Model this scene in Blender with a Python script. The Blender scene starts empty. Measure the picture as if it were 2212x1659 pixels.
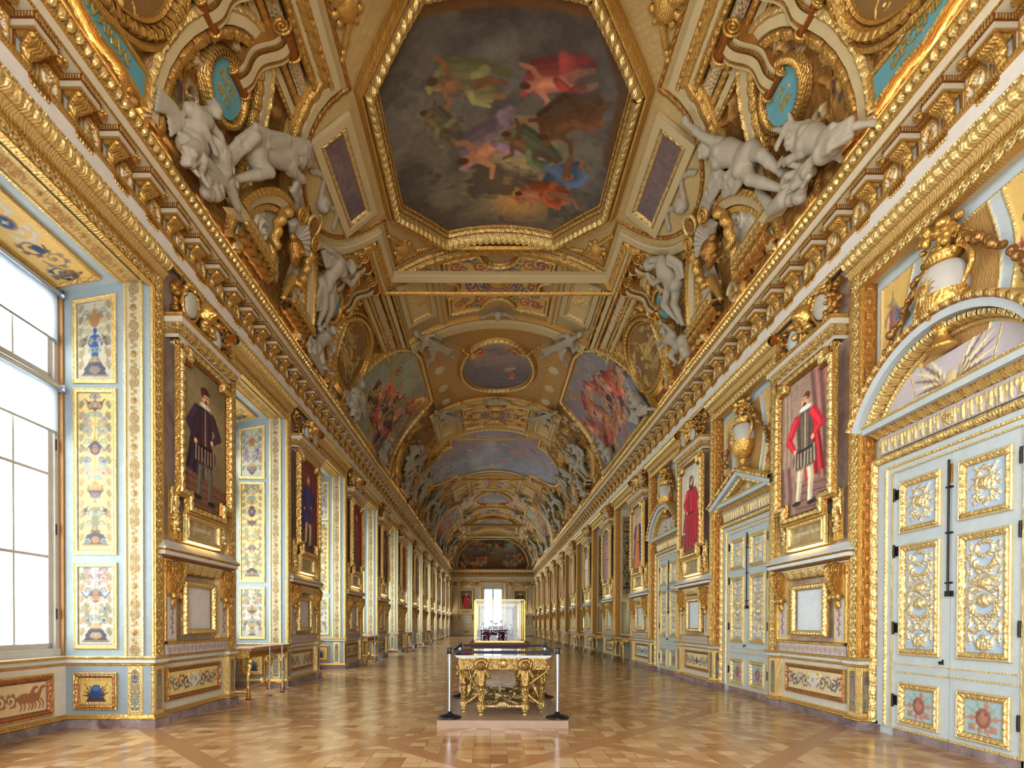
import bpy, math, random
import numpy as np
from mathutils import Vector, Matrix
PI = math.pi
random.seed(5)
rng = np.random.default_rng(11)
COL = bpy.context.scene.collection

# ------------------------------------------------------------------ dimensions (metres)
XC = 0.21                 # centre line of the gallery seen from the camera
BAY = 4.60                # one pier + one opening
PZ = 8.15                 # centre of the first pier
PH = 1.12                 # half width of a pier
END = 59.8                # far wall
START = -1.4
EYE = 1.384
XW = 4.66                 # half width at the pilaster faces
ZHEAD, ZGAD, ZEGG, ZBAND, ZFIL, ZSOF, ZCOR, ZTOP = 5.82, 6.127, 6.39, 6.50, 6.664, 7.184, 7.37, 7.50
VA, VB = 4.54, 3.80       # vault half width and rise
REVEAL = 1.16             # depth of the window reveals

# ------------------------------------------------------------------ colours
GOLD = (.81, .64, .34); GOLD2 = (.90, .79, .52); GOLDD = (.67, .48, .23)
CREAM = (.86, .80, .66); IVORY = (.90, .86, .76); BLUEG = (.71, .75, .75); STUCCO = (.66, .62, .54)
BROWN = (.36, .22, .12); DKBLUE = (.13, .25, .45); MARB = (.52, .42, .38); TEAL = (.38, .60, .63)

def lin(c):
    c = np.asarray(c, float)
    return np.where(c <= .04045, c / 12.92, ((np.maximum(c, 0) + .055) / 1.055) ** 2.4)

# ------------------------------------------------------------------ noise
_lat = rng.random((8, 256, 256)).astype(np.float32)
def noise2(x, y, seed=0):
    L = _lat[seed % 8]; x = x + seed * 17.3; y = y + seed * 9.1
    xi = np.floor(x).astype(int); yi = np.floor(y).astype(int); fx = x - xi; fy = y - yi
    fx = fx * fx * (3 - 2 * fx); fy = fy * fy * (3 - 2 * fy)
    a = L[yi & 255, xi & 255]; b = L[yi & 255, (xi + 1) & 255]; c = L[(yi + 1) & 255, xi & 255]; d = L[(yi + 1) & 255, (xi + 1) & 255]
    return (a * (1 - fx) + b * fx) * (1 - fy) + (c * (1 - fx) + d * fx) * fy
def fbm(x, y, seed=0, n=4):
    s = 0; a = .5; t = 0
    for i in range(n):
        s = s + a * noise2(x * 2 ** i, y * 2 ** i, seed + i); t += a; a *= .55
    return s / t

# ------------------------------------------------------------------ materials
MATS = {}
def newmat(name):
    m = bpy.data.materials.new(name); m.use_nodes = True
    nt = m.node_tree; b = nt.nodes['Principled BSDF']; MATS[name] = m
    return m, nt, b
def N(nt, t, **kw):
    n = nt.nodes.new(t)
    for k, v in kw.items():
        if k in n.inputs.keys(): n.inputs[k].default_value = v
        else: setattr(n, k, v)
    return n
def L(nt, a, b): nt.links.new(a, b)

def mat_carved():
    m, nt, b = newmat('carved')
    at = N(nt, 'ShaderNodeAttribute', attribute_name='Col')
    tc = N(nt, 'ShaderNodeTexCoord')
    no = N(nt, 'ShaderNodeTexNoise', Scale=9.0, Detail=2.0, Roughness=.6)
    L(nt, tc.outputs['Object'], no.inputs['Vector'])
    mr = N(nt, 'ShaderNodeMapRange'); mr.inputs['To Min'].default_value = .86; mr.inputs['To Max'].default_value = 1.12
    L(nt, no.outputs['Fac'], mr.inputs['Value'])
    mx = N(nt, 'ShaderNodeVectorMath', operation='SCALE')
    L(nt, at.outputs['Color'], mx.inputs[0]); L(nt, mr.outputs['Result'], mx.inputs['Scale'])
    L(nt, mx.outputs['Vector'], b.inputs['Base Color'])
    me = N(nt, 'ShaderNodeMath', operation='MULTIPLY'); me.inputs[1].default_value = .78
    L(nt, at.outputs['Alpha'], me.inputs[0]); L(nt, me.outputs[0], b.inputs['Metallic'])
    ro = N(nt, 'ShaderNodeMapRange'); ro.inputs['To Min'].default_value = .5; ro.inputs['To Max'].default_value = .34
    L(nt, at.outputs['Alpha'], ro.inputs['Value'])
    n2 = N(nt, 'ShaderNodeTexNoise', Scale=60.0, Detail=1.0)
    L(nt, tc.outputs['Object'], n2.inputs['Vector'])
    ad = N(nt, 'ShaderNodeMath', operation='MULTIPLY_ADD'); ad.inputs[1].default_value = .16
    L(nt, n2.outputs['Fac'], ad.inputs[0]); L(nt, ro.outputs['Result'], ad.inputs[2]); L(nt, ad.outputs[0], b.inputs['Roughness'])
    # chased surface of the gilding: fine leaves and punch marks
    vo = N(nt, 'ShaderNodeTexVoronoi', Scale=34.0, feature='F1'); wa = N(nt, 'ShaderNodeTexWave', Scale=9.0, Distortion=7.0, Detail=0.0)
    L(nt, tc.outputs['Object'], vo.inputs['Vector']); L(nt, tc.outputs['Object'], wa.inputs['Vector'])
    h1 = N(nt, 'ShaderNodeMath', operation='MULTIPLY_ADD'); h1.inputs[1].default_value = .6; L(nt, wa.outputs['Fac'], h1.inputs[0]); L(nt, vo.outputs['Distance'], h1.inputs[2])
    h2 = N(nt, 'ShaderNodeMath', operation='MULTIPLY'); L(nt, h1.outputs[0], h2.inputs[0]); L(nt, at.outputs['Alpha'], h2.inputs[1])
    h3 = N(nt, 'ShaderNodeMath', operation='MULTIPLY_ADD'); h3.inputs[1].default_value = .12; L(nt, n2.outputs['Fac'], h3.inputs[0]); L(nt, h2.outputs[0], h3.inputs[2])
    bu = N(nt, 'ShaderNodeBump', Strength=.55, Distance=.012)
    L(nt, h3.outputs[0], bu.inputs['Height']); L(nt, bu.outputs['Normal'], b.inputs['Normal'])
    b.inputs['Specular IOR Level'].default_value = .4
mat_carved()

def mat_plain(name, col, rough=.5, metal=0, spec=.5, noise=.08, scale=6., bump=0):
    m, nt, b = newmat(name)
    tc = N(nt, 'ShaderNodeTexCoord'); no = N(nt, 'ShaderNodeTexNoise', Scale=scale, Detail=5.0)
    L(nt, tc.outputs['Object'], no.inputs['Vector'])
    c = lin(col); cr = N(nt, 'ShaderNodeValToRGB')
    cr.color_ramp.elements[0].position = .3; cr.color_ramp.elements[1].position = .7
    cr.color_ramp.elements[0].color = (*(c * (1 - noise)), 1); cr.color_ramp.elements[1].color = (*np.minimum(c * (1 + noise), 1), 1)
    L(nt, no.outputs['Fac'], cr.inputs['Fac']); L(nt, cr.outputs['Color'], b.inputs['Base Color'])
    b.inputs['Roughness'].default_value = rough; b.inputs['Metallic'].default_value = metal
    b.inputs['Specular IOR Level'].default_value = spec
    if bump:
        bu = N(nt, 'ShaderNodeBump', Strength=bump, Distance=.01); L(nt, no.outputs['Fac'], bu.inputs['Height']); L(nt, bu.outputs['Normal'], b.inputs['Normal'])
    return m
def mat_marble(name, c0, c1, c2, scale=2.0, rough=.28):
    m, nt, b = newmat(name)
    tc = N(nt, 'ShaderNodeTexCoord'); no = N(nt, 'ShaderNodeTexNoise', Scale=scale, Detail=9.0, Roughness=.65, Distortion=1.2)
    L(nt, tc.outputs['Object'], no.inputs['Vector'])
    cr = N(nt, 'ShaderNodeValToRGB'); e = cr.color_ramp.elements
    e[0].position = .32; e[0].color = (*lin(c0), 1); e[1].position = .66; e[1].color = (*lin(c2), 1)
    x = e.new(.48); x.color = (*lin(c1), 1)
    L(nt, no.outputs['Fac'], cr.inputs['Fac']); L(nt, cr.outputs['Color'], b.inputs['Base Color'])
    b.inputs['Roughness'].default_value = rough
mat_marble('plinth_marble', (.30, .25, .25), (.50, .43, .42), (.63, .57, .55), 3.0)
mat_marble('wall_marble', (.52, .42, .36), (.66, .55, .47), (.75, .67, .58), 1.6, .4)
mat_marble('rose_marble', (.50, .34, .31), (.62, .45, .41), (.70, .56, .50), 1.6, .35)
mat_plain('bright_metal', (.72, .74, .78), .28, 1.0)
mat_plain('black_plastic', (.04, .045, .06), .35, 0)
mat_plain('belt_fabric', (.04, .06, .12), .7, 0)
mat_plain('window_wood', (.74, .72, .68), .45)
mat_plain('blind_cloth', (.90, .91, .93), .8)
mat_plain('iron', (.16, .15, .15), .45, .6)
mat_plain('velvet', (.36, .07, .16), .85, noise=.2, scale=30)
mat_plain('brass', (.72, .60, .32), .3, .9)
mat_plain('silver', (.80, .80, .84), .2, 1.0)
mat_plain('platform_wood', (.58, .47, .38), .35, noise=.12)
mat_plain('rust_wood', (.48, .26, .18), .5, noise=.15)
mat_plain('outside_stone', (.80, .76, .70), .9, noise=.1, scale=1.5)

def mat_glass(name, rough=0.0, tint=(.93, .97, .96), fac=.9):
    m, nt, b = newmat(name); nt.nodes.remove(b)
    o = nt.nodes['Material Output']
    tr = N(nt, 'ShaderNodeBsdfTransparent'); tr.inputs['Color'].default_value = (*tint, 1)
    gl = N(nt, 'ShaderNodeBsdfGlossy'); gl.inputs['Roughness'].default_value = rough
    lw = N(nt, 'ShaderNodeLayerWeight'); pw = N(nt, 'ShaderNodeMath', operation='POWER'); pw.inputs[1].default_value = 4; L(nt, lw.outputs['Facing'], pw.inputs[0])
    fr = N(nt, 'ShaderNodeMath', operation='MULTIPLY_ADD'); fr.inputs[1].default_value = .45; fr.inputs[2].default_value = .035; L(nt, pw.outputs[0], fr.inputs[0])
    mx = N(nt, 'ShaderNodeMixShader'); L(nt, fr.outputs[0], mx.inputs[0]); L(nt, tr.outputs[0], mx.inputs[1]); L(nt, gl.outputs[0], mx.inputs[2])
    L(nt, mx.outputs[0], o.inputs['Surface'])
mat_glass('clear_glass')
mat_plain('black_glass', (.05, .06, .06), .04, 0, .8)
m, nt, b = newmat('blind'); nt.nodes.remove(b)
tl = N(nt, 'ShaderNodeBsdfTranslucent'); tl.inputs['Color'].default_value = (.8, .84, .9, 1)
df = N(nt, 'ShaderNodeBsdfDiffuse'); df.inputs['Color'].default_value = (.75, .77, .8, 1)
trn = N(nt, 'ShaderNodeBsdfTransparent'); trn.inputs['Color'].default_value = (.6, .63, .68, 1)
m1 = N(nt, 'ShaderNodeMixShader'); m1.inputs[0].default_value = .5; L(nt, tl.outputs[0], m1.inputs[1]); L(nt, df.outputs[0], m1.inputs[2])
m2 = N(nt, 'ShaderNodeMixShader'); m2.inputs[0].default_value = .45; L(nt, m1.outputs[0], m2.inputs[1]); L(nt, trn.outputs[0], m2.inputs[2])
L(nt, m2.outputs[0], nt.nodes['Material Output'].inputs['Surface'])
m, nt, b = newmat('exit_green'); b.inputs['Base Color'].default_value = (.02, .35, .12, 1); b.inputs['Emission Color'].default_value = (.1, 1, .4, 1); b.inputs['Emission Strength'].default_value = 1.5
m, nt, b = newmat('lamp_glow'); b.inputs['Emission Color'].default_value = (1, .78, .42, 1); b.inputs['Emission Strength'].default_value = 6

# parquet de Versailles floor
def mat_floor():
    m, nt, b = newmat('parquet')
    tc = N(nt, 'ShaderNodeTexCoord')
    mp = N(nt, 'ShaderNodeMapping'); mp.inputs['Rotation'].default_value = (0, 0, PI / 4)
    L(nt, tc.outputs['Object'], mp.inputs['Vector'])
    S = 1.75
    sc = N(nt, 'ShaderNodeVectorMath', operation='SCALE'); sc.inputs['Scale'].default_value = 1 / S
    L(nt, mp.outputs['Vector'], sc.inputs[0])
    fl = N(nt, 'ShaderNodeVectorMath', operation='FRACTION'); L(nt, sc.outputs[0], fl.inputs[0])
    cell = N(nt, 'ShaderNodeVectorMath', operation='FLOOR'); L(nt, sc.outputs[0], cell.inputs[0])
    sub = N(nt, 'ShaderNodeVectorMath', operation='SUBTRACT'); sub.inputs[1].default_value = (.5, .5, 0); L(nt, fl.outputs[0], sub.inputs[0])
    # border boards around each panel
    ab = N(nt, 'ShaderNodeVectorMath', operation='ABSOLUTE'); L(nt, sub.outputs[0], ab.inputs[0])
    sx = N(nt, 'ShaderNodeSeparateXYZ'); L(nt, ab.outputs[0], sx.inputs[0])
    mxx = N(nt, 'ShaderNodeMath', operation='MAXIMUM'); L(nt, sx.outputs[0], mxx.inputs[0]); L(nt, sx.outputs[1], mxx.inputs[1])
    bord = N(nt, 'ShaderNodeMath', operation='GREATER_THAN'); bord.inputs[1].default_value = .44; L(nt, mxx.outputs[0], bord.inputs[0])
    # woven inner boards: a brick texture at 45 degrees to the panel
    r2 = N(nt, 'ShaderNodeMapping'); r2.inputs['Rotation'].default_value = (0, 0, PI / 4); L(nt, sub.outputs[0], r2.inputs['Vector'])
    def brick(rot, w, h):
        mm = N(nt, 'ShaderNodeMapping'); mm.inputs['Rotation'].default_value = (0, 0, rot); L(nt, r2.outputs['Vector'], mm.inputs['Vector'])
        br = N(nt, 'ShaderNodeTexBrick', offset=.5); br.inputs['Scale'].default_value = 1
        br.inputs['Brick Width'].default_value = w; br.inputs['Row Height'].default_value = h
        br.inputs['Mortar Size'].default_value = .004; br.inputs['Color1'].default_value = (0, 0, 0, 1); br.inputs['Color2'].default_value = (1, 1, 1, 1); br.inputs['Mortar'].default_value = (.5, .5, .5, 1)
        L(nt, mm.outputs[0], br.inputs['Vector']); return br
    b1 = brick(0, .34, .105); b2 = brick(PI / 2, .34, .105)
    # weave selector
    ck = N(nt, 'ShaderNodeTexChecker'); ck.inputs['Scale'].default_value = 1 / .21
    mo = N(nt, 'ShaderNodeMapping'); mo.inputs['Location'].default_value = (.105, .105, .05); L(nt, r2.outputs['Vector'], mo.inputs['Vector']); L(nt, mo.outputs[0], ck.inputs['Vector'])
    mixb = N(nt, 'ShaderNodeMix', data_type='FLOAT'); L(nt, ck.outputs['Fac'], mixb.inputs['Factor'])
    L(nt, b1.outputs['Color'], mixb.inputs[2]); L(nt, b2.outputs['Color'], mixb.inputs[3])
    mort = N(nt, 'ShaderNodeMix', data_type='FLOAT'); L(nt, ck.outputs['Fac'], mort.inputs['Factor']); L(nt, b1.outputs['Fac'], mort.inputs[2]); L(nt, b2.outputs['Fac'], mort.inputs[3])
    # per-piece randomness
    q = N(nt, 'ShaderNodeVectorMath', operation='SCALE'); q.inputs['Scale'].default_value = 9.5; L(nt, r2.outputs['Vector'], q.inputs[0])
    qf = N(nt, 'ShaderNodeVectorMath', operation='FLOOR'); L(nt, q.outputs[0], qf.inputs[0])
    qa = N(nt, 'ShaderNodeVectorMath', operation='MULTIPLY_ADD'); qa.inputs[1].default_value = (31.7, 17.3, 0); L(nt, cell.outputs[0], qa.inputs[0]); L(nt, qf.outputs[0], qa.inputs[2])
    wn = N(nt, 'ShaderNodeTexWhiteNoise', noise_dimensions='3D'); L(nt, qa.outputs[0], wn.inputs['Vector'])
    t = N(nt, 'ShaderNodeMath', operation='MULTIPLY_ADD'); t.inputs[1].default_value = .45; L(nt, mixb.outputs[0], t.inputs[0])
    wv = N(nt, 'ShaderNodeMath', operation='MULTIPLY'); wv.inputs[1].default_value = .5; L(nt, wn.outputs['Value'], wv.inputs[0]); L(nt, wv.outputs[0], t.inputs[2])
    gn = N(nt, 'ShaderNodeTexNoise', Scale=3.0, Detail=6.0); gm = N(nt, 'ShaderNodeMapping'); gm.inputs['Scale'].default_value = (1, 9, 1)
    L(nt, tc.outputs['Object'], gm.inputs['Vector']); L(nt, gm.outputs[0], gn.inputs['Vector'])
    t2 = N(nt, 'ShaderNodeMath', operation='MULTIPLY_ADD'); t2.inputs[1].default_value = .5; L(nt, gn.outputs['Fac'], t2.inputs[0]); L(nt, t.outputs[0], t2.inputs[2])
    cr = N(nt, 'ShaderNodeValToRGB'); e = cr.color_ramp.elements
    e[0].position = .22; e[0].color = (*lin((.56, .38, .22)), 1); e[1].position = 1.1 if False else 1.0; e[1].color = (*lin((.80, .66, .48)), 1)
    x = e.new(.6); x.color = (*lin((.68, .50, .32)), 1)
    L(nt, t2.outputs[0], cr.inputs['Fac'])
    bc = N(nt, 'ShaderNodeMix', data_type='RGBA'); L(nt, bord.outputs[0], bc.inputs['Factor']); L(nt, cr.outputs['Color'], bc.inputs[6]); bc.inputs[7].default_value = (*lin((.64, .46, .30)), 1)
    dk = N(nt, 'ShaderNodeMix', data_type='RGBA', blend_type='MULTIPLY'); dk.inputs[7].default_value = (.7, .6, .52, 1)
    mm_ = N(nt, 'ShaderNodeMath', operation='MULTIPLY'); inv = N(nt, 'ShaderNodeMath', operation='SUBTRACT'); inv.inputs[0].default_value = 1; L(nt, bord.outputs[0], inv.inputs[1])
    L(nt, mort.outputs[0], mm_.inputs[0]); L(nt, inv.outputs[0], mm_.inputs[1]); L(nt, mm_.outputs[0], dk.inputs['Factor'])
    L(nt, bc.outputs[2], dk.inputs[6]); L(nt, dk.outputs[2], b.inputs['Base Color'])
    n3 = N(nt, 'ShaderNodeTexNoise', Scale=1.3, Detail=4.0); L(nt, tc.outputs['Object'], n3.inputs['Vector'])
    rr = N(nt, 'ShaderNodeMapRange'); rr.inputs['To Min'].default_value = .12; rr.inputs['To Max'].default_value = .28
    L(nt, n3.outputs['Fac'], rr.inputs['Value']); L(nt, rr.outputs[0], b.inputs['Roughness'])
    bu = N(nt, 'ShaderNodeBump', Strength=.25, Distance=.004); n4 = N(nt, 'ShaderNodeTexNoise', Scale=5.0, Detail=2.0); L(nt, tc.outputs['Object'], n4.inputs['Vector'])
    L(nt, n4.outputs['Fac'], bu.inputs['Height']); L(nt, bu.outputs['Normal'], b.inputs['Normal'])
    b.inputs['Specular IOR Level'].default_value = .55
mat_floor()

# ------------------------------------------------------------------ mesh builder
class MB:
    def __init__(s): s.V = []; s.C = []; s.F = []; s.n = 0; s.mats = []
    def mi(s, mat):
        if mat not in s.mats: s.mats.append(mat)
        return s.mats.index(mat)
    def add(s, V, faces, col=GOLD, g=1., mat='carved', smooth=False, vc=None):
        V = np.asarray(V, float).reshape(-1, 3); n = len(V)
        s.V.append(V)
        if vc is None:
            vc = np.empty((n, 4)); vc[:, :3] = lin(col); vc[:, 3] = g
        s.C.append(vc); k = s.mi(mat)
        if isinstance(faces, np.ndarray): faces = [faces]
        for f in faces:
            f = np.asarray(f)
            if f.size: s.F.append((f + s.n, k, smooth))
        s.n += n
    def poly(s, pts, **kw): s.add(pts, [np.arange(len(pts))[None, :]], **kw)
    def grid(s, P, keep=None, **kw):      # P (ny,nx,3)
        ny, nx = P.shape[:2]; i = np.arange(ny * nx).reshape(ny, nx)
        q = np.stack([i[:-1, :-1], i[:-1, 1:], i[1:, 1:], i[1:, :-1]], -1)
        if keep is not None: q = q[keep]
        q = q.reshape(-1, 4); V = P.reshape(-1, 3); vc = kw.pop('vc', None)
        if vc is not None: vc = vc.reshape(-1, 4)
        if keep is not None:
            u = np.unique(q); r = np.full(ny * nx, -1); r[u] = np.arange(len(u)); q = r[q]; V = V[u]
            if vc is not None: vc = vc[u]
        s.add(V, q, vc=vc, smooth=kw.pop('smooth', True), **kw)
    def box(s, x0, x1, y0, y1, z0, z1, **kw):
        x0, x1 = min(x0, x1), max(x0, x1); y0, y1 = min(y0, y1), max(y0, y1); z0, z1 = min(z0, z1), max(z0, z1)
        V = [(x, y, z) for z in (z0, z1) for y in (y0, y1) for x in (x0, x1)]
        F = np.array([[0, 2, 3, 1], [4, 5, 7, 6], [0, 1, 5, 4], [2, 6, 7, 3], [0, 4, 6, 2], [1, 3, 7, 5]])
        s.add(V, F, **kw)
    def lathe(s, prof, c=(0, 0, 0), n=20, ax=2, a0=0, a1=2 * PI, sx=1, sy=1, **kw):
        full = abs(a1 - a0 - 2 * PI) < 1e-6
        a = np.linspace(a0, a1, n + 1); p = np.asarray(prof, float)
        R = p[:, 0][:, None]; H = np.repeat(p[:, 1][:, None], n + 1, 1)
        X = R * np.cos(a) * sx; Y = R * np.sin(a) * sy
        P = np.stack([X, Y, H], -1)
        if ax == 0: P = P[..., [2, 0, 1]]
        if ax == 1: P = np.stack([P[..., 0], -P[..., 2], P[..., 1]], -1)
        s.grid(P + np.array(c), smooth=kw.pop('smooth', True), **kw)
    def tube(s, pts, r, n=10, caps=True, **kw):
        pts = np.asarray(pts, float); m = len(pts); r = np.broadcast_to(np.asarray(r, float), (m,))
        T = np.gradient(pts, axis=0); T /= np.linalg.norm(T, axis=1)[:, None] + 1e-9
        ref = np.array([0, 0, 1.]) if abs(T[0][2]) < .9 else np.array([1., 0, 0])
        P = np.zeros((m, n + 1, 3)); a = np.linspace(0, 2 * PI, n + 1)
        u = np.cross(T[0], ref); u /= np.linalg.norm(u)
        for i in range(m):
            u = u - T[i] * np.dot(u, T[i]); u /= np.linalg.norm(u) + 1e-9; v = np.cross(T[i], u)
            P[i] = pts[i] + r[i] * (np.cos(a)[:, None] * u + np.sin(a)[:, None] * v)
        kw.setdefault('smooth', True)
        s.grid(P, **kw)
        if caps:
            kw['smooth'] = False
            s.add(P[0, :-1][::-1], [np.arange(n)[None, :]], **kw); s.add(P[-1, :-1], [np.arange(n)[None, :]], **kw)
    def prism(s, pts, y0, y1, **kw):      # outline in local x,z, thickness along y
        n = len(pts); a = [(p[0], y0, p[1]) for p in pts]; b = [(p[0], y1, p[1]) for p in pts]
        i = np.arange(n); j = (i + 1) % n
        s.add(a + b, [i[None, :], (i[::-1] + n)[None, :], np.stack([j, i, i + n, j + n], -1)], **kw)
    def ball(s, c, r, n=10, **kw):
        r = np.broadcast_to(np.asarray(r, float), (3,)); a = np.linspace(-PI / 2, PI / 2, n); b = np.linspace(0, 2 * PI, 2 * n)
        P = np.stack([np.cos(a)[:, None] * np.cos(b) * r[0], np.cos(a)[:, None] * np.sin(b) * r[1], np.sin(a)[:, None] * np.ones_like(b) * r[2]], -1)
        s.grid(P + np.array(c), **kw)
    def mould(s, path, prof, closed=False, tile=None, amp=.02, res=.03, col=GOLD, g=1., gcol=None, gg=None, flip=1, t0=0, t1=1, m=None, fn=None, **kw):
        """sweep prof [(inset, out)] along the 2D path (u,v), mitred. Ornament tile displaces it outwards."""
        P = np.asarray(path, float); n = len(P)
        segs = n if closed else n - 1
        D = np.roll(P, -1, 0) - P; ln = np.linalg.norm(D, axis=1) + 1e-9; D = D / ln[:, None]
        Nn = np.stack([-D[:, 1], D[:, 0]], -1) * flip
        M = np.zeros_like(P)
        for i in range(n):
            if closed: a, b2 = Nn[i - 1], Nn[i]
            elif i == 0: a = b2 = Nn[0]
            elif i == n - 1: a = b2 = Nn[n - 2]
            else: a, b2 = Nn[i - 1], Nn[i]
            q = a + b2; M[i] = q / max(np.dot(q, a), .25)
        pr = np.asarray(prof, float)
        if tile is not None:
            d = np.r_[0, np.cumsum(np.hypot(*np.diff(pr, axis=0).T))]; k = m or max(len(pr), int(d[-1] / res) + 1)
            tt = np.linspace(0, 1, k); dd = np.unique(np.r_[tt * d[-1], d]); pr = np.stack([np.interp(dd, d, pr[:, 0]), np.interp(dd, d, pr[:, 1])], -1); tt = dd / d[-1]; wd = d[-1]
        acc = 0.
        for i in range(segs):
            j = (i + 1) % n
            k = max(2, int(ln[i] / res) + 1) if tile is not None else 2
            s_ = np.linspace(0, 1, k)
            A = P[i] + M[i] * pr[:, :1]; B = P[j] + M[j] * pr[:, :1]
            Q = A[None] * (1 - s_)[:, None, None] + B[None] * s_[:, None, None]
            O = np.repeat(pr[:, 1][None], k, 0); vc = None
            if tile is not None:
                H = tile.at((s_ * ln[i])[:, None] / (tile.asp * wd * (t1 - t0)) , (tt * (t1 - t0) + t0)[None, :]); H = H * np.where((tt[None] < .001) | (tt[None] > .999), 0, 1)
                O = O + amp * 1.5 * H
                if gcol is not None:
                    vc = np.empty(H.shape + (4,)); w = np.clip(H * 4, 0, 1)[..., None]
                    vc[..., :3] = lin(col) * (1 - w) + lin(gcol) * w; vc[..., 3] = g * (1 - w[..., 0]) + (g if gg is None else gg) * w[..., 0]
            V = np.stack([Q[..., 0], -O, Q[..., 1]], -1)
            if fn: V = fn(V)
            s.grid(V if flip > 0 else V[::-1], col=col, g=g, vc=vc if (vc is None or flip > 0) else vc[::-1], smooth=tile is not None, **kw)
    def relief(s, R, ox=0, oz=0, oy=0, keep=None, **kw):
        V = np.stack([R.X + ox, -(R.H + oy), R.Y + oz], -1)
        s.grid(V, keep=keep, vc=R.vcol(), **kw)
    def build(s, name, parent=None, loc=(0, 0, 0), rot=0, fn=None, **tags):
        me = bpy.data.meshes.new(name)
        V = np.concatenate(s.V); C = np.concatenate(s.C)
        if fn: V = fn(V)
        me.vertices.add(len(V)); me.vertices.foreach_set('co', V.astype(np.float32).ravel())
        idx = np.concatenate([f.ravel() for f, _, _ in s.F]); tot = np.concatenate([np.full(f.shape[0], f.shape[1]) for f, _, _ in s.F])
        mi = np.concatenate([np.full(f.shape[0], k) for f, k, _ in s.F]); sm = np.concatenate([np.full(f.shape[0], bool(q)) for f, _, q in s.F])
        me.loops.add(len(idx)); me.loops.foreach_set('vertex_index', idx.astype(np.int32))
        me.polygons.add(len(tot)); st = np.r_[0, np.cumsum(tot)[:-1]]
        me.polygons.foreach_set('loop_start', st.astype(np.int32)); me.polygons.foreach_set('loop_total', tot.astype(np.int32))
        me.polygons.foreach_set('material_index', mi.astype(np.int32)); me.polygons.foreach_set('use_smooth', sm)
        me.update(calc_edges=True)
        at = me.color_attributes.new('Col', 'FLOAT_COLOR', 'POINT'); at.data.foreach_set('color', C.astype(np.float32).ravel())
        for m in s.mats: me.materials.append(MATS[m])
        return link(name, me, parent, loc, rot, **tags)

def tag(o, label=None, cat=None, group=None, kind=None):
    if label: o['label'] = label
    if cat: o['category'] = cat
    if group: o['group'] = group
    if kind: o['kind'] = kind
    return o
def link(name, data, parent=None, loc=(0, 0, 0), rot=0, **tags):
    o = bpy.data.objects.new(name, data); COL.objects.link(o)
    o.location = loc
    o.rotation_euler = (0, 0, rot) if np.isscalar(rot) else rot
    if parent: o.parent = parent
    return tag(o, **tags)
def empty(name, loc=(0, 0, 0), rot=0, **tags):
    o = link(name, None, None, loc, rot, **tags); o.empty_display_size = .2; return o
def kids(o): return CH.get(o.name, [])
CH = {}
def dup(root, loc=None, rot=None, xf=None, **tags):
    """copy a thing, its parts and sub-parts; mesh data stay shared"""
    def cp(o, par):
        c = o.copy(); COL.objects.link(c); c.parent = par
        for ch in [x for x in o.children]: cp(ch, c)
        return c
    r = cp(root, None)
    if xf is not None: r.matrix_world = xf @ root.matrix_world if False else xf @ Matrix.LocRotScale(root.location, root.rotation_euler, root.scale)
    if loc is not None: r.location = loc
    if rot is not None: r.rotation_euler = (0, 0, rot) if np.isscalar(rot) else rot
    for k in ('label', 'group'):
        if tags.get(k): r[k] = tags[k]
    return r

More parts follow.
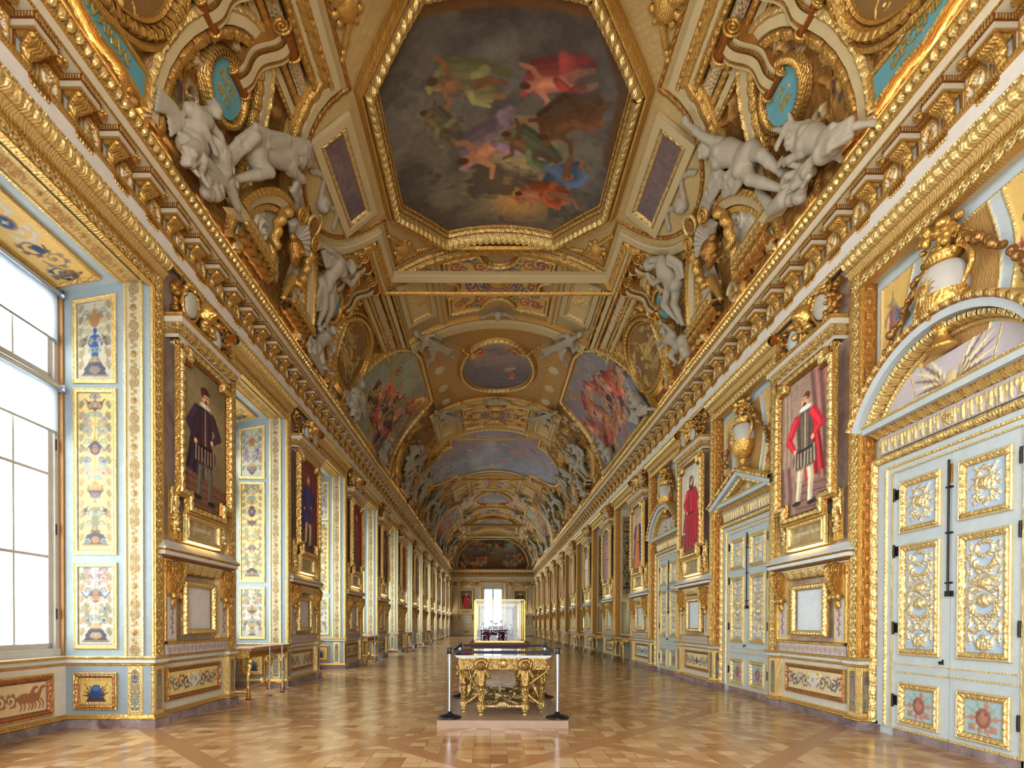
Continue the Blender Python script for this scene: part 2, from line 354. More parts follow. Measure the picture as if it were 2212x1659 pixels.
# ------------------------------------------------------------------ relief canvas
class Relief:
    def __init__(s, w, h, res=.012, col=CREAM, g=0., base=0., x0=None, y0=None):
        nx = max(3, int(round(w / res)) + 1); ny = max(3, int(round(h / res)) + 1)
        x0 = -w / 2 if x0 is None else x0; y0 = -h / 2 if y0 is None else y0
        s.x0, s.y0, s.w, s.h = x0, y0, w, h; s.dx = w / (nx - 1); s.dy = h / (ny - 1)
        s.X, s.Y = np.meshgrid(x0 + np.arange(nx) * s.dx, y0 + np.arange(ny) * s.dy)
        s.H = np.full((ny, nx), float(base)); s.C = np.empty((ny, nx, 3)); s.C[:] = col; s.G = np.full((ny, nx), float(g))
    def vcol(s):
        return np.concatenate([lin(np.clip(s.C, 0, 1)), s.G[..., None]], -1)
    def win(s, x0, x1, y0, y1):
        ny, nx = s.H.shape
        a = max(0, int((x0 - s.x0) / s.dx)); b = min(nx, int((x1 - s.x0) / s.dx) + 2); c = max(0, int((y0 - s.y0) / s.dy)); d = min(ny, int((y1 - s.y0) / s.dy) + 2)
        return (slice(c, d), slice(a, b)) if a < b and c < d else None
    def put(s, W, k, hh, col, g, mode='max'):
        """k coverage 0..1, hh height field"""
        if mode == 'max': s.H[W] = np.maximum(s.H[W], s.H[W] * (1 - k) + hh * k) if np.isscalar(hh) else np.where(k > 0, np.maximum(s.H[W], hh), s.H[W])
        elif mode == 'add': s.H[W] += hh * k
        elif mode == 'set': s.H[W] = s.H[W] * (1 - k) + hh * k
        if col is not None:
            kk = np.clip(k, 0, 1)[..., None]; s.C[W] = s.C[W] * (1 - kk) + np.asarray(col) * kk
            s.G[W] = s.G[W] * (1 - k) + g * k
    def blob(s, cx, cy, rx, ry=None, h=.02, col=GOLD, g=1., rot=0, base=0, mode='max', soft=None):
        ry = rx if ry is None else ry; R = max(rx, ry) * 1.1; W = s.win(cx - R, cx + R, cy - R, cy + R)
        if W is None: return
        X = s.X[W] - cx; Y = s.Y[W] - cy; c, q = math.cos(rot), math.sin(rot)
        r = np.sqrt(((X * c + Y * q) / rx) ** 2 + ((-X * q + Y * c) / ry) ** 2)
        e = soft or s.dx / min(rx, ry); k = np.clip((1 - r) / e + .5, 0, 1)
        if mode == 'flat': s.put(W, k, base + h, col, g, 'set')
        elif mode == 'paint': s.put(W, k, 0, col, g, 'none')
        else: s.put(W, k, base + h * np.sqrt(np.clip(1 - r * r, 0, 1)), col, g, mode)
    def dist(s, pts, W):
        X = s.X[W]; Y = s.Y[W]; best = np.full(X.shape, 1e9); tt = np.zeros(X.shape); P = np.asarray(pts, float)
        l = np.r_[0, np.cumsum(np.hypot(*np.diff(P, axis=0).T))]
        for i in range(len(P) - 1):
            a = P[i]; d = P[i + 1] - a; q = d @ d + 1e-12
            t = np.clip(((X - a[0]) * d[0] + (Y - a[1]) * d[1]) / q, 0, 1)
            r = np.hypot(X - a[0] - t * d[0], Y - a[1] - t * d[1]); m = r < best
            best = np.where(m, r, best); tt = np.where(m, (l[i] + t * (l[i + 1] - l[i])) / l[-1], tt)
        return best, tt
    def stroke(s, pts, w0, w1=None, h=.015, col=GOLD, g=1., base=0, mode='max', soft=None):
        w1 = w0 if w1 is None else w1; P = np.asarray(pts, float); R = max(w0, w1) + s.dx
        W = s.win(P[:, 0].min() - R, P[:, 0].max() + R, P[:, 1].min() - R, P[:, 1].max() + R)
        if W is None: return
        d, t = s.dist(P, W); w = np.maximum(w0 + (w1 - w0) * t, s.dx * .45); r = d / w
        e = soft or s.dx / w; k = np.clip((1 - r) / e + .5, 0, 1)
        if mode == 'paint': s.put(W, k, 0, col, g, 'none')
        elif mode == 'flat': s.put(W, k, base + h, col, g, 'set')
        else: s.put(W, k, base + h * np.sqrt(np.clip(1 - r * r, 0, 1)), col, g, mode)
    def poly(s, pts, h=0, col=GOLD, g=1., mode='paint', soft=None):
        P = np.asarray(pts, float); W = s.win(P[:, 0].min(), P[:, 0].max(), P[:, 1].min(), P[:, 1].max())
        if W is None: return
        X = s.X[W]; Y = s.Y[W]; ins = np.zeros(X.shape, bool); n = len(P)
        for i in range(n):
            x1, y1 = P[i]; x2, y2 = P[(i + 1) % n]
            if abs(y2 - y1) < 1e-9: continue
            ins ^= ((Y < y1) != (Y < y2)) & (X < (x2 - x1) * (Y - y1) / (y2 - y1) + x1)
        k = ins.astype(float)
        if soft:
            d, _ = s.dist(np.vstack([P, P[:1]]), W); k = k * np.clip(d / soft, 0, 1)
        s.put(W, k, h, col, g, 'set' if mode == 'set' else ('max' if mode == 'max' else 'none'))
    def rect(s, x0, y0, x1, y1, h=0, col=None, g=0., bev=None):
        W = s.win(x0, x1, y0, y1)
        if W is None: return
        d = np.minimum(np.minimum(s.X[W] - x0, x1 - s.X[W]), np.minimum(s.Y[W] - y0, y1 - s.Y[W]))
        s.put(W, np.clip(d / (bev or s.dx) + .5, 0, 1), h, col, g, 'set')
    def frame(s, x0, y0, x1, y1, w, h=.02, col=GOLD, g=1.):
        W = s.win(x0, x1, y0, y1)
        d = np.minimum(np.minimum(s.X[W] - x0, x1 - s.X[W]), np.minimum(s.Y[W] - y0, y1 - s.Y[W]))
        k = ((d >= 0) & (d <= w)).astype(float); hh = h * np.sin(np.clip(d / w, 0, 1) * PI) ** .6
        s.put(W, k, hh, col, g, 'max')
    def spiral(s, cx, cy, R, turns=1.5, a0=0, sg=1, w=.012, h=.015, eye=True, **kw):
        t = np.linspace(0, 1, int(18 * turns) + 4); a = a0 + sg * t * turns * 2 * PI; r = R * (1 - t) ** .8 + R * .08
        s.stroke(np.stack([cx + r * np.cos(a), cy + r * np.sin(a)], -1), w, w * .6, h=h, **kw)
        if eye: s.blob(cx, cy, R * .22, h=h * 1.2, **kw)
    def leaf(s, x, y, a, Ln, W, h=.02, n=4, curl=.3, **kw):
        t = np.linspace(0, 1, 7); ang = a + curl * t; px = x + np.r_[0, np.cumsum(np.cos(ang[:-1]))] * Ln / 6; py = y + np.r_[0, np.cumsum(np.sin(ang[:-1]))] * Ln / 6
        s.stroke(np.stack([px, py], -1), W * .33, W * .08, h=h, **kw)
        for k in range(n):
            f = .12 + .7 * k / n; i = int(f * 6); q = W * (1 - f) * 1.25
            for sg in (1, -1):
                b = ang[i] + sg * .75
                s.stroke([(px[i], py[i]), (px[i] + q * math.cos(b), py[i] + q * math.sin(b))], W * .2, W * .07, h=h * .8, **kw)
    def rosette(s, cx, cy, R, n=6, h=.02, ring=False, **kw):
        for k in range(n):
            a = 2 * PI * k / n; s.blob(cx + R * .58 * math.cos(a), cy + R * .58 * math.sin(a), R * .42, R * .26, h=h * .8, rot=a, **kw)
        s.blob(cx, cy, R * .3, h=h * 1.2, **kw)
    def acanthus(s, x, y, a, R, sg=1, w=.014, h=.018, dep=1, **kw):
        """a scrolling branch: spiral with leaves thrown off"""
        cx = x + R * math.cos(a + sg * PI / 2); cy = y + R * math.sin(a + sg * PI / 2)
        s.spiral(cx, cy, R, 1.35, a - sg * PI / 2, sg, w=w, h=h, **kw)
        for k in range(4):
            b = a - sg * PI / 2 + sg * (.5 + k * .95); q = R * (1 - .1 * k)
            s.leaf(cx + q * math.cos(b), cy + q * math.sin(b), b + sg * .9, R * .6, R * .36, h=h * .9, n=2, curl=sg * .6, **kw)
    def fig(s, x, y, Hh, col, g=0., h=.02, flip=1):
        """little standing painted or carved figure"""
        k = Hh; f = flip
        s.stroke([(x - .05 * k * f, y), (x - .04 * k * f, y + .45 * k)], .045 * k, .07 * k, h=h, col=col, g=g)
        s.stroke([(x + .09 * k * f, y), (x + .05 * k * f, y + .25 * k), (x + .03 * k * f, y + .45 * k)], .04 * k, .07 * k, h=h, col=col, g=g)
        s.blob(x, y + .62 * k, .11 * k, .2 * k, h=h * 1.2, col=col, g=g); s.blob(x, y + .42 * k, .13 * k, .14 * k, h=h, col=col, g=g)
        s.stroke([(x - .1 * k * f, y + .74 * k), (x - .2 * k * f, y + .6 * k), (x - .14 * k * f, y + .46 * k)], .04 * k, .03 * k, h=h, col=col, g=g)
        s.stroke([(x + .1 * k * f, y + .74 * k), (x + .2 * k * f, y + .62 * k), (x + .22 * k * f, y + .48 * k)], .04 * k, .03 * k, h=h, col=col, g=g)
        s.blob(x + .01 * k * f, y + .91 * k, .062 * k, .085 * k, h=h * 1.3, col=col, g=g)

# ------------------------------------------------------------------ repeating ornament
class Tile:
    def __init__(s, asp, fn, n=48):
        """asp = period / strip width; fn(u 0..1, t 0..1, x, y) -> height, x,y in strip widths, x centred"""
        s.asp = asp; s.nx = int(n * asp); s.ny = n
        u, t = np.meshgrid((np.arange(s.nx) + .5) / s.nx, (np.arange(n) + .5) / n)
        s.H = np.clip(fn(u, t, (u - .5) * asp, t - .5), 0, 1.3)
    def at(s, u, t):
        u, t = np.broadcast_arrays(u, t); x = (u % 1) * s.nx - .5; y = np.clip(t * s.ny - .5, 0, s.ny - 1.001)
        x0 = np.floor(x).astype(int); y0 = np.floor(y).astype(int); fx = x - x0; fy = y - y0; H = s.H
        a = H[y0, x0 % s.nx]; b = H[y0, (x0 + 1) % s.nx]; c = H[np.minimum(y0 + 1, s.ny - 1), x0 % s.nx]; d = H[np.minimum(y0 + 1, s.ny - 1), (x0 + 1) % s.nx]
        return (a * (1 - fx) + b * fx) * (1 - fy) + (c * (1 - fx) + d * fx) * fy
def dome(r): return np.sqrt(np.clip(1 - r * r, 0, 1))
def seg(x, y, ax, ay, bx, by, w):
    dx, dy = bx - ax, by - ay; t = np.clip(((x - ax) * dx + (y - ay) * dy) / (dx * dx + dy * dy), 0, 1)
    return dome(np.hypot(x - ax - t * dx, y - ay - t * dy) / w)
def f_egg(u, t, x, y):
    r = np.hypot(x / .30, (y + .04) / .40); h = 1.0 * dome(r); h = np.maximum(h, .55 * dome((r - 1.32) / .17) * (y < .42))
    return np.maximum(h, .7 * dome(np.hypot((np.abs(x) - .44) / .06, (y + .1) / .34)))
def f_leaf(u, t, x, y):
    w = .46 * np.sqrt(np.clip(1 - ((y + .12) / .62) ** 2, 0, 1)); lob = 1 + .16 * np.cos(y * 34)
    h = dome(np.abs(x) / (w * lob + 1e-3)) * (.55 + .45 * (t < .75)); h = h * (.78 + .22 * np.cos(x * 42 + np.abs(y) * 6)); return np.maximum(h, .6 * dome((np.abs(x) - .5) / .07) * (t > .35))
def f_rope(u, t, x, y): return (np.abs(np.sin(PI * (u + t * .55))) ** .6) * np.sin(PI * t) ** .4
def f_bead(u, t, x, y): return np.maximum(dome(np.hypot(x / .42, y / .42)), .25 * (np.abs(y) < .2))
def f_guil(u, t, x, y):
    h = 0
    for sg in (1, -1): h = np.maximum(h, .62 * dome((y - sg * .31 * np.cos(2 * PI * u)) / .095))
    for cx in (-.5, .5):
        a = np.arctan2(y, (x - cx * 1.6) ) ; r = np.hypot(x - cx * 1.6, y)
    r = np.hypot(x, y); a = np.arctan2(y, x); h = np.maximum(h, dome(r / (.17 + .045 * np.cos(6 * a))) * .95)
    h = np.maximum(h, .8 * dome(np.hypot((np.abs(x) - .8) / .15, y / .10)))
    h = np.maximum(h, .5 * dome((np.abs(y) - .46) / .05)); return h
def f_scroll(u, t, x, y):
    h = .55 * dome((y - .24 * np.sin(2 * PI * u)) / .055)
    for cx, cy, sg in ((-.5, -.10, 1), (.5, .10, -1)):
        xx = (x - cx + 1) % 2 - 1; r = np.hypot(xx, y - cy); a = np.arctan2(y - cy, xx)
        h = np.maximum(h, .7 * dome(((r * 9 - sg * a / (2 * PI) * 1.9) % 1.9 - .95) / .55) * (r < .36)); h = np.maximum(h, dome(r / .1))
        for k in range(5):
            b = a - (k * 1.25 + .4); h = np.maximum(h, .6 * dome(np.hypot((r - .40) / .10, np.sin(b / 2) * 2 * .4 / .055)) * (np.cos(b) > 0))
    return h
def f_fret(u, t, x, y):
    h = 0; X = x * 4
    for k in range(2):
        zz = y - .42 * (2 * np.abs(((x + k * .12) * 2.2) % 1 - .5) - .5) * 1.0; h = np.maximum(h, .55 * dome(zz / .05) * (np.abs(x) < .95) * (np.abs(x) > .34))
    r = np.hypot(x, y); a = np.arctan2(y, x); h = np.maximum(h, dome(r / (.24 + .06 * np.cos(8 * a))) * .9 * (np.abs(x) < .34)); h = np.maximum(h, dome(r / .09))
    xx = np.abs(x) - 1.25; r = np.hypot(xx, y); a = np.arctan2(y, xx)
    h = np.maximum(h, .7 * dome(((r * 7 - a / (2 * PI) * 1.) % 1. - .5) / .3) * (r < .36)); return h
def f_gad(u, t, x, y): return (np.abs(np.cos(PI * (u + t * .35))) ** .5) * np.sin(PI * np.clip(t, .02, .98)) ** .3
def f_flute(u, t, x, y):
    h = dome(x / .2) * (t > .2) * (t < .85); h = np.maximum(h, .8 * dome(np.hypot((np.abs(x) - .42) / .12, (y - .22) / .22))); return np.maximum(h, .5 * dome((np.abs(x) - .42) / .04) * (t < .7))
def f_arab(u, t, x, y):
    h = 0
    for sg in (1, -1):
        yy = y * sg; h = np.maximum(h, .5 * dome((yy - .12 - .2 * np.abs(np.sin(PI * u))) / .05))
        r = np.hypot(np.abs(x) - .55, yy - .2); a = np.arctan2(yy - .2, np.abs(x) - .55); h = np.maximum(h, .55 * dome(((r * 8 + a / (2 * PI) * 1.2) % 1.2 - .6) / .4) * (r < .26))
    r = np.hypot(x, y * 1.3); a = np.arctan2(y, x); h = np.maximum(h, dome(r / (.26 + .05 * np.cos(8 * a))) * .9); return np.maximum(h, .8 * dome(np.hypot((np.abs(x) - .98) / .14, y / .3)))
def f_lat(u, t, x, y):
    return np.maximum(dome(((x + y) * 1.414 % .5 - .25) / .07), dome(((x - y) * 1.414 % .5 - .25) / .07)) * .7
def f_dent(u, t, x, y): return (np.abs(x) < .32) * 1.0
TL = {'egg': Tile(1., f_egg), 'leaf': Tile(1., f_leaf, 40), 'rope': Tile(.6, f_rope, 24), 'bead': Tile(1., f_bead, 20), 'guil': Tile(1.6, f_guil), 'scroll': Tile(2., f_scroll, 56),
      'fret': Tile(3.2, f_fret, 56), 'gad': Tile(.42, f_gad, 32), 'flute': Tile(.42, lambda u, t, x, y: f_flute(u, t, u - .5, y), 40), 'arab': Tile(2.2, f_arab, 56), 'lat': Tile(1., f_lat, 40), 'dent': Tile(1., f_dent, 20)}
def strip(mb, x0, z0, x1, z1, w, tile, out=.0, amp=.015, res=.014, col=CREAM, g=0., gcol=GOLD, gg=1., **kw):
    """flat ornamented strip, centre line x0,z0 -> x1,z1"""
    mb.mould([(x0, z0), (x1, z1)], [(-w / 2, out), (w / 2, out)], tile=TL[tile], amp=amp, res=res, col=col, g=g, gcol=gcol, gg=gg, **kw)

# ------------------------------------------------------------------ implicit sculpture
def sculpt(prims, res=.02, k=.03, lo=None, hi=None, bump=0, seed=0, bf=9.):
    """prims: ('c',a,b,ra,rb) tapered capsule | ('e',centre,radii,rotation_z_deg or Matrix) ellipsoid. Smooth union, surface nets."""
    P = []
    for p in prims:
        if p[0] == 'c': a, b = np.array(p[1], float), np.array(p[2], float); r = max(p[3], p[4]); P.append((np.minimum(a, b) - r, np.maximum(a, b) + r))
        else: c = np.array(p[1], float); r = max(p[2]); P.append((c - r, c + r))
    lo = np.min([p[0] for p in P], 0) - 3 * res; hi = np.max([p[1] for p in P], 0) + 3 * res
    n = np.ceil((hi - lo) / res).astype(int) + 1
    F = np.full(n, .15, np.float32); ax = [lo[i] + np.arange(n[i]) * res for i in range(3)]
    for p, (bl, bh) in zip(prims, P):
        i0 = np.maximum(0, ((bl - k - 2 * res - lo) / res).astype(int)); i1 = np.minimum(n, ((bh + k + 2 * res - lo) / res).astype(int) + 2)
        S = tuple(slice(a, b) for a, b in zip(i0, i1))
        X, Y, Z = np.meshgrid(*[ax[i][S[i]] for i in range(3)], indexing='ij')
        if p[0] == 'c':
            a = np.array(p[1], float); d = np.array(p[2], float) - a; q = d @ d + 1e-9
            t = np.clip(((X - a[0]) * d[0] + (Y - a[1]) * d[1] + (Z - a[2]) * d[2]) / q, 0, 1)
            D = np.sqrt((X - a[0] - t * d[0]) ** 2 + (Y - a[1] - t * d[1]) ** 2 + (Z - a[2] - t * d[2]) ** 2) - (p[3] + (p[4] - p[3]) * t)
        else:
            c = p[1]; r = p[2]; X, Y, Z = X - c[0], Y - c[1], Z - c[2]
            if len(p) > 3 and p[3] is not None:
                M = p[3]; X, Y, Z = (M[0][0] * X + M[1][0] * Y + M[2][0] * Z), (M[0][1] * X + M[1][1] * Y + M[2][1] * Z), (M[0][2] * X + M[1][2] * Y + M[2][2] * Z)
            q = np.sqrt((X / r[0]) ** 2 + (Y / r[1]) ** 2 + (Z / r[2]) ** 2); D = (q - 1) * min(r)
        A = F[S]; h = np.clip(k - np.abs(A - D), 0, None) / k; F[S] = np.minimum(A, D) - h * h * k * .25
    if bump:
        X, Y, Z = np.meshgrid(*ax, indexing='ij'); F += bump * (np.sin(X * bf * 6 + 3 * np.sin(Z * bf)) * np.sin(Y * bf * 5 + seed) ).astype(np.float32)
    # surface nets
    s = F < 0; c = [F[a:n[0] - 1 + a, b:n[1] - 1 + b, d:n[2] - 1 + d] for a in (0, 1) for b in (0, 1) for d in (0, 1)]
    sg = [x < 0 for x in c]; cnt = sum(x.astype(int) for x in sg); act = (cnt > 0) & (cnt < 8)
    idx = np.full(act.shape, -1); m = act.sum(); idx[act] = np.arange(m)
    off = np.array([(a, b, d) for a in (0, 1) for b in (0, 1) for d in (0, 1)], float); cv = [x[act] for x in c]
    S_ = np.zeros((m, 3)); W_ = np.zeros(m)
    for i in range(8):
        for j in range(i + 1, 8):
            if bin(i ^ j).count('1') != 1: continue
            mk = (cv[i] < 0) != (cv[j] < 0); t = np.where(mk, cv[i] / np.where(mk, cv[i] - cv[j], 1), 0)
            S_ += mk[:, None] * (off[i] + t[:, None] * (off[j] - off[i])); W_ += mk
    V = lo + (np.argwhere(act) + S_ / W_[:, None]) * res
    Q = []
    for a in range(3):
        b, d = (a + 1) % 3, (a + 2) % 3
        A = [slice(1, -1)] * 3; A[a] = slice(0, -1); B = list(A); B[a] = slice(1, None)
        e = s[tuple(A)] != s[tuple(B)]; w = s[tuple(A)][e]; I = np.argwhere(e) + 1; I[:, a] -= 1
        def at(db, dd): J = I.copy(); J[:, b] -= db; J[:, d] -= dd; return idx[J[:, 0], J[:, 1], J[:, 2]]
        q = np.stack([at(1, 1), at(0, 1), at(0, 0), at(1, 0)], -1); q[~w] = q[~w][:, ::-1]; Q.append(q)
    Q = np.concatenate(Q); Q = Q[(Q >= 0).all(1)]
    return V, Q
# ------------------------------------------------------------------ shell
ORD = ['nearest', 'second', 'third', 'fourth', 'fifth', 'sixth', 'seventh', 'eighth', 'ninth', 'tenth', 'eleventh', 'farthest']
def ordn(i, n=12): return 'nearest' if i == 0 else ('farthest' if i == n - 1 else ORD[i])
PIERS = [PZ + BAY * k for k in range(-2, 12)]          # first two lie behind the frame's edge
OPEN = [PZ - BAY / 2 + BAY * k for k in range(0, 12)]; OPENX = [OPEN[0] - BAY] + OPEN
XL = XC - XW; XR = XC + XW
OH = BAY / 2 - PH          # half opening
RL, RR = PI / 2, -PI / 2   # local -y faces the room
def LP(y, out=0.): return (XL + out, y, 0)
def RP(y, out=0.): return (XR - out, y, 0)

mb = MB(); mb.box(-7.5, 7.5, START - 1, END + .6, -.12, 0, mat='parquet'); mb.build('floor', kind='structure')

def frame(mb, x0, z0, x1, z1, prof, **kw):
    mb.mould([(x0, z0), (x1, z0), (x1, z1), (x0, z1)], prof, closed=True, **kw)
PF = lambda w, h, o=0.: [(0, o), (0, o + h * .55), (w * .12, o + h), (w * .3, o + h), (w * .42, o + h * .62), (w * .8, o + h * .45), (w * .88, o + h * .6), (w, o + h * .55), (w, o)]

def wall_side(side):
    mb = MB()
    for i, y in enumerate(PIERS):
        yy = y * side
        a, b = (y - PH) * side, (y + PH) * side
        mb.box(a, b, .09, 1.35 if side > 0 else 1.0, 0, 6.5, col=(.80, .77, .68), g=0)              # pier body
        for s in (-1, 1):
            c = y * side + s * (PH - .11)
            mb.box(c - .11, c + .11, 0, .2, .1, 6.3, col=GOLD2, g=.9)
            mb.box(c - .012 - s * .1, c + .012 - s * .1, -.012, 0, .95, 6.02, col=GOLD, g=1)
        # rose marble field
        mb.box(y * side - PH + .22, y * side + PH - .22, .078, .1, .95, 6.39, mat='wall_marble', col=MARB, g=0)
    for y in OPENX:                                    # wall above the openings
        a, b = (y - OH) * side, (y + OH) * side
        mb.box(a, b, .05, 1.35 if side > 0 else 1.0, 5.97 if side > 0 else 5.86, 6.5, col=CREAM, g=0)
    mb.box(START * side, END * side, .14, .6, 6.45, 7.6, col=IVORY, g=0)
    if side > 0:                                      # under the windows and behind
        for y in OPENX:
            mb.box(y - OH, y + OH, REVEAL, REVEAL + .2, 0, .95, col=(.86, .82, .74), g=0)
            # splayed soffit
            P = np.array([[(y - OH, .05, 5.93), (y + OH, .05, 5.93)], [(y - OH, REVEAL + .14, 5.69), (y + OH, REVEAL + .14, 5.69)]])
            mb.grid(P, col=BLUEG, g=0, smooth=False)
            mb.box(y - OH, y + OH, REVEAL + .1, 1.35, 5.69, 6.1, col=BLUEG, g=0)
    return mb
mb = wall_side(1)
for y in OPENX:                                        # reveal faces, painted blue grey
    for s in (-1, 1): mb.box(y + s * OH - .004, y + s * OH + .004, .03, REVEAL + .2, 0, 5.93, col=(.55, .59, .60), g=0)
mb.box(START, PIERS[0] - PH, .05, .6, 0, 6.5, col=CREAM, g=0)
mb.build('wall_left', loc=LP(0), rot=RL, kind='structure')
mb = wall_side(-1)
mb.box(-START, -(PIERS[0] - PH), .05, 1.0, 0, 6.5, col=CREAM, g=0)
for i, y in enumerate(OPENX):
    d = .20 if i < 4 else .72
    mb.box(-y - OH, -y + OH, d, 1.0, 0, 5.9, col=BLUEG, g=0)
mb.build('wall_right', loc=RP(0), rot=RR, kind='structure')

# ---- baseboards and dado cap along piers and openings
def dado_path(side):
    pts = []
    dep = REVEAL if side > 0 else .20
    for y in PIERS:
        pts += [(y - PH, dep), (y - PH, 0), (y - PH + .22, 0), (y - PH + .22, .085), (y + PH - .22, .085), (y + PH - .22, 0), (y + PH, 0), (y + PH, dep)]
    return pts
def run_plan(mb, plan, prof, side=1, **kw):
    """plan = (y, depth behind the pilaster plane); prof = [(out, z)] swept round it"""
    pl = np.array([(p[0] * side, p[1]) for p in plan]);
    if side < 0: pl = pl[::-1]
    def fn(V): return np.stack([V[..., 0], V[..., 2], -V[..., 1]], -1)
    # path in (u, depth): normal pointing to the room (-depth)
    mb.mould([(p[0], p[1]) for p in pl], [(-q[0], q[1]) for q in prof], fn=fn, **kw)
def mark_run(mb, side):
    pl = dado_path(side)
    if side < 0:      # split at doors so nothing crosses them
        segs = []; cur = []
        for i, y in enumerate(PIERS):
            k = pl[i * 8:(i + 1) * 8]; segs.append(k)
    else: segs = [pl]
    return segs
for side, nm, loc, rot in ((1, 'left', LP(0), RL), (-1, 'right', RP(0), RR)):
    a = MB(); b = MB()
    for sg in mark_run(a, side):
        run_plan(a, sg, [(.045, 0), (.045, .11), (.0, .118)], side, mat='plinth_marble', col=MARB, g=0)
        run_plan(b, sg, [(.0, .112), (.04, .118), (.036, .135), (.016, .15), (.004, .175), (-.005, .175)], side, col=GOLD, g=.9)
        run_plan(b, sg, [(-.005, .815), (.02, .83), (.022, .85), (.02, .85)], side, col=GOLD, g=.95)
        run_plan(b, sg, [(.02, .85), (.045, .862), (.05, .90), (.07, .915)], side, col=(.80, .80, .75), g=0)
        run_plan(b, sg, [(.07, .915), (.078, .925), (.078, .94), (.07, .948)], side, col=GOLD, g=.95)
        run_plan(b, sg, [(.07, .948), (-.10, .952)], side, col=(.80, .80, .75), g=0)
    a.build('baseboard_' + nm, loc=loc, rot=rot, kind='structure')
    b.build('trim_1' if side > 0 else 'trim_2', loc=loc, rot=rot, kind='structure')

# ---- entablature
def entab(u0, u1, cut0=0, cut1=0):
    mb = MB(); pth = [(u0, 0), (u1, 0)]
    def run(prof, **kw):      # prof = [(z, out)]
        mb.mould(pth, [(z, o) for z, o in prof], **kw)
    run([(6.33, .0), (6.34, .03)], col=GOLD, g=1)
    run([(6.34, .03), (6.41, .05)], tile=TL['egg'], amp=.014, res=.018, col=CREAM, g=0, gcol=GOLD, gg=1)
    run([(6.41, .05), (6.41, .035), (6.615, .035)], col=(.87, .84, .79), g=0)
    run([(6.615, .035), (6.625, .07), (6.66, .075), (6.665, .05), (6.664, -.13)], col=GOLD, g=1)
    run([(6.664, -.13), (7.184, -.13)], col=(.86, .83, .76), g=0)
    run([(7.184, -.13), (7.184, .12)], col=(.84, .78, .64), g=0)
    run([(7.12, -.13), (7.14, -.07), (7.184, -.06)], tile=TL['egg'], amp=.01, res=.022, col=GOLDD, g=1)
    run([(7.184, .085), (7.19, .13), (7.21, .135), (7.215, .12)], col=GOLD, g=1)
    run([(7.215, .12), (7.35, .12)], col=(.86, .80, .68), g=0)
    run([(7.35, .12), (7.36, .15), (7.378, .155), (7.385, .14)], col=GOLD, g=1)
    run([(7.385, .13), (7.43, .15), (7.48, .18)], col=(.80, .74, .60), g=.0)
    run([(7.48, .18), (7.495, .215), (7.505, .21), (7.51, -.2)], col=GOLD, g=1)
    return mb
def beads(mb, u0, u1, r=.057, step=.115, z=7.432, out=.175):
    n = int((u1 - u0) / step); a = np.linspace(-PI / 2, PI / 2, 7); b = np.linspace(0, 2 * PI, 11)
    S = np.stack([np.cos(a)[:, None] * np.cos(b) * r * .8, np.cos(a)[:, None] * np.sin(b) * r, np.sin(a)[:, None] * np.ones_like(b) * r * 1.12], -1)
    i = np.arange(77).reshape(7, 11); q = np.stack([i[:-1, :-1], i[:-1, 1:], i[1:, 1:], i[1:, :-1]], -1).reshape(-1, 4)
    c = np.stack([u0 + step * (np.arange(n) + .5), np.full(n, -out), np.full(n, z)], -1)
    V = (c[:, None] + S.reshape(1, -1, 3)).reshape(-1, 3); F = (q[None] + (np.arange(n) * 77)[:, None, None]).reshape(-1, 4)
    mb.add(V, F, col=GOLD2, g=1, smooth=True)
    # darts between
    k = 6; t = np.linspace(0, PI, k)
    for j in (0,):
        c2 = c.copy(); c2[:, 0] += step / 2; D = np.array([(-.012, 0, .05), (.012, 0, .05), (.005, 0, -.05), (-.005, 0, -.05), (0, -.022, .04), (0, -.012, -.045)])
        V = (c2[:, None] + D[None]).reshape(-1, 3); f = np.array([[0, 3, 5, 4], [1, 4, 5, 2]]); F = (f[None] + (np.arange(n) * 6)[:, None, None]).reshape(-1, 4)
        mb.add(V, F, col=GOLD, g=1)
for side, nm, loc, rot in ((1, 3, LP(0), RL), (-1, 4, RP(0), RR)):
    u0, u1 = (START, END) if side > 0 else (-END, -START)
    mb = entab(u0, u1); beads(mb, u0, u1)
    mb.build('trim_%d' % nm, loc=loc, rot=rot, kind='structure')

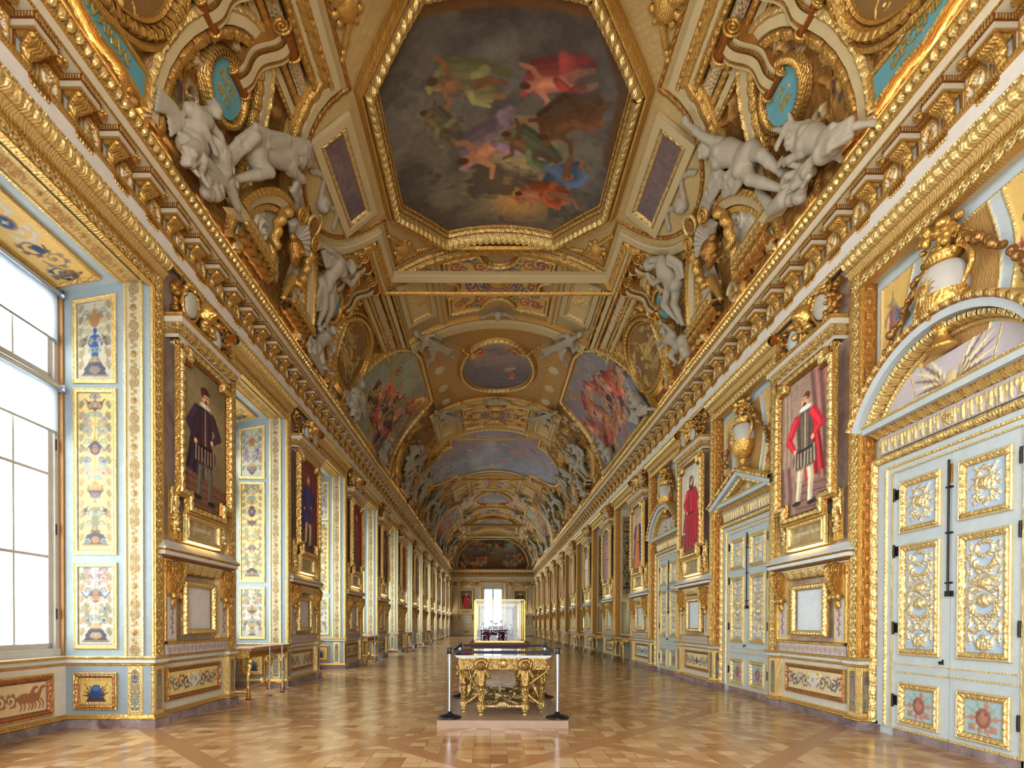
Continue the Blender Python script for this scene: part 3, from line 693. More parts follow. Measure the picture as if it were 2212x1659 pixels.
# ---- frieze furniture: modillions, medallions, rosettes, guttae
def modillion():
    t = empty('frieze_bracket')
    m = MB()     # abacus (wraps the top)
    m.mould([(-.15, -.10), (-.15, .10), (.15, .10), (.15, -.10)][::-1], [(0, 0), (0, 0)], col=GOLD) if False else None
    m.box(-.135, .135, -.238, .0, -.125, -.07, col=(.78, .72, .60), g=0); m.box(-.125, .125, -.225, .0, -.145, -.125, col=GOLD, g=1)
    m.box(-.145, .145, -.25, .0, -.07, 0, col=(.56, .32, .12), g=.9)
    for k in range(9): m.box(-.135 + k * .032, -.12 + k * .032, -.262, -.25, -.058, -.012, col=GOLD2, g=1)
    for k in range(8):
        for s in (-1, 1): m.box(s * .145, s * .153, -.235 + k * .03, -.22 + k * .03, -.058, -.012, col=GOLD2, g=1)
    m.build('abacus', t, (0, 0, 0))
    pr = []                                           # fluted shell volute: tubes following an S curve
    V, F = sculpt([('c', (x, -.16, -.165), (x * .7, -.05, -.25), .034, .022) for x in (-.08, -.048, -.016, .016, .048, .08)] +
                  [('c', (x, -.185, -.16), (x, -.05, -.155), .022, .03) for x in (-.08, -.048, -.016, .016, .048, .08)] + [('e', (0, -.05, -.26), (.055, .05, .07))] +
                  [('c', (0, -.04, -.28), (0, -.035, -.42), .045, .02), ('e', (-.035, -.04, -.33), (.03, .03, .03)), ('e', (.035, -.04, -.33), (.03, .03, .03)), ('e', (0, -.05, -.36), (.03, .03, .04)), ('e', (.02, -.04, -.41), (.025, .025, .03)), ('e', (-.02, -.04, -.40), (.025, .025, .03))], res=.0125, k=.012)
    m = MB(); m.add(V, F, smooth=True, col=GOLD, g=1); m.build('acanthus_leaf', t)
    m = MB(); m.box(-.11, -.09, -.02, 0, -.50, -.08, col=GOLDD, g=1); m.box(.09, .11, -.02, 0, -.5, -.08, col=GOLDD, g=1); m.build('side_fillet', t)
    return t
def medallion(kind):
    R = Relief(.27, .42, .009, col=(.86, .83, .76))
    a = np.hypot(R.X / .118, R.Y / .19)
    R.H = np.where(np.abs(a - 1) < .14, .03 * dome((a - 1) / .14), R.H); k = np.abs(a - 1) < .14; R.C[k] = GOLD; R.G[k] = 1
    kw = dict(col=GOLD, g=1)
    if kind == 0:      # lily
        R.blob(0, .03, .03, .09, h=.03, **kw); R.leaf(.01, -.02, .9, .11, .05, n=2, curl=-1.2, h=.02, **kw); R.leaf(-.01, -.02, PI - .9, .11, .05, n=2, curl=1.2, h=.02, **kw)
        R.stroke([(-.05, -.04), (.05, -.04)], .012, h=.03, **kw); R.blob(0, -.08, .02, .05, h=.02, **kw); R.leaf(0, -.06, -.5, .06, .03, n=1, **kw); R.leaf(0, -.06, PI + .5, .06, .03, n=1, curl=-.3, **kw)
        for k in range(5): R.blob(-.05 + .025 * k, .125 - abs(k - 2) * .008, .011, .02, h=.02, **kw)
    else:              # crossed batons and crown
        R.stroke([(-.07, -.12), (.07, .10)], .014, h=.025, **kw); R.stroke([(.07, -.12), (-.07, .10)], .014, h=.025, **kw); R.blob(0, -.01, .035, .045, h=.035, **kw)
        R.leaf(-.05, -.1, 1.9, .12, .05, n=3, **kw); R.leaf(.05, -.1, 1.2, .12, .05, n=3, curl=-.3, **kw)
        for k in range(5): R.blob(-.05 + .025 * k, .13 - abs(k - 2) * .008, .012, .022, h=.02, **kw)
    m = MB(); m.relief(R, oy=.002); frame(m, -.15, -.225, .15, .225, [(0, 0), (.004, .012), (.014, .012), (.018, 0)], col=GOLD, g=1)
    t = m.build('frieze_medallion'); return t
def rosette():
    m = MB(); V, F = sculpt([('e', (0, 0, -.02), (.03, .03, .03))] + [('e', (.055 * math.cos(a), .055 * math.sin(a), -.012), (.034, .02, .018), ((math.cos(a), math.sin(a), 0), (-math.sin(a), math.cos(a), 0), (0, 0, 1))) for a in np.arange(8) * PI / 4], res=.009, k=.008)
    m.add(V, F, smooth=True, col=GOLD, g=1); return m.build('soffit_rosette')
mod, med0, med1, ros = modillion(), medallion(0), medallion(1), rosette()
ros['category'] = 'rosette'; mod['category'] = 'bracket'; med0['category'] = med1['category'] = 'medallion'
STEP = BAY / 8
used = {}
def place(src, loc, rot, label, group):
    if src.name not in used: used[src.name] = 1; src.location = loc; src.rotation_euler = (0, 0, rot); tag(src, label, None, group); return src
    return dup(src, loc, rot, label=label, group=group)
for side, rot, X in ((1, RL, XL), (-1, RR, XR)):
    wn = 'window wall' if side > 0 else 'door wall'
    n0 = 1
    for k in range(0, int((END - 4.6) / STEP) + 1):
        y = 4.66 + STEP * k
        if y > END - .35: break
        bay = int((y - (PZ - BAY / 2)) // BAY); bt = 'above the %s portrait of the %s' % (ordn(min(max(bay, 0), 11)), wn)
        if y < PZ - BAY / 2 - .01: bt = 'before the first portrait of the %s' % wn
        place(mod, (X - side * .13, y, 7.184), rot, 'gilded shell-leaf frieze bracket ' + bt, 'frieze brackets of the ' + wn)
        y2 = y + STEP / 2
        if y2 < END - .4:
            place((med0, med1)[k % 2], (X - side * .127, y2, 6.905), rot, ('gilded lily medallion' if k % 2 == 0 else 'gilded crossed-baton medallion') + ' in the frieze ' + bt, 'frieze medallions of the ' + wn)
            place(ros, (X + side * .0, y2, 7.18), rot, 'gilded soffit rosette under the cornice ' + bt, 'cornice rosettes of the ' + wn)
    m = MB()
    for k in range(0, int((END - 4.6) / STEP)):
        y = (4.66 + STEP * k) * side
        m.box(y - .12, y + .12, -.055, -.03, 6.585, 6.615, col=GOLDD, g=1)
        for q in range(6): m.lathe([(.0, 6.545), (.014, 6.548), (.009, 6.585)], (y - .1 + q * .04, -.042, 0), n=6, col=GOLD, g=1)
    m.build('trim_%d' % (5 if side > 0 else 6), loc=(X, 0, 0), rot=rot, kind='structure')

# ---- camera
cam = bpy.data.cameras.new('camera'); co = bpy.data.objects.new('camera', cam); COL.objects.link(co)
cam.sensor_width = 36; cam.lens = 36 * 1150 / 2212; cam.clip_start = .05; cam.clip_end = 300
PIT = math.radians(.5)
co.location = (0, 0, EYE); co.rotation_mode = 'QUATERNION'
co.rotation_quaternion = (Matrix.Rotation(PI / 2 - PIT, 3, 'X') @ Matrix.Rotation(math.radians(.15), 3, 'Z')).to_quaternion()
cam.shift_x = (1106 - 1059.5) / 2212; cam.shift_y = (1348 + 1150 * math.tan(PIT) - 829.5) / 2212
bpy.context.scene.camera = co
# ------------------------------------------------------------------ painted surfaces
def tone(c, k): return tuple(min(1, max(0, v * k)) for v in c)
def mixc(a, b, t): return tuple(x * (1 - t) + y * t for x, y in zip(a, b))
def wash(R, cols, ax='y', amp=.25, f=2.2, seed=0):
    """cloudy background blended through a list of colours along an axis"""
    t = (R.Y - R.y0) / R.h if ax == 'y' else (R.X - R.x0) / R.w
    t = np.clip(t + (fbm(R.X * f, R.Y * f, seed) - .5) * amp * 2, 0, .999) * (len(cols) - 1)
    i = t.astype(int); f_ = (t - i)[..., None]; C = np.array(cols, float); C = np.vstack([C, C[-1:]])
    R.C[:] = C[i] * (1 - f_) + C[i + 1] * f_
def grain(R, a=.12, f=14, seed=3):
    R.C *= (1 - a / 2 + a * fbm(R.X * f, R.Y * f * 1.3, seed, 3))[..., None] * 1.0
def pstroke(R, pts, w0, w1, col, hi=None, soft=.35):
    R.stroke(pts, w0, w1, col=col, g=0, mode='paint', soft=soft)
    if hi is not None:
        P = np.asarray(pts, float); R.stroke(P + np.array([-w0 * .3, w0 * .15]), w0 * .42, w1 * .4, col=hi, g=0, mode='paint', soft=.9)
def pblob(R, x, y, rx, ry, col, hi=None, rot=0, soft=.3):
    R.blob(x, y, rx, ry, col=col, g=0, mode='paint', rot=rot, soft=soft)
    if hi is not None: R.blob(x - rx * .25, y + ry * .2, rx * .5, ry * .5, col=hi, g=0, mode='paint', rot=rot, soft=.9)
def folds(R, x0, y0, x1, y1, x2, y2, x3, y3, col, n=5, amp=.35):
    """drapery quad: left edge (x0,y0)-(x1,y1), right edge (x3,y3)-(x2,y2), with painted pleats"""
    R.poly([(x0, y0), (x1, y1), (x2, y2), (x3, y3)], col=col, g=0)
    for k in range(n):
        t = (k + .5) / n; a = (x0 + (x3 - x0) * t, y0 + (y3 - y0) * t); b = (x1 + (x2 - x1) * t, y1 + (y2 - y1) * t); w = math.hypot(x3 - x0, y3 - y0) / n
        c = tone(col, 1 + amp * (1 if k % 2 else -1)); R.stroke([a, ((a[0] + b[0]) / 2 + w * .3, (a[1] + b[1]) / 2), b], w * .3, w * .4, col=c, g=0, mode='paint', soft=.9)
SKIN = (.80, .60, .46)
def head(R, x, y, r, hair, face=1, beard=True, hat=None, ruff=None, long=False):
    if long: pblob(R, x, y - r * .5, r * 1.1, r * 1.7, hair)
    pblob(R, x, y, r * .74, r, SKIN, tone(SKIN, 1.12)); pblob(R, x - face * r * .25, y + r * .45, r * .7, r * .62, hair)
    pblob(R, x + face * r * .12, y - r * .05, r * .52, r * .62, tone(SKIN, 1.05))
    for s in (-1, 1): pblob(R, x + face * r * .15 + s * r * .24, y + r * .10, r * .1, r * .06, (.16, .1, .08)); pstroke(R, [(x + face * r * .15 + s * r * .14, y + r * .22), (x + face * r * .15 + s * r * .34, y + r * .21)], r * .04, r * .03, tone(hair, .9))
    pstroke(R, [(x + face * r * .2, y + r * .1), (x + face * r * .27, y - r * .18)], r * .06, r * .07, tone(SKIN, .82)); pstroke(R, [(x + face * r * .05, y - r * .42), (x + face * r * .3, y - r * .42)], r * .06, r * .05, (.60, .28, .22))
    if beard: pblob(R, x + face * r * .15, y - r * .72, r * .35, r * .36, hair); pstroke(R, [(x - .02 * r, y - r * .3), (x + face * r * .35, y - r * .3)], r * .07, r * .05, hair)
    if hat: pblob(R, x, y + r * .9, r * 1.0, r * .35, hat); pblob(R, x, y + r * 1.15, r * .7, r * .4, hat)
    if ruff: pblob(R, x, y - r * 1.15, r * 1.15, r * .38, ruff, tone(ruff, 1.1))
def portrait(R, sp):
    """R.y runs 0..2.08, standing person in period costume"""
    bg = sp['bg']; wash(R, [tone(bg, .75), bg, tone(bg, 1.12), tone(bg, .9)], amp=.3, f=1.6, seed=sp['seed'])
    R.poly([(-.7, -.1), (-.7, .55), (.7, .40), (.7, -.1)], col=sp['floor'], g=0)
    for k in range(4): pstroke(R, [(-.7, .12 + .11 * k), (.7, .02 + .11 * k)], .012, .012, tone(sp['floor'], .72))
    if sp.get('curtain'): folds(R, .12, 2.1, .34, .5, .75, .4, .75, 2.1, sp['curtain'], 6, .22)
    if sp.get('column'): folds(R, -.66, .5, -.60, 2.1, -.34, 2.1, -.34, .5, sp['column'], 5, .1)
    if sp.get('table'): folds(R, -.66, 0, -.66, .78, -.28, .74, -.22, .05, sp['table'], 4, .2)
    sv = (R.x0, R.dx, R.w, R.X); R.x0, R.dx, R.w, R.X = [v / 1.27 for v in sv]
    c = sp['cloak']; d = sp['coat']; h = sp['hose']; x = sp.get('x', 0); f = sp.get('f', 1)
    folds(R, x - .22 * f, 1.52, x - .40 * f, .55, x - .02 * f, .45, x + .06 * f, 1.5, c, 6, .3)
    if sp.get('robe'):
        folds(R, x - .16, 1.5, x - .32, .12, x + .32, .12, x + .17, 1.5, d, 8, .22)
    else:
        pstroke(R, [(x - .07, .82), (x - .10, .48), (x - .13, .2)], .075, .045, h, tone(h, 1.35)); pstroke(R, [(x + .08, .82), (x + .13, .5), (x + .11, .16)], .075, .045, h, tone(h, 1.35))
        pblob(R, x - .16, .16, .09, .035, tone(d, .4)); pblob(R, x + .15, .12, .09, .035, tone(d, .4))
        for s in (-1, 1):
            pblob(R, x + s * .1, .84, .14, .17, tone(d, .8))
            for k in range(4): pstroke(R, [(x + s * .1 - .09 + k * .06, .97), (x + s * .1 - .1 + k * .066, .72)], .012, .014, sp.get('trim', tone(d, 1.5)))
    R.poly([(x - .19, 1.5), (x - .13, .92), (x + .13, .92), (x + .2, 1.5), (x, 1.56)], col=d, g=0)
    for k in range(-2, 3): pstroke(R, [(x + k * .06, 1.48), (x + k * .045, .95)], .010, .012, tone(d, 1.35 if k % 2 else .7))
    pstroke(R, [(x + .01, 1.5), (x + .01, .95)], .014, .014, sp.get('trim', tone(d, 1.5)))
    pstroke(R, [(x - .12, .95), (x + .13, .95)], .022, .022, tone(d, .5))
    for s, ex, ey, hx, hy in ((-1, -.33, 1.2, -.2, .98), (1, .32, 1.22, .16, 1.08)):
        pstroke(R, [(x + s * .17, 1.45), (x + ex, ey)], .08, .065, sp.get('sleeve', c), tone(sp.get('sleeve', c), 1.4)); pstroke(R, [(x + ex, ey), (x + hx, hy)], .062, .04, sp.get('sleeve', c), tone(sp.get('sleeve', c), 1.3))
        pblob(R, x + hx, hy, .035, .04, SKIN, tone(SKIN, 1.15))
    if sp.get('drape'): folds(R, x + .05 * f, 1.52, x + .16 * f, .3, x + .42 * f, .35, x + .26 * f, 1.46, sp['drape'], 5, .25)
    head(R, x + .01, 1.70, .105, sp['hair'], f, sp.get('beard', True), sp.get('hat'), sp.get('ruff'), sp.get('long', False))
    R.x0, R.dx, R.w, R.X = sv; grain(R, .22, 16, sp['seed']); R.C = R.C * 1.12 + .02
PAINTERS = {}
def vignette_notes(): pass

def sym(fn, *a, **k):
    fn(1); fn(-1)
GP = [(.13, .24, .46), (.35, .24, .22), (.44, .41, .30), (.24, .20, .24), (.55, .38, .22)]
def grotesque(R, seed=0, ground=(.93, .86, .66), dark=0, step=None, tall=True, rich=1., dense=1.):
    """candelabrum decoration, symmetric about the vertical axis; painted, nearly flat"""
    rs = random.Random(seed); w = R.w / 2; y0 = R.y0; H = R.h; R.C[:] = ground
    R.C *= (.97 + .06 * fbm(R.X * 6, R.Y * 6, seed))[..., None]
    def P(col): return dict(col=col, g=0, h=.0, mode='paint')
    lc = (.55, .44, .30); y = y0 + H * .03; u = w * 2
    blue, brn, olv, plum, och = GP
    seq = []
    order = ['ped', 'figure', 'vase', 'scroll', 'mask', 'scroll', 'bird', 'shield', 'fan', 'scroll', 'cup']
    i = rs.randrange(3) if seed else 0
    R.stroke([(0, y0 + .02), (0, y0 + H - .02)], u * .012, **P(lc))
    while y < y0 + H - u * .3:
        k = order[i % len(order)] if seq or seed % 2 else 'ped'; i += 1; seq.append(k); c = rs.choice(GP); c2 = rs.choice([olv, brn, och, plum])
        room = y0 + H - y
        if k == 'ped':
            hh = min(u * .42, room * .5); R.poly([(-w * .8, y), (-w * .6, y + hh * .35), (-w * .66, y + hh * .5), (-w * .3, y + hh), (w * .3, y + hh), (w * .66, y + hh * .5), (w * .6, y + hh * .35), (w * .8, y)], col=plum if not dark else c, g=0)
            R.blob(0, y + hh * .4, w * .25, hh * .25, **P(och)); R.stroke([(-w * .8, y + .01), (w * .8, y + .01)], .008, **P(lc)); y += hh
        elif k == 'figure' and room > u * 1.3:
            hh = u * .95; R.fig(0, y, hh, blue if rs.random() < .6 else olv, g=0, h=0, flip=rs.choice((1, -1)))
            R.C[:] = R.C
            for s in (1, -1):
                R.stroke([(s * w * .8, y), (s * w * .62, y + hh * .4), (s * w * .85, y + hh * .8)], .007, **P(lc)); R.leaf(s * w * .75, y + hh * .5, PI / 2 + s * .4, hh * .35, w * .3, n=3, curl=s * .4, **P(c2))
            R.rect(-w * .35, y - .01, w * .35, y + .015, 0, col=brn); y += hh * 1.02
        elif k == 'vase':
            hh = u * .5; R.poly([(-w * .12, y), (-w * .55, y + hh * .55), (-w * .4, y + hh * .7), (w * .4, y + hh * .7), (w * .55, y + hh * .55), (w * .12, y)], col=c2, g=0)
            R.stroke([(-w * .5, y + hh * .55), (w * .5, y + hh * .55)], .01, **P(och)); R.leaf(0, y + hh * .65, PI / 2, hh * .45, w * .3, n=3, curl=0, **P(och))
            for s in (1, -1): R.leaf(s * w * .2, y + hh * .6, PI / 2 - s * .8, hh * .5, w * .25, n=2, curl=s * -.6, **P(olv))
            y += hh * 1.1
        elif k == 'scroll':
            hh = u * .75; cc = rs.choice([(.50, .52, .50), olv, (.45, .36, .42), (.50, .44, .30)])
            for s in (1, -1):
                for q, (fx, fy, rr) in enumerate(((.5, .3, .3), (.55, .75, .22))):
                    t = np.linspace(0, 1, 24); a = (PI if s > 0 else 0) + s * t * 2.6 * PI * (1 if q else -1); r = w * rr * (1 - t * .75)
                    R.stroke(np.stack([s * w * fx + r * np.cos(a), y + hh * fy + r * np.sin(a)], -1), .015, .008, **P(cc)); R.blob(s * w * fx, y + hh * fy, w * .09, **P(rs.choice([(.72, .30, .28), blue, och])))
                    for z in range(4):
                        b = 1.3 * z + q; R.leaf(s * w * (fx + rr * .9 * math.cos(b)), y + hh * fy + w * rr * .9 * math.sin(b), b, w * .3, w * .2, n=2, **P(cc))
            y += hh
        elif k == 'mask':
            hh = u * .42; R.blob(0, y + hh * .5, w * .34, hh * .48, **P(c)); R.blob(0, y + hh * .45, w * .2, hh * .33, **P(och)); R.blob(-w * .08, y + hh * .55, .012, .008, **P(brn)); R.blob(w * .08, y + hh * .55, .012, .008, **P(brn))
            for a in np.arange(-.9, 1, .45): R.leaf(0, y + hh * .8, PI / 2 + a * 1.4, hh * .45, w * .16, n=1, **P(c2))
            for s in (1, -1): R.stroke([(s * w * .3, y + hh * .7), (s * w * .55, y + hh * .35), (s * w * .85, y + hh * .75)], .010, **P(blue))
            y += hh * 1.2
        elif k == 'bird':
            hh = u * .45
            for s in (1, -1): R.leaf(0, y + hh * .35, PI / 2 - s * 1.05, w * .8, w * .35, n=4, curl=s * .5, **P(brn))
            R.blob(0, y + hh * .45, w * .13, hh * .35, **P(brn)); R.blob(0, y + hh * .85, w * .08, **P(olv)); y += hh * 1.1
        elif k == 'shield':
            hh = u * .6; R.blob(0, y + hh * .5, w * .42, hh * .5, **P(och)); R.blob(0, y + hh * .5, w * .34, hh * .42, **P(c)); R.rosette(0, y + hh * .5, w * .22, 5, **P(och))
            for s in (1, -1): R.spiral(s * w * .6, y + hh * .5, w * .2, 1.3, 0, s, w=.009, **P(lc))
            y += hh * 1.1
        elif k == 'fan':
            hh = u * .4
            for a in np.linspace(-1.2, 1.2, 7): R.stroke([(0, y), (math.sin(a) * w * .55, y + math.cos(a) * hh)], .008, .016, **P(olv))
            y += hh * 1.1
        elif k == 'cup':
            hh = u * .5; R.poly([(-w * .08, y), (-w * .5, y + hh * .8), (w * .5, y + hh * .8), (w * .08, y)], col=blue, g=0); R.blob(0, y + hh * .8, w * .5, hh * .1, **P(och)); R.blob(0, y + hh * .95, w * .2, **P((.70, .35, .25))); y += hh * 1.2
        else: y += u * .12
        if len(seq) > 40: break
    fl = [(.58, .52, .40), (.40, .38, .40), (.62, .50, .30), (.46, .50, .46)]
    for yy in np.arange(y0 + u * .2, y0 + H - u * .15, u * .27):
        c = fl[int(yy * 10) % 4]; q = .42 + .2 * math.sin(yy * 5)
        for s in (1, -1): R.acanthus(s * w * q, yy, PI / 2 - s * .6, u * .085, s, w=.008, col=c, g=0, h=0, mode='paint')
    for s in (1, -1):      # little side sprigs
        for yy in np.arange(y0 + u * .3, y0 + H - u * .2, u * .33): R.leaf(s * w * .86, yy, PI / 2 + s * .2, u * .24, u * .14, n=3, curl=s * .3, **P(rs.choice([olv, lc, (.52, .46, .34)])))
def frieze_paint(R, seed=0, ground=(.86, .74, .46), centre='shell'):
    """horizontal painted arabesque for dado panels"""
    rs = random.Random(seed); R.C[:] = ground; R.C *= (.96 + .08 * fbm(R.X * 5, R.Y * 5, seed))[..., None]; w = R.w / 2; hh = R.h / 2; cy = R.y0 + hh
    cols = [(.56, .56, .50), (.36, .36, .40), (.48, .36, .28), (.52, .50, .36)]
    for s in (1, -1):
        for k in range(4):
            cx = s * w * (.30 + .2 * k); c = cols[(k + seed) % 4]; up = 1 if k % 2 else -1
            R.acanthus(cx, cy - up * hh * .35, (0 if s > 0 else PI), hh * .5, up * s, w=.012, h=.004, col=c, g=0)
            R.blob(cx, cy + up * hh * .1, hh * .12, h=.006, col=(.70, .30, .28) if k % 2 else DKBLUE, g=0)
        R.stroke([(s * w * .12, cy - hh * .5), (s * w * .35, cy + hh * .45), (s * w * .6, cy - hh * .45), (s * w * .92, cy + hh * .3)], .009, h=.003, col=cols[1], g=0)
    if centre == 'shell':
        for a in np.linspace(-1.3, 1.3, 9): R.stroke([(0, cy - hh * .55), (math.sin(a) * hh * .9, cy - hh * .2 + math.cos(a) * hh * .8)], hh * .05, hh * .13, h=.012, col=(.80, .80, .76), g=0)
        for s in (1, -1): R.spiral(s * hh * .75, cy + hh * .45, hh * .3, 1.3, 0, s, w=.016, h=.014, col=GOLD2, g=.8)
        R.blob(0, cy + hh * .1, hh * .2, hh * .26, h=.018, col=(.66, .62, .52), g=0)
    else:
        R.blob(0, cy, hh * .38, hh * .62, h=.012, col=GOLD2, g=.8); R.blob(0, cy, hh * .28, hh * .5, h=.014, col=DKBLUE, g=0)
        for s in (1, -1): R.leaf(s * hh * .3, cy - hh * .2, PI / 2 - s * .9, hh * .8, hh * .4, n=3, curl=-s, h=.01, col=(.45, .45, .38), g=0)
def lettering(parent, text, size, loc, col=(.80, .68, .36), name='lettering', depth=.002):
    cu = bpy.data.curves.new('t', 'FONT'); cu.body = text; cu.size = size; cu.align_x = 'CENTER'; cu.align_y = 'CENTER'; cu.extrude = depth; cu.resolution_u = 2
    o = bpy.data.objects.new('t', cu); COL.objects.link(o); dg = bpy.context.evaluated_depsgraph_get(); me = bpy.data.meshes.new_from_object(o.evaluated_get(dg)); bpy.data.objects.remove(o)
    n = len(me.vertices); V = np.empty(n * 3); me.vertices.foreach_get('co', V); V = V.reshape(-1, 3); P = [list(p.vertices) for p in me.polygons]
    mb = MB(); by = {}
    for p in P: by.setdefault(len(p), []).append(p)
    mb.add(np.stack([V[:, 0], -V[:, 2], V[:, 1]], -1), [np.array(v) for v in by.values()], col=col, g=.8)
    return mb, name, parent, loc
def put_text(parent, text, size, loc, **k):
    mb, nm, p, l = lettering(parent, text, size, loc, **k); return mb.build(nm, p, l)
m_, nt_, b_ = newmat('slate'); tc_ = N(nt_, 'ShaderNodeTexCoord'); no_ = N(nt_, 'ShaderNodeTexNoise', Scale=7., Detail=6.); L(nt_, tc_.outputs['Object'], no_.inputs['Vector'])
cr_ = N(nt_, 'ShaderNodeValToRGB'); cr_.color_ramp.elements[0].color = (*lin((.50, .45, .34)), 1); cr_.color_ramp.elements[1].color = (*lin((.76, .66, .46)), 1); cr_.color_ramp.elements[0].position = .35; cr_.color_ramp.elements[1].position = .7
L(nt_, no_.outputs['Fac'], cr_.inputs['Fac']); L(nt_, cr_.outputs['Color'], b_.inputs['Base Color']); b_.inputs['Roughness'].default_value = .35
# ------------------------------------------------------------------ ornament pieces shared by both walls
def scroll_console(w=.13, top=.0, ht=.58, dep=.25):
    """carved S bracket, origin at its top against the wall"""
    t = empty('scroll_bracket')
    a = np.linspace(0, 1, 26); th = PI * .9 - a * PI * 2.9; r = .035 + .065 * a
    c1 = (dep - .10, -.115); P1 = np.stack([c1[0] + r * np.cos(th), c1[1] + r * np.sin(th)], -1)
    e = P1[-1]; P1 = P1[::1]
    lo = [(e[0] + 0, e[1]), ]
    # front S from the volute's outside down to the wall
    A = (c1[0] + .10, c1[1]); s = np.linspace(0, 1, 16)
    S = np.stack([A[0] * (1 - s) ** 1 + .055 * s + .035 * np.sin(s * PI * 1.0) * (1 - s), A[1] - (ht - .17) * s ** .85], -1)
    a2 = np.linspace(0, 1, 14); th2 = PI + a2 * 2.4 * PI; r2 = .045 * (1 - .6 * a2); c2 = (.055 + .045, -ht + .06); P2 = np.stack([c2[0] + r2 * np.cos(th2), c2[1] + r2 * np.sin(th2)], -1)
    top_arc = np.linspace(PI * .5, 0, 8); T = np.stack([c1[0] + .10 * np.cos(top_arc), c1[1] + .10 * np.sin(top_arc)], -1)
    path = np.vstack([[(0.0, -.012)], T, S[1:], P2])
    m = MB(); x = np.linspace(-w / 2, w / 2, 9)
    q = np.r_[0, np.cumsum(np.hypot(*np.diff(path, axis=0).T))]; k = np.linspace(0, q[-1], 70); px = np.interp(k, q, path[:, 0]); pz = np.interp(k, q, path[:, 1])
    d = np.stack([np.gradient(px), np.gradient(pz)], -1); d /= np.linalg.norm(d, axis=1)[:, None]; nx, nz = -d[:, 1], d[:, 0]
    H = .012 * np.cos(x / w * 2 * PI)[None] + .010 * np.abs(np.sin(k * 40))[:, None] * (np.abs(x) < w * .36)
    Y = -(px[:, None] - H * nx[:, None]); Z = pz[:, None] - H * nz[:, None]
    m.grid(np.stack([np.broadcast_to(x, Y.shape), Y, Z], -1), col=GOLD, g=1)
    m.build('scroll_face', t)
    m = MB()
    out = [(0, -.012)] + [tuple(v) for v in T] + [tuple(v) for v in S[1:]] + [(.0, -ht + .1)]
    for sx in (-1, 1):
        m.prism([(0, 0)] * 0 + [(u, v) for u, v in out], 0, 0, col=GOLDD) if False else None
        pts = [(sx * (w / 2 - .012), -u, v) for u, v in out]; m.poly(pts if sx > 0 else pts[::-1], col=GOLDD, g=1)
        a = np.linspace(0, 1, 40); th = PI / 2 - a * PI * 4.2; r = .092 * (1 - a * .9)
        m.tube(np.stack([np.full(40, sx * w / 2), -(c1[0] + r * np.cos(th)), c1[1] + r * np.sin(th)], -1), .009, 6, col=GOLD, g=1)
        m.ball((sx * w / 2, -c1[0], c1[1]), .018, 6, col=GOLD2, g=1)
        m.lathe([(.0, .0), (.052, .0), (.052, .02), (.035, .03), (.02, .036), (0, .036)], (sx * w / 2, -c2[0], c2[1]), n=14, ax=0, col=GOLD, g=1) if sx > 0 else m.lathe([(.0, .0), (.052, .0), (.052, -.02), (.035, -.03), (.02, -.036), (0, -.036)], (sx * w / 2, -c2[0], c2[1]), n=14, ax=0, col=GOLD, g=1)
    m.build('side_volute', t)
    V, F = sculpt([('e', (0, -.05, -ht - .02), (.045, .04, .05)), ('e', (.025, -.04, -ht - .07), (.03, .03, .04)), ('e', (-.025, -.04, -ht - .07), (.03, .03, .04)), ('c', (0, -.05, -ht - .04), (0, -.03, -ht - .15), .035, .012)], res=.012, k=.015)
    m = MB(); m.add(V, F, smooth=True, col=GOLD, g=1); m.build('leaf_drop', t)
    return t
def adopt(p, o, loc, rot=0):
    """a copy of an assembled prototype becomes a part tree of p"""
    o.parent = p; o.location = loc; o.rotation_euler = (0, 0, rot); return o
def fresh(o):
    return dup(o)
def trash(o):
    for c in list(o.children): trash(c)
    bpy.data.objects.remove(o)
def cl(n, x0, x1, y0, y1, z0, z1, r0, r1, seed):
    rs = random.Random(seed); return [('e', (rs.uniform(x0, x1), rs.uniform(y0, y1), rs.uniform(z0, z1)), tuple(rs.uniform(r0, r1) for _ in range(3))) for _ in range(n)]
def make_drop(seed=1):
    """gilded pendant of mask, drapery and fruit beside a name plate: about .22 x .75"""
    pr = [('e', (0, -.05, .62), (.06, .05, .075)), ('e', (0, -.10, .61), (.02, .03, .02))] + [('e', (.07 * math.cos(a), -.035, .64 + .08 * math.sin(a)), (.032, .03, .032)) for a in np.linspace(-.4, PI + .4, 9)]
    pr += [('c', (.03 * math.sin(k), -.04, .54 - .03 * k), (.03 * math.sin(k + 1), -.045, .51 - .03 * k), .045 - .002 * k, .043 - .002 * k) for k in range(8)]
    pr += [('c', (-.06, -.03, .55), (-.085, -.03, .33), .025, .012), ('c', (.06, -.03, .55), (.085, -.03, .35), .025, .012), ('c', (0, -.03, .30), (.01, -.02, .06), .03, .01)] + cl(9, -.05, .05, -.06, -.02, .12, .34, .02, .034, seed)
    V, F = sculpt(pr, res=.0125, k=.012); m = MB(); m.add(V, F, smooth=True, col=GOLD2, g=1)
    m.box(-.10, .10, -.012, 0, .0, .74, col=GOLD, g=1); return m
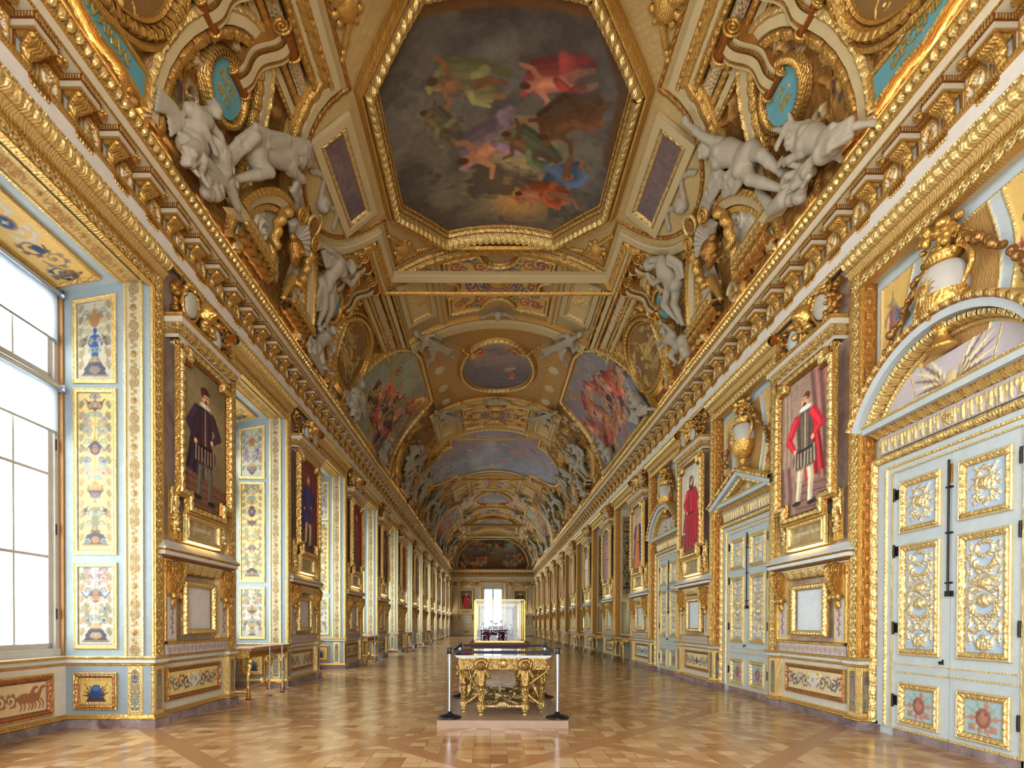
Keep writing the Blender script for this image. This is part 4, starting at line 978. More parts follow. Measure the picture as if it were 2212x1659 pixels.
def make_crest(v=0):
    """trophy over a portrait: cream shields in gold frames, helmet, foliage; width 1.5 height .7, base at z=0"""
    t = empty('crest_trophy')
    m = MB(); s = 1 if v == 0 else -1
    sh = [('e', (-.38 * s, -.10, .30), (.14, .032, .19), ((.87, 0, .5 * s), (0, 1, 0), (-.5 * s, 0, .87)))]
    V, F = sculpt(sh, res=.016, k=.01); m.add(V, F, smooth=True, col=(.72, .69, .62), g=0); m.build('shield', t); m = MB()
    V, F = sculpt([('e', (.22 * s, -.12, .17), (.115, .035, .145))], res=.016, k=.01); m.add(V, F, smooth=True, col=(.72, .72, .70), g=0)
    m.build('shield', t)
    m = MB()
    for cx, cz, rx, rz, tl in ((-.38 * s, .30, .17, .225, .5 * s), (.22 * s, .17, .14, .17, 0)):
        a = np.linspace(0, 2 * PI, 29); X = rx * np.cos(a); Z = rz * np.sin(a); c, q = math.cos(tl), math.sin(tl)
        m.tube(np.stack([cx + X * c + Z * q, -.09 - .03 * np.cos(2 * a) * 0 + 0 * a, cz - X * q + Z * c], -1), .022 + .006 * np.sin(a * 7), 8, caps=False, col=GOLD, g=1)
    V, F = sculpt([('e', (-.38 * s + .16 * math.cos(a), -.10, .30 + .24 * math.sin(a)), (.035, .035, .03)) for a in np.linspace(.2, 2.9, 7)] + [('c', (.10 * s, -.1, .34), (.34 * s, -.08, .36), .03, .02), ('e', (.22 * s, -.13, .36), (.06, .05, .05))], res=.014, k=.015); m.add(V, F, smooth=True, col=GOLD, g=1)
    m.build('gilt_frame', t)
    hp = [('e', (-.05 * s, -.11, .38), (.11, .12, .13)), ('e', (-.05 * s, -.19, .36), (.07, .07, .05)), ('c', (-.12 * s, -.1, .32), (.02 * s, -.1, .30), .05, .05)]
    hp += [('c', (-.05 * s + .03 * k * s, -.10, .48 + .02 * math.sin(k)), (-.05 * s + .05 * k * s + .03, -.08, .54 - .02 * k), .035, .03) for k in range(-1, 4)]
    hp += cl(40, -.12, .12, -.16, -.04, .12, .50, .03, .055, 7 + v)
    V, F = sculpt(hp, res=.015, k=.012); m = MB(); m.add(V, F, smooth=True, col=GOLD, g=1); m.build('helmet', t)
    fp = cl(34, .34, .68, -.12, -.02, .02, .5, .025, .05, 21 + v) + cl(22, -.68, -.5, -.08, -.02, .03, .5, .02, .045, 31 + v) + [('c', (.40 * s, -.05, .02), (.66 * s, -.04, .30), .03, .02), ('c', (-.62 * s, -.04, .06), (-.46 * s, -.05, .62), .022, .016), ('c', (.3 * s, -.03, .45), (.7 * s, -.03, .52), .02, .012), ('c', (-.6 * s, -.04, .12), (-.2 * s, -.04, .02), .03, .02)]
    V, F = sculpt(fp, res=.016, k=.012); m = MB(); m.add(V, F, smooth=True, col=GOLDD, g=1)
    m.box(-.72, .72, -.02, 0, -.02, .05, col=GOLD, g=1); m.build('foliage', t)
    return t
DROP = make_drop().build('pendant_ornament'); CREST = [make_crest(0), make_crest(1)]; CONS = scroll_console()

# ---- portraits
NOTCH = lambda a, b, z0, z1, nx, nz: [(-a + nx, z0), (a - nx, z0), (a - nx, z0 + nz), (a, z0 + nz), (a, z1 - nz * .55), (a - nx, z1 - nz * .55), (a - nx, z1), (-a + nx, z1), (-a + nx, z1 - nz * .55), (-a, z1 - nz * .55), (-a, z0 + nz), (-a + nx, z0 + nz)]
CA, CZ0, CZ1 = .62, 3.11, 5.19
def portrait_frame():
    m = MB(); pth = NOTCH(CA, 0, CZ0, CZ1, .22, .21)
    m.mould(pth, [(0, .10), (-.02, .14), (-.035, .12)], closed=True, col=GOLDD, g=1)
    m.mould(pth, [(-.035, .125), (-.05, .15), (-.10, .15), (-.125, .12)], closed=True, tile=TL['leaf'], amp=.02, res=.0105, col=GOLDD, g=1, gcol=GOLD2, gg=1)
    m.mould(pth, [(-.125, .125), (-.13, .15), (-.15, .15), (-.155, .1), (-.155, .08)], closed=True, col=GOLD, g=1)
    return m
FRAME_ME = None
def canvas(sp, res=.0125):
    R = Relief(2 * CA, CZ1 - CZ0, res, y0=0); portrait(R, sp)
    X, Y = R.X, R.Y + CZ0; kn = ((np.abs(X) < CA - .21) | ((Y > CZ0 + .2) & (Y < CZ1 - .11)))
    m = MB(); m.relief(R, oz=CZ0, oy=.085, keep=(kn[:-1, :-1] & kn[1:, 1:])); return m
def portrait_cornice():
    m = MB(); a = .72
    def wrap(prof, **kw):   # returns at both ends: path in plan
        def fn(V): return np.stack([V[..., 0], V[..., 2], -V[..., 1]], -1)
        m.mould([(-a, .08), (-a, -.10), (a, -.10), (a, .08)], [(-o, z) for z, o in prof], fn=fn, **kw)
    wrap([(5.36, 0), (5.38, .02), (5.40, .02)], col=(.78, .74, .66), g=0)
    wrap([(5.40, .02), (5.42, .07), (5.47, .11), (5.50, .12)], tile=TL['leaf'], amp=.02, res=.012, col=GOLDD, g=1, gcol=GOLD2)
    wrap([(5.50, .12), (5.505, .135), (5.575, .135)], col=(.80, .76, .68), g=0)
    wrap([(5.575, .135), (5.585, .16), (5.61, .165), (5.62, .15)], tile=TL['egg'], amp=.008, res=.014, col=GOLD, g=1)
    wrap([(5.62, .15), (5.63, -.10)], col=(.70, .62, .50), g=0)
    m.box(-a + .12, a - .12, -.10, .08, 5.34, 5.37, col=(.78, .74, .66), g=0)
    for s in (-1, 1):        # upright scroll at each end under the cornice
        t = np.linspace(0, 1, 40); an = PI / 2 + s * t * PI * 3; r = .06 * (1 - t * .8)
        for yo in (-.04, -.10): m.tube(np.stack([s * (a - .03) + r * np.cos(an), np.full(40, yo), 5.30 + r * np.sin(an)], -1), .012, 6, col=GOLD, g=1)
        m.tube([(s * (a - .09), -.07, 5.31), (s * (a - .06), -.08, 5.18), (s * (a - .02), -.07, 5.08), (s * (a - .06), -.06, 5.02)], [.03, .028, .02, .012], 8, col=GOLD, g=1)
    return m
def plaque(text=None):
    t = empty('name_plaque'); m = MB()
    frame(m, -.50, 2.56, .50, 2.985, [(0, .02), (0, .07), (.02, .085), (.06, .075), (.075, .09), (.09, .06), (.09, .03)], col=GOLD2, g=.9)
    m.box(-.5, .5, -.03, .08, 2.56, 2.985, col=GOLD, g=1); m.build('plaque_frame', t)
    m = MB(); m.box(-.42, .42, -.036, -.03, 2.64, 2.905, mat='slate', col=(.5, .5, .45), g=0); m.build('slate_panel', t)
    if text: put_text(t, text[0], .085, (0, -.037, 2.79), col=(.95, .88, .66)); put_text(t, text[1], .04, (0, -.037, 2.69), col=(.80, .68, .40))
    return t


def mantel(ground=(.80, .78, .72), panel=(.82, .80, .75)):
    """shelf on two scroll brackets above a blank framed panel"""
    t = empty('wall_bracket_shelf'); F_ = .085
    m = MB(); w = .93
    def wrap(prof, w=w, **kw):
        def fn(V): return np.stack([V[..., 0], V[..., 2], -V[..., 1]], -1)
        m.mould([(-w, .085), (-w, -.0), (w, -.0), (w, .085)], [(-o, z) for z, o in prof], fn=fn, **kw)
    wrap([(2.265, .02), (2.30, .06), (2.31, .06)], tile=TL['egg'], amp=.008, res=.012, col=GOLDD, g=.9)
    wrap([(2.31, .06), (2.315, .10), (2.365, .10)], col=ground, g=0)
    wrap([(2.365, .10), (2.375, .125), (2.395, .13)], tile=TL['leaf'], amp=.008, res=.011, col=GOLD, g=1)
    wrap([(2.395, .13), (2.405, .128), (2.47, .06), (2.52, .02), (2.55, -.085)], col=tone(ground, .97), g=0)
    m.box(-w, w, -.02, .085, 2.25, 2.31, col=ground, g=0)
    m.build('shelf', t)
    m = MB(); m.mould([(-.60, 2.10), (.60, 2.10)], [(0, -.04), (.02, .0), (.09, .03), (.14, .05), (.15, .02)], tile=TL['leaf'], amp=.018, res=.012, col=GOLDD, g=.9, gcol=GOLD2)
    m.build('leaf_moulding', t)
    m = MB(); frame(m, -.45, 1.205, .45, 2.02, [(0, -.03), (0, .0), (.012, .0)], col=GOLD, g=1)
    frame(m, -.438, 1.217, .438, 2.008, [(0, .0), (.02, .03), (.06, .03), (.085, -.0)], tile=TL['rope'], amp=.012, res=.012, col=GOLDD, g=1, gcol=GOLD2)
    m.box(-.36, .36, .035, .08, 1.29, 1.94, col=panel, g=0); m.build('framed_panel', t)
    m = MB()
    for s in (-1, 1):
        m = MB(); m.box(s * .60, s * .84, -.0, .08, 1.14, 2.25, col=tone(GOLD2, 1), g=.8); m.box(s * .63, s * .81, -.004, 0, 1.17, 1.75, col=(.76, .74, .72), g=0)
        m.tube([(s * .87, -.0, 1.14), (s * .87, -.0, 2.1)], .026, 10, col=GOLD, g=.9); m.lathe([(.026, 2.08), (.04, 2.10), (.045, 2.16), (.03, 2.18), (.05, 2.25)], (s * .87, 0, 0), n=12, col=GOLDD, g=.9); m.build('pilaster', t)
    for s in (-1, 1):
        R = Relief(.12, .52, .009, y0=0, col=(.76, .74, .72))
        R.stroke([(0, .02), (0, .5)], .006, h=.002, col=(.5, .38, .3), g=0)
        for k in range(7): R.leaf(0, .05 + k * .065, PI / 2 + (.7 if k % 2 else -.7), .07, .05, n=1, h=.006, col=(.62, .42, .38), g=0)
        mm = MB(); mm.relief(R, ox=s * .72, oz=1.2, oy=.006); mm.build('foliage_strip', t)
    m = MB(); m.box(-.84, .84, -.005, .08, .95, 1.09, col=(.74, .70, .66), g=0); m.mould([(-.84, .965), (.84, .965)], [(0, .006), (.11, .006)], tile=TL['scroll'], amp=.008, res=.012, col=(.76, .71, .68), g=0, gcol=(.66, .56, .50), gg=.1)
    m.mould([(-.86, 1.09), (.86, 1.09)], [(0, .0), (.01, .03), (.03, .03), (.05, .0)], col=GOLD, g=1); m.build('base_band', t)
    for s in (-1, 1): adopt(t, fresh(CONS), (s * .72, .0, 2.25)).scale = (1.05, .72, .92)
    return t
def dado_panel(seed, w=1.5, z0=.29, z1=.76, centre='shell', ground=(.87, .76, .48)):
    m = MB(); frame(m, -w / 2, z0, w / 2, z1, [(0, 0), (0, .03), (.012, .035), (.02, .03)], col=GOLD, g=1)
    frame(m, -w / 2 + .02, z0 + .02, w / 2 - .02, z1 - .02, [(0, .03), (.012, .04), (.035, .015), (.05, .01)], tile=TL['egg'], amp=.006, res=.012, col=(.50, .30, .18), g=.5, gcol=(.72, .5, .28), gg=.8)
    R = Relief(w - .14, z1 - z0 - .14, .011); frieze_paint(R, seed, ground, centre); m2 = MB(); m2.relief(R, oz=(z0 + z1) / 2, oy=.006)
    t = empty('dado_painting'); m.build('panel_frame', t); m2.build('painted_panel', t); return t
def pier_strip(h0, h1, tile, w=.15, **kw):
    m = MB(); strip(m, 0, h0, 0, h1, w, tile, **kw); return m

# left portraits: look of the sitter, costume colours
LSP = [dict(t='a bearded man in a striped doublet and dark cloak with a white ruff', bg=(.46, .40, .27), floor=(.42, .27, .20), cloak=(.16, .11, .17), coat=(.20, .12, .16), hose=(.30, .28, .24), sleeve=(.17, .12, .18), trim=(.58, .47, .38), hair=(.30, .17, .10), hat=(.24, .13, .12), ruff=(.80, .76, .66), curtain=None, seed=1),
       dict(t='a man in a dark blue coat and pale breeches on a red ground', bg=(.45, .22, .18), floor=(.36, .24, .22), cloak=(.16, .14, .30), coat=(.20, .18, .38), hose=(.68, .58, .48), hair=(.42, .36, .30), beard=False, ruff=None, seed=2, curtain=(.42, .18, .16)),
       dict(t='a man in a long grey-brown coat before a red curtain', bg=(.46, .18, .15), floor=(.34, .24, .20), cloak=(.32, .28, .24), coat=(.36, .30, .26), hose=(.40, .34, .30), robe=True, drape=(.60, .12, .14), hair=(.60, .55, .48), beard=False, seed=3, curtain=(.5, .14, .13)),
       dict(t='a man in a brown cloak beside a pale table', bg=(.36, .26, .20), floor=(.36, .27, .20), cloak=(.26, .17, .14), coat=(.44, .26, .2), hose=(.3, .26, .24), hair=(.3, .2, .14), table=(.5, .42, .32), seed=4),
       dict(t='a man with a long wig on a bright red ground', bg=(.62, .22, .17), floor=(.40, .26, .2), cloak=(.30, .20, .16), coat=(.44, .34, .26), hose=(.5, .45, .38), hair=(.36, .26, .18), long=True, beard=False, seed=5),
       dict(t='a man in a rust robe on a dark ground', bg=(.34, .20, .17), floor=(.32, .22, .2), cloak=(.48, .22, .16), coat=(.42, .20, .15), hose=(.3, .3, .3), robe=True, hair=(.25, .2, .16), seed=6)]
RSP = [dict(t='a bearded man in a scarlet-sleeved coat over a grey doublet', bg=(.60, .50, .43), floor=(.52, .38, .34), cloak=(.62, .14, .17), coat=(.36, .30, .26), hose=(.72, .66, .54), sleeve=(.68, .14, .18), trim=(.70, .64, .52), hair=(.34, .20, .13), curtain=(.52, .36, .32), column=(.60, .50, .42), ruff=(.86, .84, .80), table=(.50, .38, .34), f=-1, seed=11),
       dict(t='a long-haired man wrapped in a crimson mantle', bg=(.72, .70, .62), floor=(.50, .30, .28), cloak=(.56, .20, .20), coat=(.58, .13, .17), hose=(.18, .22, .34), robe=True, drape=(.66, .12, .16), sleeve=(.64, .14, .17), hair=(.30, .18, .12), long=True, beard=False, column=(.74, .68, .60), seed=12),
       dict(t='an old man in an orange robe and dark blue mantle', bg=(.66, .58, .46), floor=(.50, .40, .34), cloak=(.20, .20, .34), coat=(.78, .42, .20), hose=(.3, .3, .4), robe=True, drape=(.22, .22, .36), hair=(.6, .56, .5), column=(.70, .62, .52), seed=13),
       dict(t='a figure in a rose-grey robe', bg=(.46, .42, .42), floor=(.46, .38, .36), cloak=(.52, .34, .36), coat=(.62, .46, .46), hose=(.4, .4, .4), robe=True, hair=(.35, .28, .22), seed=14),
       dict(t='a figure in a pale robe on a slate ground', bg=(.40, .40, .44), floor=(.46, .40, .36), cloak=(.74, .68, .58), coat=(.80, .74, .64), hose=(.4, .4, .4), robe=True, hair=(.45, .36, .28), seed=15),
       dict(t='a figure in red on a grey ground', bg=(.58, .54, .50), floor=(.52, .44, .4), cloak=(.66, .32, .28), coat=(.72, .58, .48), hose=(.4, .4, .4), robe=True, hair=(.35, .28, .22), seed=16)]

fr_proto = portrait_frame().build('proto'); co_proto = portrait_cornice().build('proto')
dado_proto = [dado_panel(1, centre='shell'), dado_panel(2, centre='shield', ground=(.86, .78, .58)), dado_panel(3, centre='shell', ground=(.84, .76, .58)), dado_panel(5, centre='shield', ground=(.82, .82, .76))]
mant_proto = mantel(); mant_r = mantel((.82, .85, .84), (.84, .87, .88))
plq_blank = plaque(); plq_l = plaque(('CHAMBICHE', 'ARCHITECTE')); plq_r = plaque(('GERMAIN PILON', 'SCULPTEUR'))
st_guil = MB(); strip(st_guil, 0, .955, 0, 6.0, .15, 'guil', out=.012, amp=.022, res=.011, col=GOLDD, g=.9, gcol=GOLD2)
for s in (-1, 1): st_guil.box(s * .077 - .008, s * .077 + .008, -.028, 0, .955, 6.0 , col=GOLD, g=1)
st_guil = st_guil.build('proto')
def add_part(p, src, name):
    o = src.copy(); COL.objects.link(o); o.name = name; o.parent = p; return o
canv = {}
for side, sps in ((1, LSP), (-1, RSP)):
    wn = 'window wall' if side > 0 else 'door wall'; X = XL if side > 0 else XR; rot = RL if side > 0 else RR
    for i in range(12):
        y = PIERS[i + 2]; k = i if i < len(sps) else (i * 2 + 1) % len(sps); sp = sps[k]
        if (side, k) not in canv: canv[side, k] = canvas(sp, .0115 if i < 2 else .02).build('proto')
        od = ordn(i); W_ = 'on the ' + wn
        t = empty('portrait_painting', (X, y, 0), rot, label='tall gilt-framed portrait of %s, %s one %s' % (sp['t'].replace('a bearded man in a striped doublet and dark cloak with a white ruff', 'a man in striped doublet'), od, W_), cat='painting', group='portraits along the ' + wn)
        t['label'] = ' '.join(t['label'].split()[:16]) if len(t['label'].split()) <= 16 else 'gilt-framed full-length portrait, %s on the %s' % (od, wn)
        add_part(t, canv[side, k], 'canvas'); add_part(t, fr_proto, 'picture_frame'); add_part(t, co_proto, 'cornice')
        src = plq_l if (side > 0 and i == 0) else (plq_r if (side < 0 and i == 0) else plq_blank)
        p = dup(src, (X, y, 0), rot); tag(p, 'gilt name plaque under the %s portrait of the %s' % (od, wn), 'plaque', 'name plaques')
        p = dup(mant_proto if side > 0 else mant_r, (X, y, 0), rot); tag(p, '%s shelf on gilded scroll brackets under the %s portrait of the %s' % ('grey' if side > 0 else 'pale blue', od, wn), 'shelf', 'bracket shelves')
        for s in (-1, 1): p = dup(DROP, (X, y + s * .66, 2.58), rot); p.location.x += -side * .02; tag(p, 'gilded mask and fruit pendant %s the plaque under the %s portrait, %s' % ('before' if s < 0 else 'beyond', od, wn), 'ornament', 'pendants beside the plaques')
        p = dup(CREST[(i + (side < 0)) % 2], (X - side * .02, y, 5.64), rot); p.scale = (1.1, 1.35, 1.12); tag(p, 'gilded trophy with cream shields on top of the %s portrait, %s' % (od, wn), 'trophy', 'trophies over the portraits')
        p = dup(dado_proto[(i * 2 + (side < 0) * 3) % 4 if i else (0 if side > 0 else 2)], (X - side * .085, y, 0), rot); tag(p, 'painted oblong dado panel below the %s portrait of the %s' % (od, wn), 'panel', 'dado panels')
        for s in (-1, 1):
            p = add_part(None, st_guil, 'guilloche_moulding'); p.location = (X, y + s * (PH - .095), 0); p.rotation_euler = (0, 0, rot)
            tag(p, 'gilded guilloche moulding on the %s edge of the %s pier, %s' % ('near' if s < 0 else 'far', od, wn), 'moulding', 'guilloche mouldings')
for o in [fr_proto, co_proto, st_guil, DROP, CONS, mant_proto, mant_r, plq_blank, plq_l, plq_r] + dado_proto + CREST + list(canv.values()): trash(o)
# ------------------------------------------------------------------ window openings (left wall)
def part(t, mb, name, loc=(0, 0, 0), rot=0, **k): return mb.build(name, t, loc, rot, **k)
JW = 1.16
def reveal_panel(w, z0, z1, seed, ground, slope=0, step=.0105):
    """framed painted panel, its local x runs from the window to the room"""
    t = empty('arabesque_painting'); m = MB(); P = [(-w / 2, z0), (w / 2, z0), (w / 2, z1 + slope), (-w / 2, z1)]
    m.mould(P, [(0, 0), (0, .018), (.012, .024), (.02, .012), (.035, .012), (.042, .022), (.052, .02), (.056, .006)], closed=True, col=GOLD2, g=.9)
    part(t, m, 'panel_frame'); iw = w - .13
    R = Relief(iw, z1 - z0 - .13, step); grotesque(R, seed, ground); m = MB()
    R.Y = R.Y + np.clip((R.X / iw + .5), 0, 1) * slope * ((R.Y + R.h / 2) / R.h)
    m.relief(R, oz=(z0 + z1) / 2, oy=.004); part(t, m, 'painted_panel'); return t
def reveal_set(v, step=.0105):
    g = [(.66, .63, .54), (.77, .66, .40), (.66, .63, .57)]
    return [reveal_panel(.57, 1.04, 2.18, 10 + v * 3, g[2], step=step), reveal_panel(.57, 2.28, 4.465, 21 + v * 3, g[1], step=step), reveal_panel(.57, 4.53, 5.61, 32 + v * 3, g[0], slope=.10, step=step)]
RV = [reveal_set(0), reveal_set(1), reveal_set(2, .018)]
def square_dado(seed, w=.57, z0=.24, z1=.73):
    t = empty('dado_painting'); m = MB(); frame(m, -w / 2, z0, w / 2, z1, [(0, 0), (0, .03), (.01, .035), (.02, .03)], col=GOLD, g=1)
    frame(m, -w / 2 + .02, z0 + .02, w / 2 - .02, z1 - .02, [(0, .03), (.02, .04), (.05, .01)], tile=TL['leaf'], amp=.008, res=.011, col=(.45, .30, .18), g=.5, gcol=(.72, .52, .30), gg=.8)
    frame(m, -w / 2 + .07, z0 + .07, w / 2 - .07, z1 - .07, [(0, .012), (.03, .012), (.035, .0)], col=GOLD2, g=.9); part(t, m, 'panel_frame')
    R = Relief(w - .2, z1 - z0 - .2, .009, col=(.80, .66, .34)); 
    for s in (1, -1):
        for k in range(4): R.leaf(0, -.08, PI / 2 - s * (.4 + .3 * k), .17, .07, n=3, h=.003, col=((.36, .28, .24), (.25, .22, .26))[k % 2], g=0)
        R.stroke([(0, -.11), (s * .15, .10)], .008, h=.004, col=(.55, .45, .30), g=0)
    R.blob(0, .0, .07, .085, h=.01, col=DKBLUE, g=0); R.blob(0, .03, .05, .03, h=.012, col=(.24, .38, .55), g=0); R.poly([(-.15, -.15), (.15, -.15), (.1, -.09), (-.1, -.09)], col=(.26, .2, .24), g=0)
    m = MB(); m.relief(R, oz=(z0 + z1) / 2, oy=.004); part(t, m, 'painted_panel'); return t
SQ = square_dado(1)
def narrow_dado(w=.20, z0=.17, z1=.815, seed=0, ground=(.86, .86, .82)):
    t = empty('dado_strip'); m = MB(); m.box(-w / 2, w / 2, -.006, 0, z0, z1, col=GOLD2, g=.85); part(t, m, 'gilt_ground')
    R = Relief(w * .58, z1 - z0 - .09, .0085); grotesque(R, seed, ground); m = MB(); m.relief(R, oz=(z0 + z1) / 2, oy=.009); part(t, m, 'painted_strip'); return t
NR = narrow_dado(seed=44); NR2 = narrow_dado(w=.19, seed=46, ground=(.66, .64, .60))
def chariot():
    t = empty('dado_painting'); w = 1.9; m = MB(); frame(m, -w / 2, .2, w / 2, .74, [(0, 0), (0, .03), (.012, .035), (.03, .03)], col=GOLD, g=.9)
    frame(m, -w / 2 + .03, .23, w / 2 - .03, .71, [(0, .03), (.02, .04), (.06, .01)], tile=TL['leaf'], amp=.008, res=.012, col=(.42, .22, .16), g=.4, gcol=(.66, .42, .26), gg=.7); part(t, m, 'panel_frame')
    R = Relief(w - .18, .36, .010, col=(.88, .78, .60)); c = (.62, .42, .28)
    for s in (1, -1):
        for q in (.55, .66):      # a pair of horses
            R.blob(s * q, .0, .11, .06, h=.006, col=c, g=0); R.stroke([(s * (q + .08), .02), (s * (q + .13), .11)], .03, .022, h=.006, col=c, g=0); R.blob(s * (q + .16), .12, .035, .018, h=.006, col=c, g=0)
            for k in (-.08, -.03, .07, .12): R.stroke([(s * (q + k), -.03), (s * (q + k + .04), -.09), (s * (q + k + .02), -.14)], .013, .008, h=.005, col=c, g=0)
        for k in range(3): R.acanthus(s * (.08 + .14 * k), -.08, 0 if s > 0 else PI, .075, s, w=.011, h=.005, col=(.55, .40, .30), g=0)
    m = MB(); m.relief(R, oz=.47, oy=.004); part(t, m, 'painted_panel'); return t
CH_ = chariot()
def jamb_strip():
    m = MB(); strip(m, 0, .96, 0, 5.90, .19, 'fret', out=.006, amp=.012, res=.0105, col=(.69, .64, .52), g=0, gcol=(.60, .46, .24), gg=.5)
    for s in (-1, 1): m.box(s * .11 - .015, s * .11 + .015, -.02, 0, .955, 5.90, col=GOLD2, g=.9)
    return m.build('fret_moulding')
JS = jamb_strip()
def soffit():
    t = empty('soffit_painting'); w, d = 2 * OH - .3, .62
    R = Relief(w - .12, d - .12, .013); wash(R, [(.86, .70, .38), (.90, .74, .42)]); 
    for s in (1, -1):
        for k in range(4): R.acanthus(s * (.16 + .22 * k), (-.08, .08)[k % 2], 0 if s > 0 else PI, .13, (1, -1)[k % 2] * s, w=.012, h=.003, col=((.80, .80, .78), (.40, .30, .25), (.55, .48, .40), DKBLUE)[k], g=0)
        R.blob(s * .42, 0, .07, .05, h=.004, col=DKBLUE, g=0); R.fig(s * .86, -.18, .36, (.45, .36, .28))
    R.blob(0, 0, .12, .09, h=.006, col=(.6, .48, .3), g=0); R.blob(0, 0, .09, .065, h=.008, col=(.15, .27, .5), g=0); R.rosette(0, 0, .04, 4, h=.01, col=GOLD2, g=.8)
    m = MB(); m.relief(R, oy=.004); part(t, m, 'painted_panel'); m = MB(); frame(m, -w / 2, -d / 2, w / 2, d / 2, [(0, 0), (0, .018), (.015, .024), (.04, .012), (.06, .006)], col=GOLD, g=.9); part(t, m, 'panel_frame')
    m = MB(); strip(m, -OH, d / 2 + .27, OH, d / 2 + .27, .19, 'fret', out=.006, amp=.012, res=.012, col=(.80, .66, .42), g=.3, gcol=(.74, .58, .34), gg=.5)
    for s in (-1, 1): m.box(-OH, OH, -.02, 0, d / 2 + .27 + s * .11 - .015, d / 2 + .27 + s * .11 + .015, col=GOLD2, g=.9)
    part(t, m, 'fret_band'); return t
SF = soffit()
def lintel(side=1):
    """gadrooned head over an opening, between pier edges"""
    m = MB(); a = OH + .17
    if side > 0 or 1:
        m.mould([(-OH - .16, 5.90), (OH + .16, 5.90)], [(-.075, .012), (.075, .012)], tile=TL['guil'], amp=.022, res=.012, col=GOLDD, g=.9, gcol=GOLD2)
        for z in (5.82, 5.975): m.box(-OH - .02, OH + .02, -.03, .06, z - .012, z + .012, col=GOLD, g=1)
    def wrap(prof, **kw):
        def fn(V): return np.stack([V[..., 0], V[..., 2], -V[..., 1]], -1)
        m.mould([(-a, .0), (-a, -.001), (a, -.001), (a, .0)], [(-o, z) for z, o in prof], fn=fn, **kw)
    wrap([(5.99, .0), (6.0, .03), (6.03, .035)], col=GOLD, g=1)
    wrap([(6.03, .03), (6.08, .045), (6.115, .075)], col=(.80, .66, .40), g=.6)
    m.mould([(-a, 6.115), (a, 6.115)], [(0, .07), (.03, .12), (.09, .14), (.15, .12), (.19, .08)], tile=TL['gad'], amp=.025, res=.013, col=GOLDD, g=.9, gcol=GOLD2)
    for s in (-1, 1): m.poly([(s * a, 0, 6.115), (s * a, -.07, 6.115), (s * a, -.13, 6.19), (s * a, -.09, 6.30), (s * a, 0, 6.31)], col=(.70, .38, .12), g=.8)
    m.mould([(-a, 6.305), (a, 6.305)], [(0, .07), (.012, .10), (.03, .11), (.045, .08)], tile=TL['leaf'], amp=.01, res=.012, col=GOLD, g=1, gcol=GOLD2)
    return m.build('lintel_moulding')
LT = lintel()
def window():
    """casement with transom; local x along the wall, y=0 the inner face"""
    t = empty('window'); a = OH; z0, z1 = .95, 5.72
    m = MB(); kw = dict(mat='window_wood', col=(.8, .78, .74), g=0)
    m.box(-a, -a + .09, -.04, .10, z0, z1, **kw); m.box(a - .09, a, -.04, .10, z0, z1, **kw); m.box(-a, a, -.04, .10, z1 - .1, z1, **kw); m.box(-a, a, -.06, .12, z0, z0 + .10, **kw); m.box(-a, a, -.05, .10, 4.43, 4.54, **kw)
    part(t, m, 'window_frame')
    for s in (-1, 1):
        m = MB()
        for b0, b1 in ((z0 + .10, 4.43), (4.54, z1 - .1)):
            x0, x1 = (.012, a - .09); m.box(s * x0, s * (x0 + .06), 0, .05, b0, b1, **kw); m.box(s * (x1 - .06), s * x1, 0, .05, b0, b1, **kw); m.box(s * x0, s * x1, 0, .05, b0, b0 + .07, **kw); m.box(s * x0, s * x1, 0, .05, b1 - .06, b1, **kw)
            m.box(s * .53, s * .555, .01, .04, b0, b1, **kw)
        for zz in (2.24, 3.31, 5.08): m.box(s * x0, s * x1, .005, .045, zz - .018, zz + .018, **kw)
        part(t, m, 'casement')
        m = MB(); m.box(s * .05, s * (a - .12), .022, .028, z0 + .12, z1 - .14, mat='clear_glass'); part(t, m, 'glass')
    m = MB(); m.box(-.02, .02, -.04, 0, 1.9, 2.1, mat='iron'); m.box(-.012, .012, -.05, -.03, 1.2, 4.3, mat='iron'); part(t, m, 'handle')
    m = MB()
    for z in (1.5, 2.6, 3.7, 5.1):
        for s in (-1, 1): m.tube([(s * (a - .085), -.05, z - .07), (s * (a - .085), -.05, z + .07)], .011, 8, mat='iron')
    part(t, m, 'hinge'); m = MB()
    for s in (-1, 1): m.box(s * a, s * (a - .03), -.10, -.04, .95, 5.72, col=(.62, .45, .28), g=.4)
    part(t, m, 'gilt_edge'); return t
def blind(zt, drop):
    t = empty('roller_blind'); a = OH - .06
    m = MB(); m.tube([(-a, -.10, 0), (a, -.10, 0)], .038, 14, mat='bright_metal'); part(t, m, 'roller_tube')
    m = MB(); m.box(-a + .02, a - .02, -.075, -.072, -drop, 0, mat='blind'); part(t, m, 'blind_cloth')
    m = MB(); m.box(-a + .02, a - .02, -.085, -.062, -drop - .03, -drop, mat='bright_metal'); part(t, m, 'bottom_bar')
    m = MB(); [m.box(s * a, s * (a + .02), -.15, -.04, -.05, .05, mat='bright_metal') for s in (-1, 1)]; part(t, m, 'bracket'); return t
WN = window(); BL = [blind(0, .62), blind(0, .58)]
WX = XL - REVEAL - .10
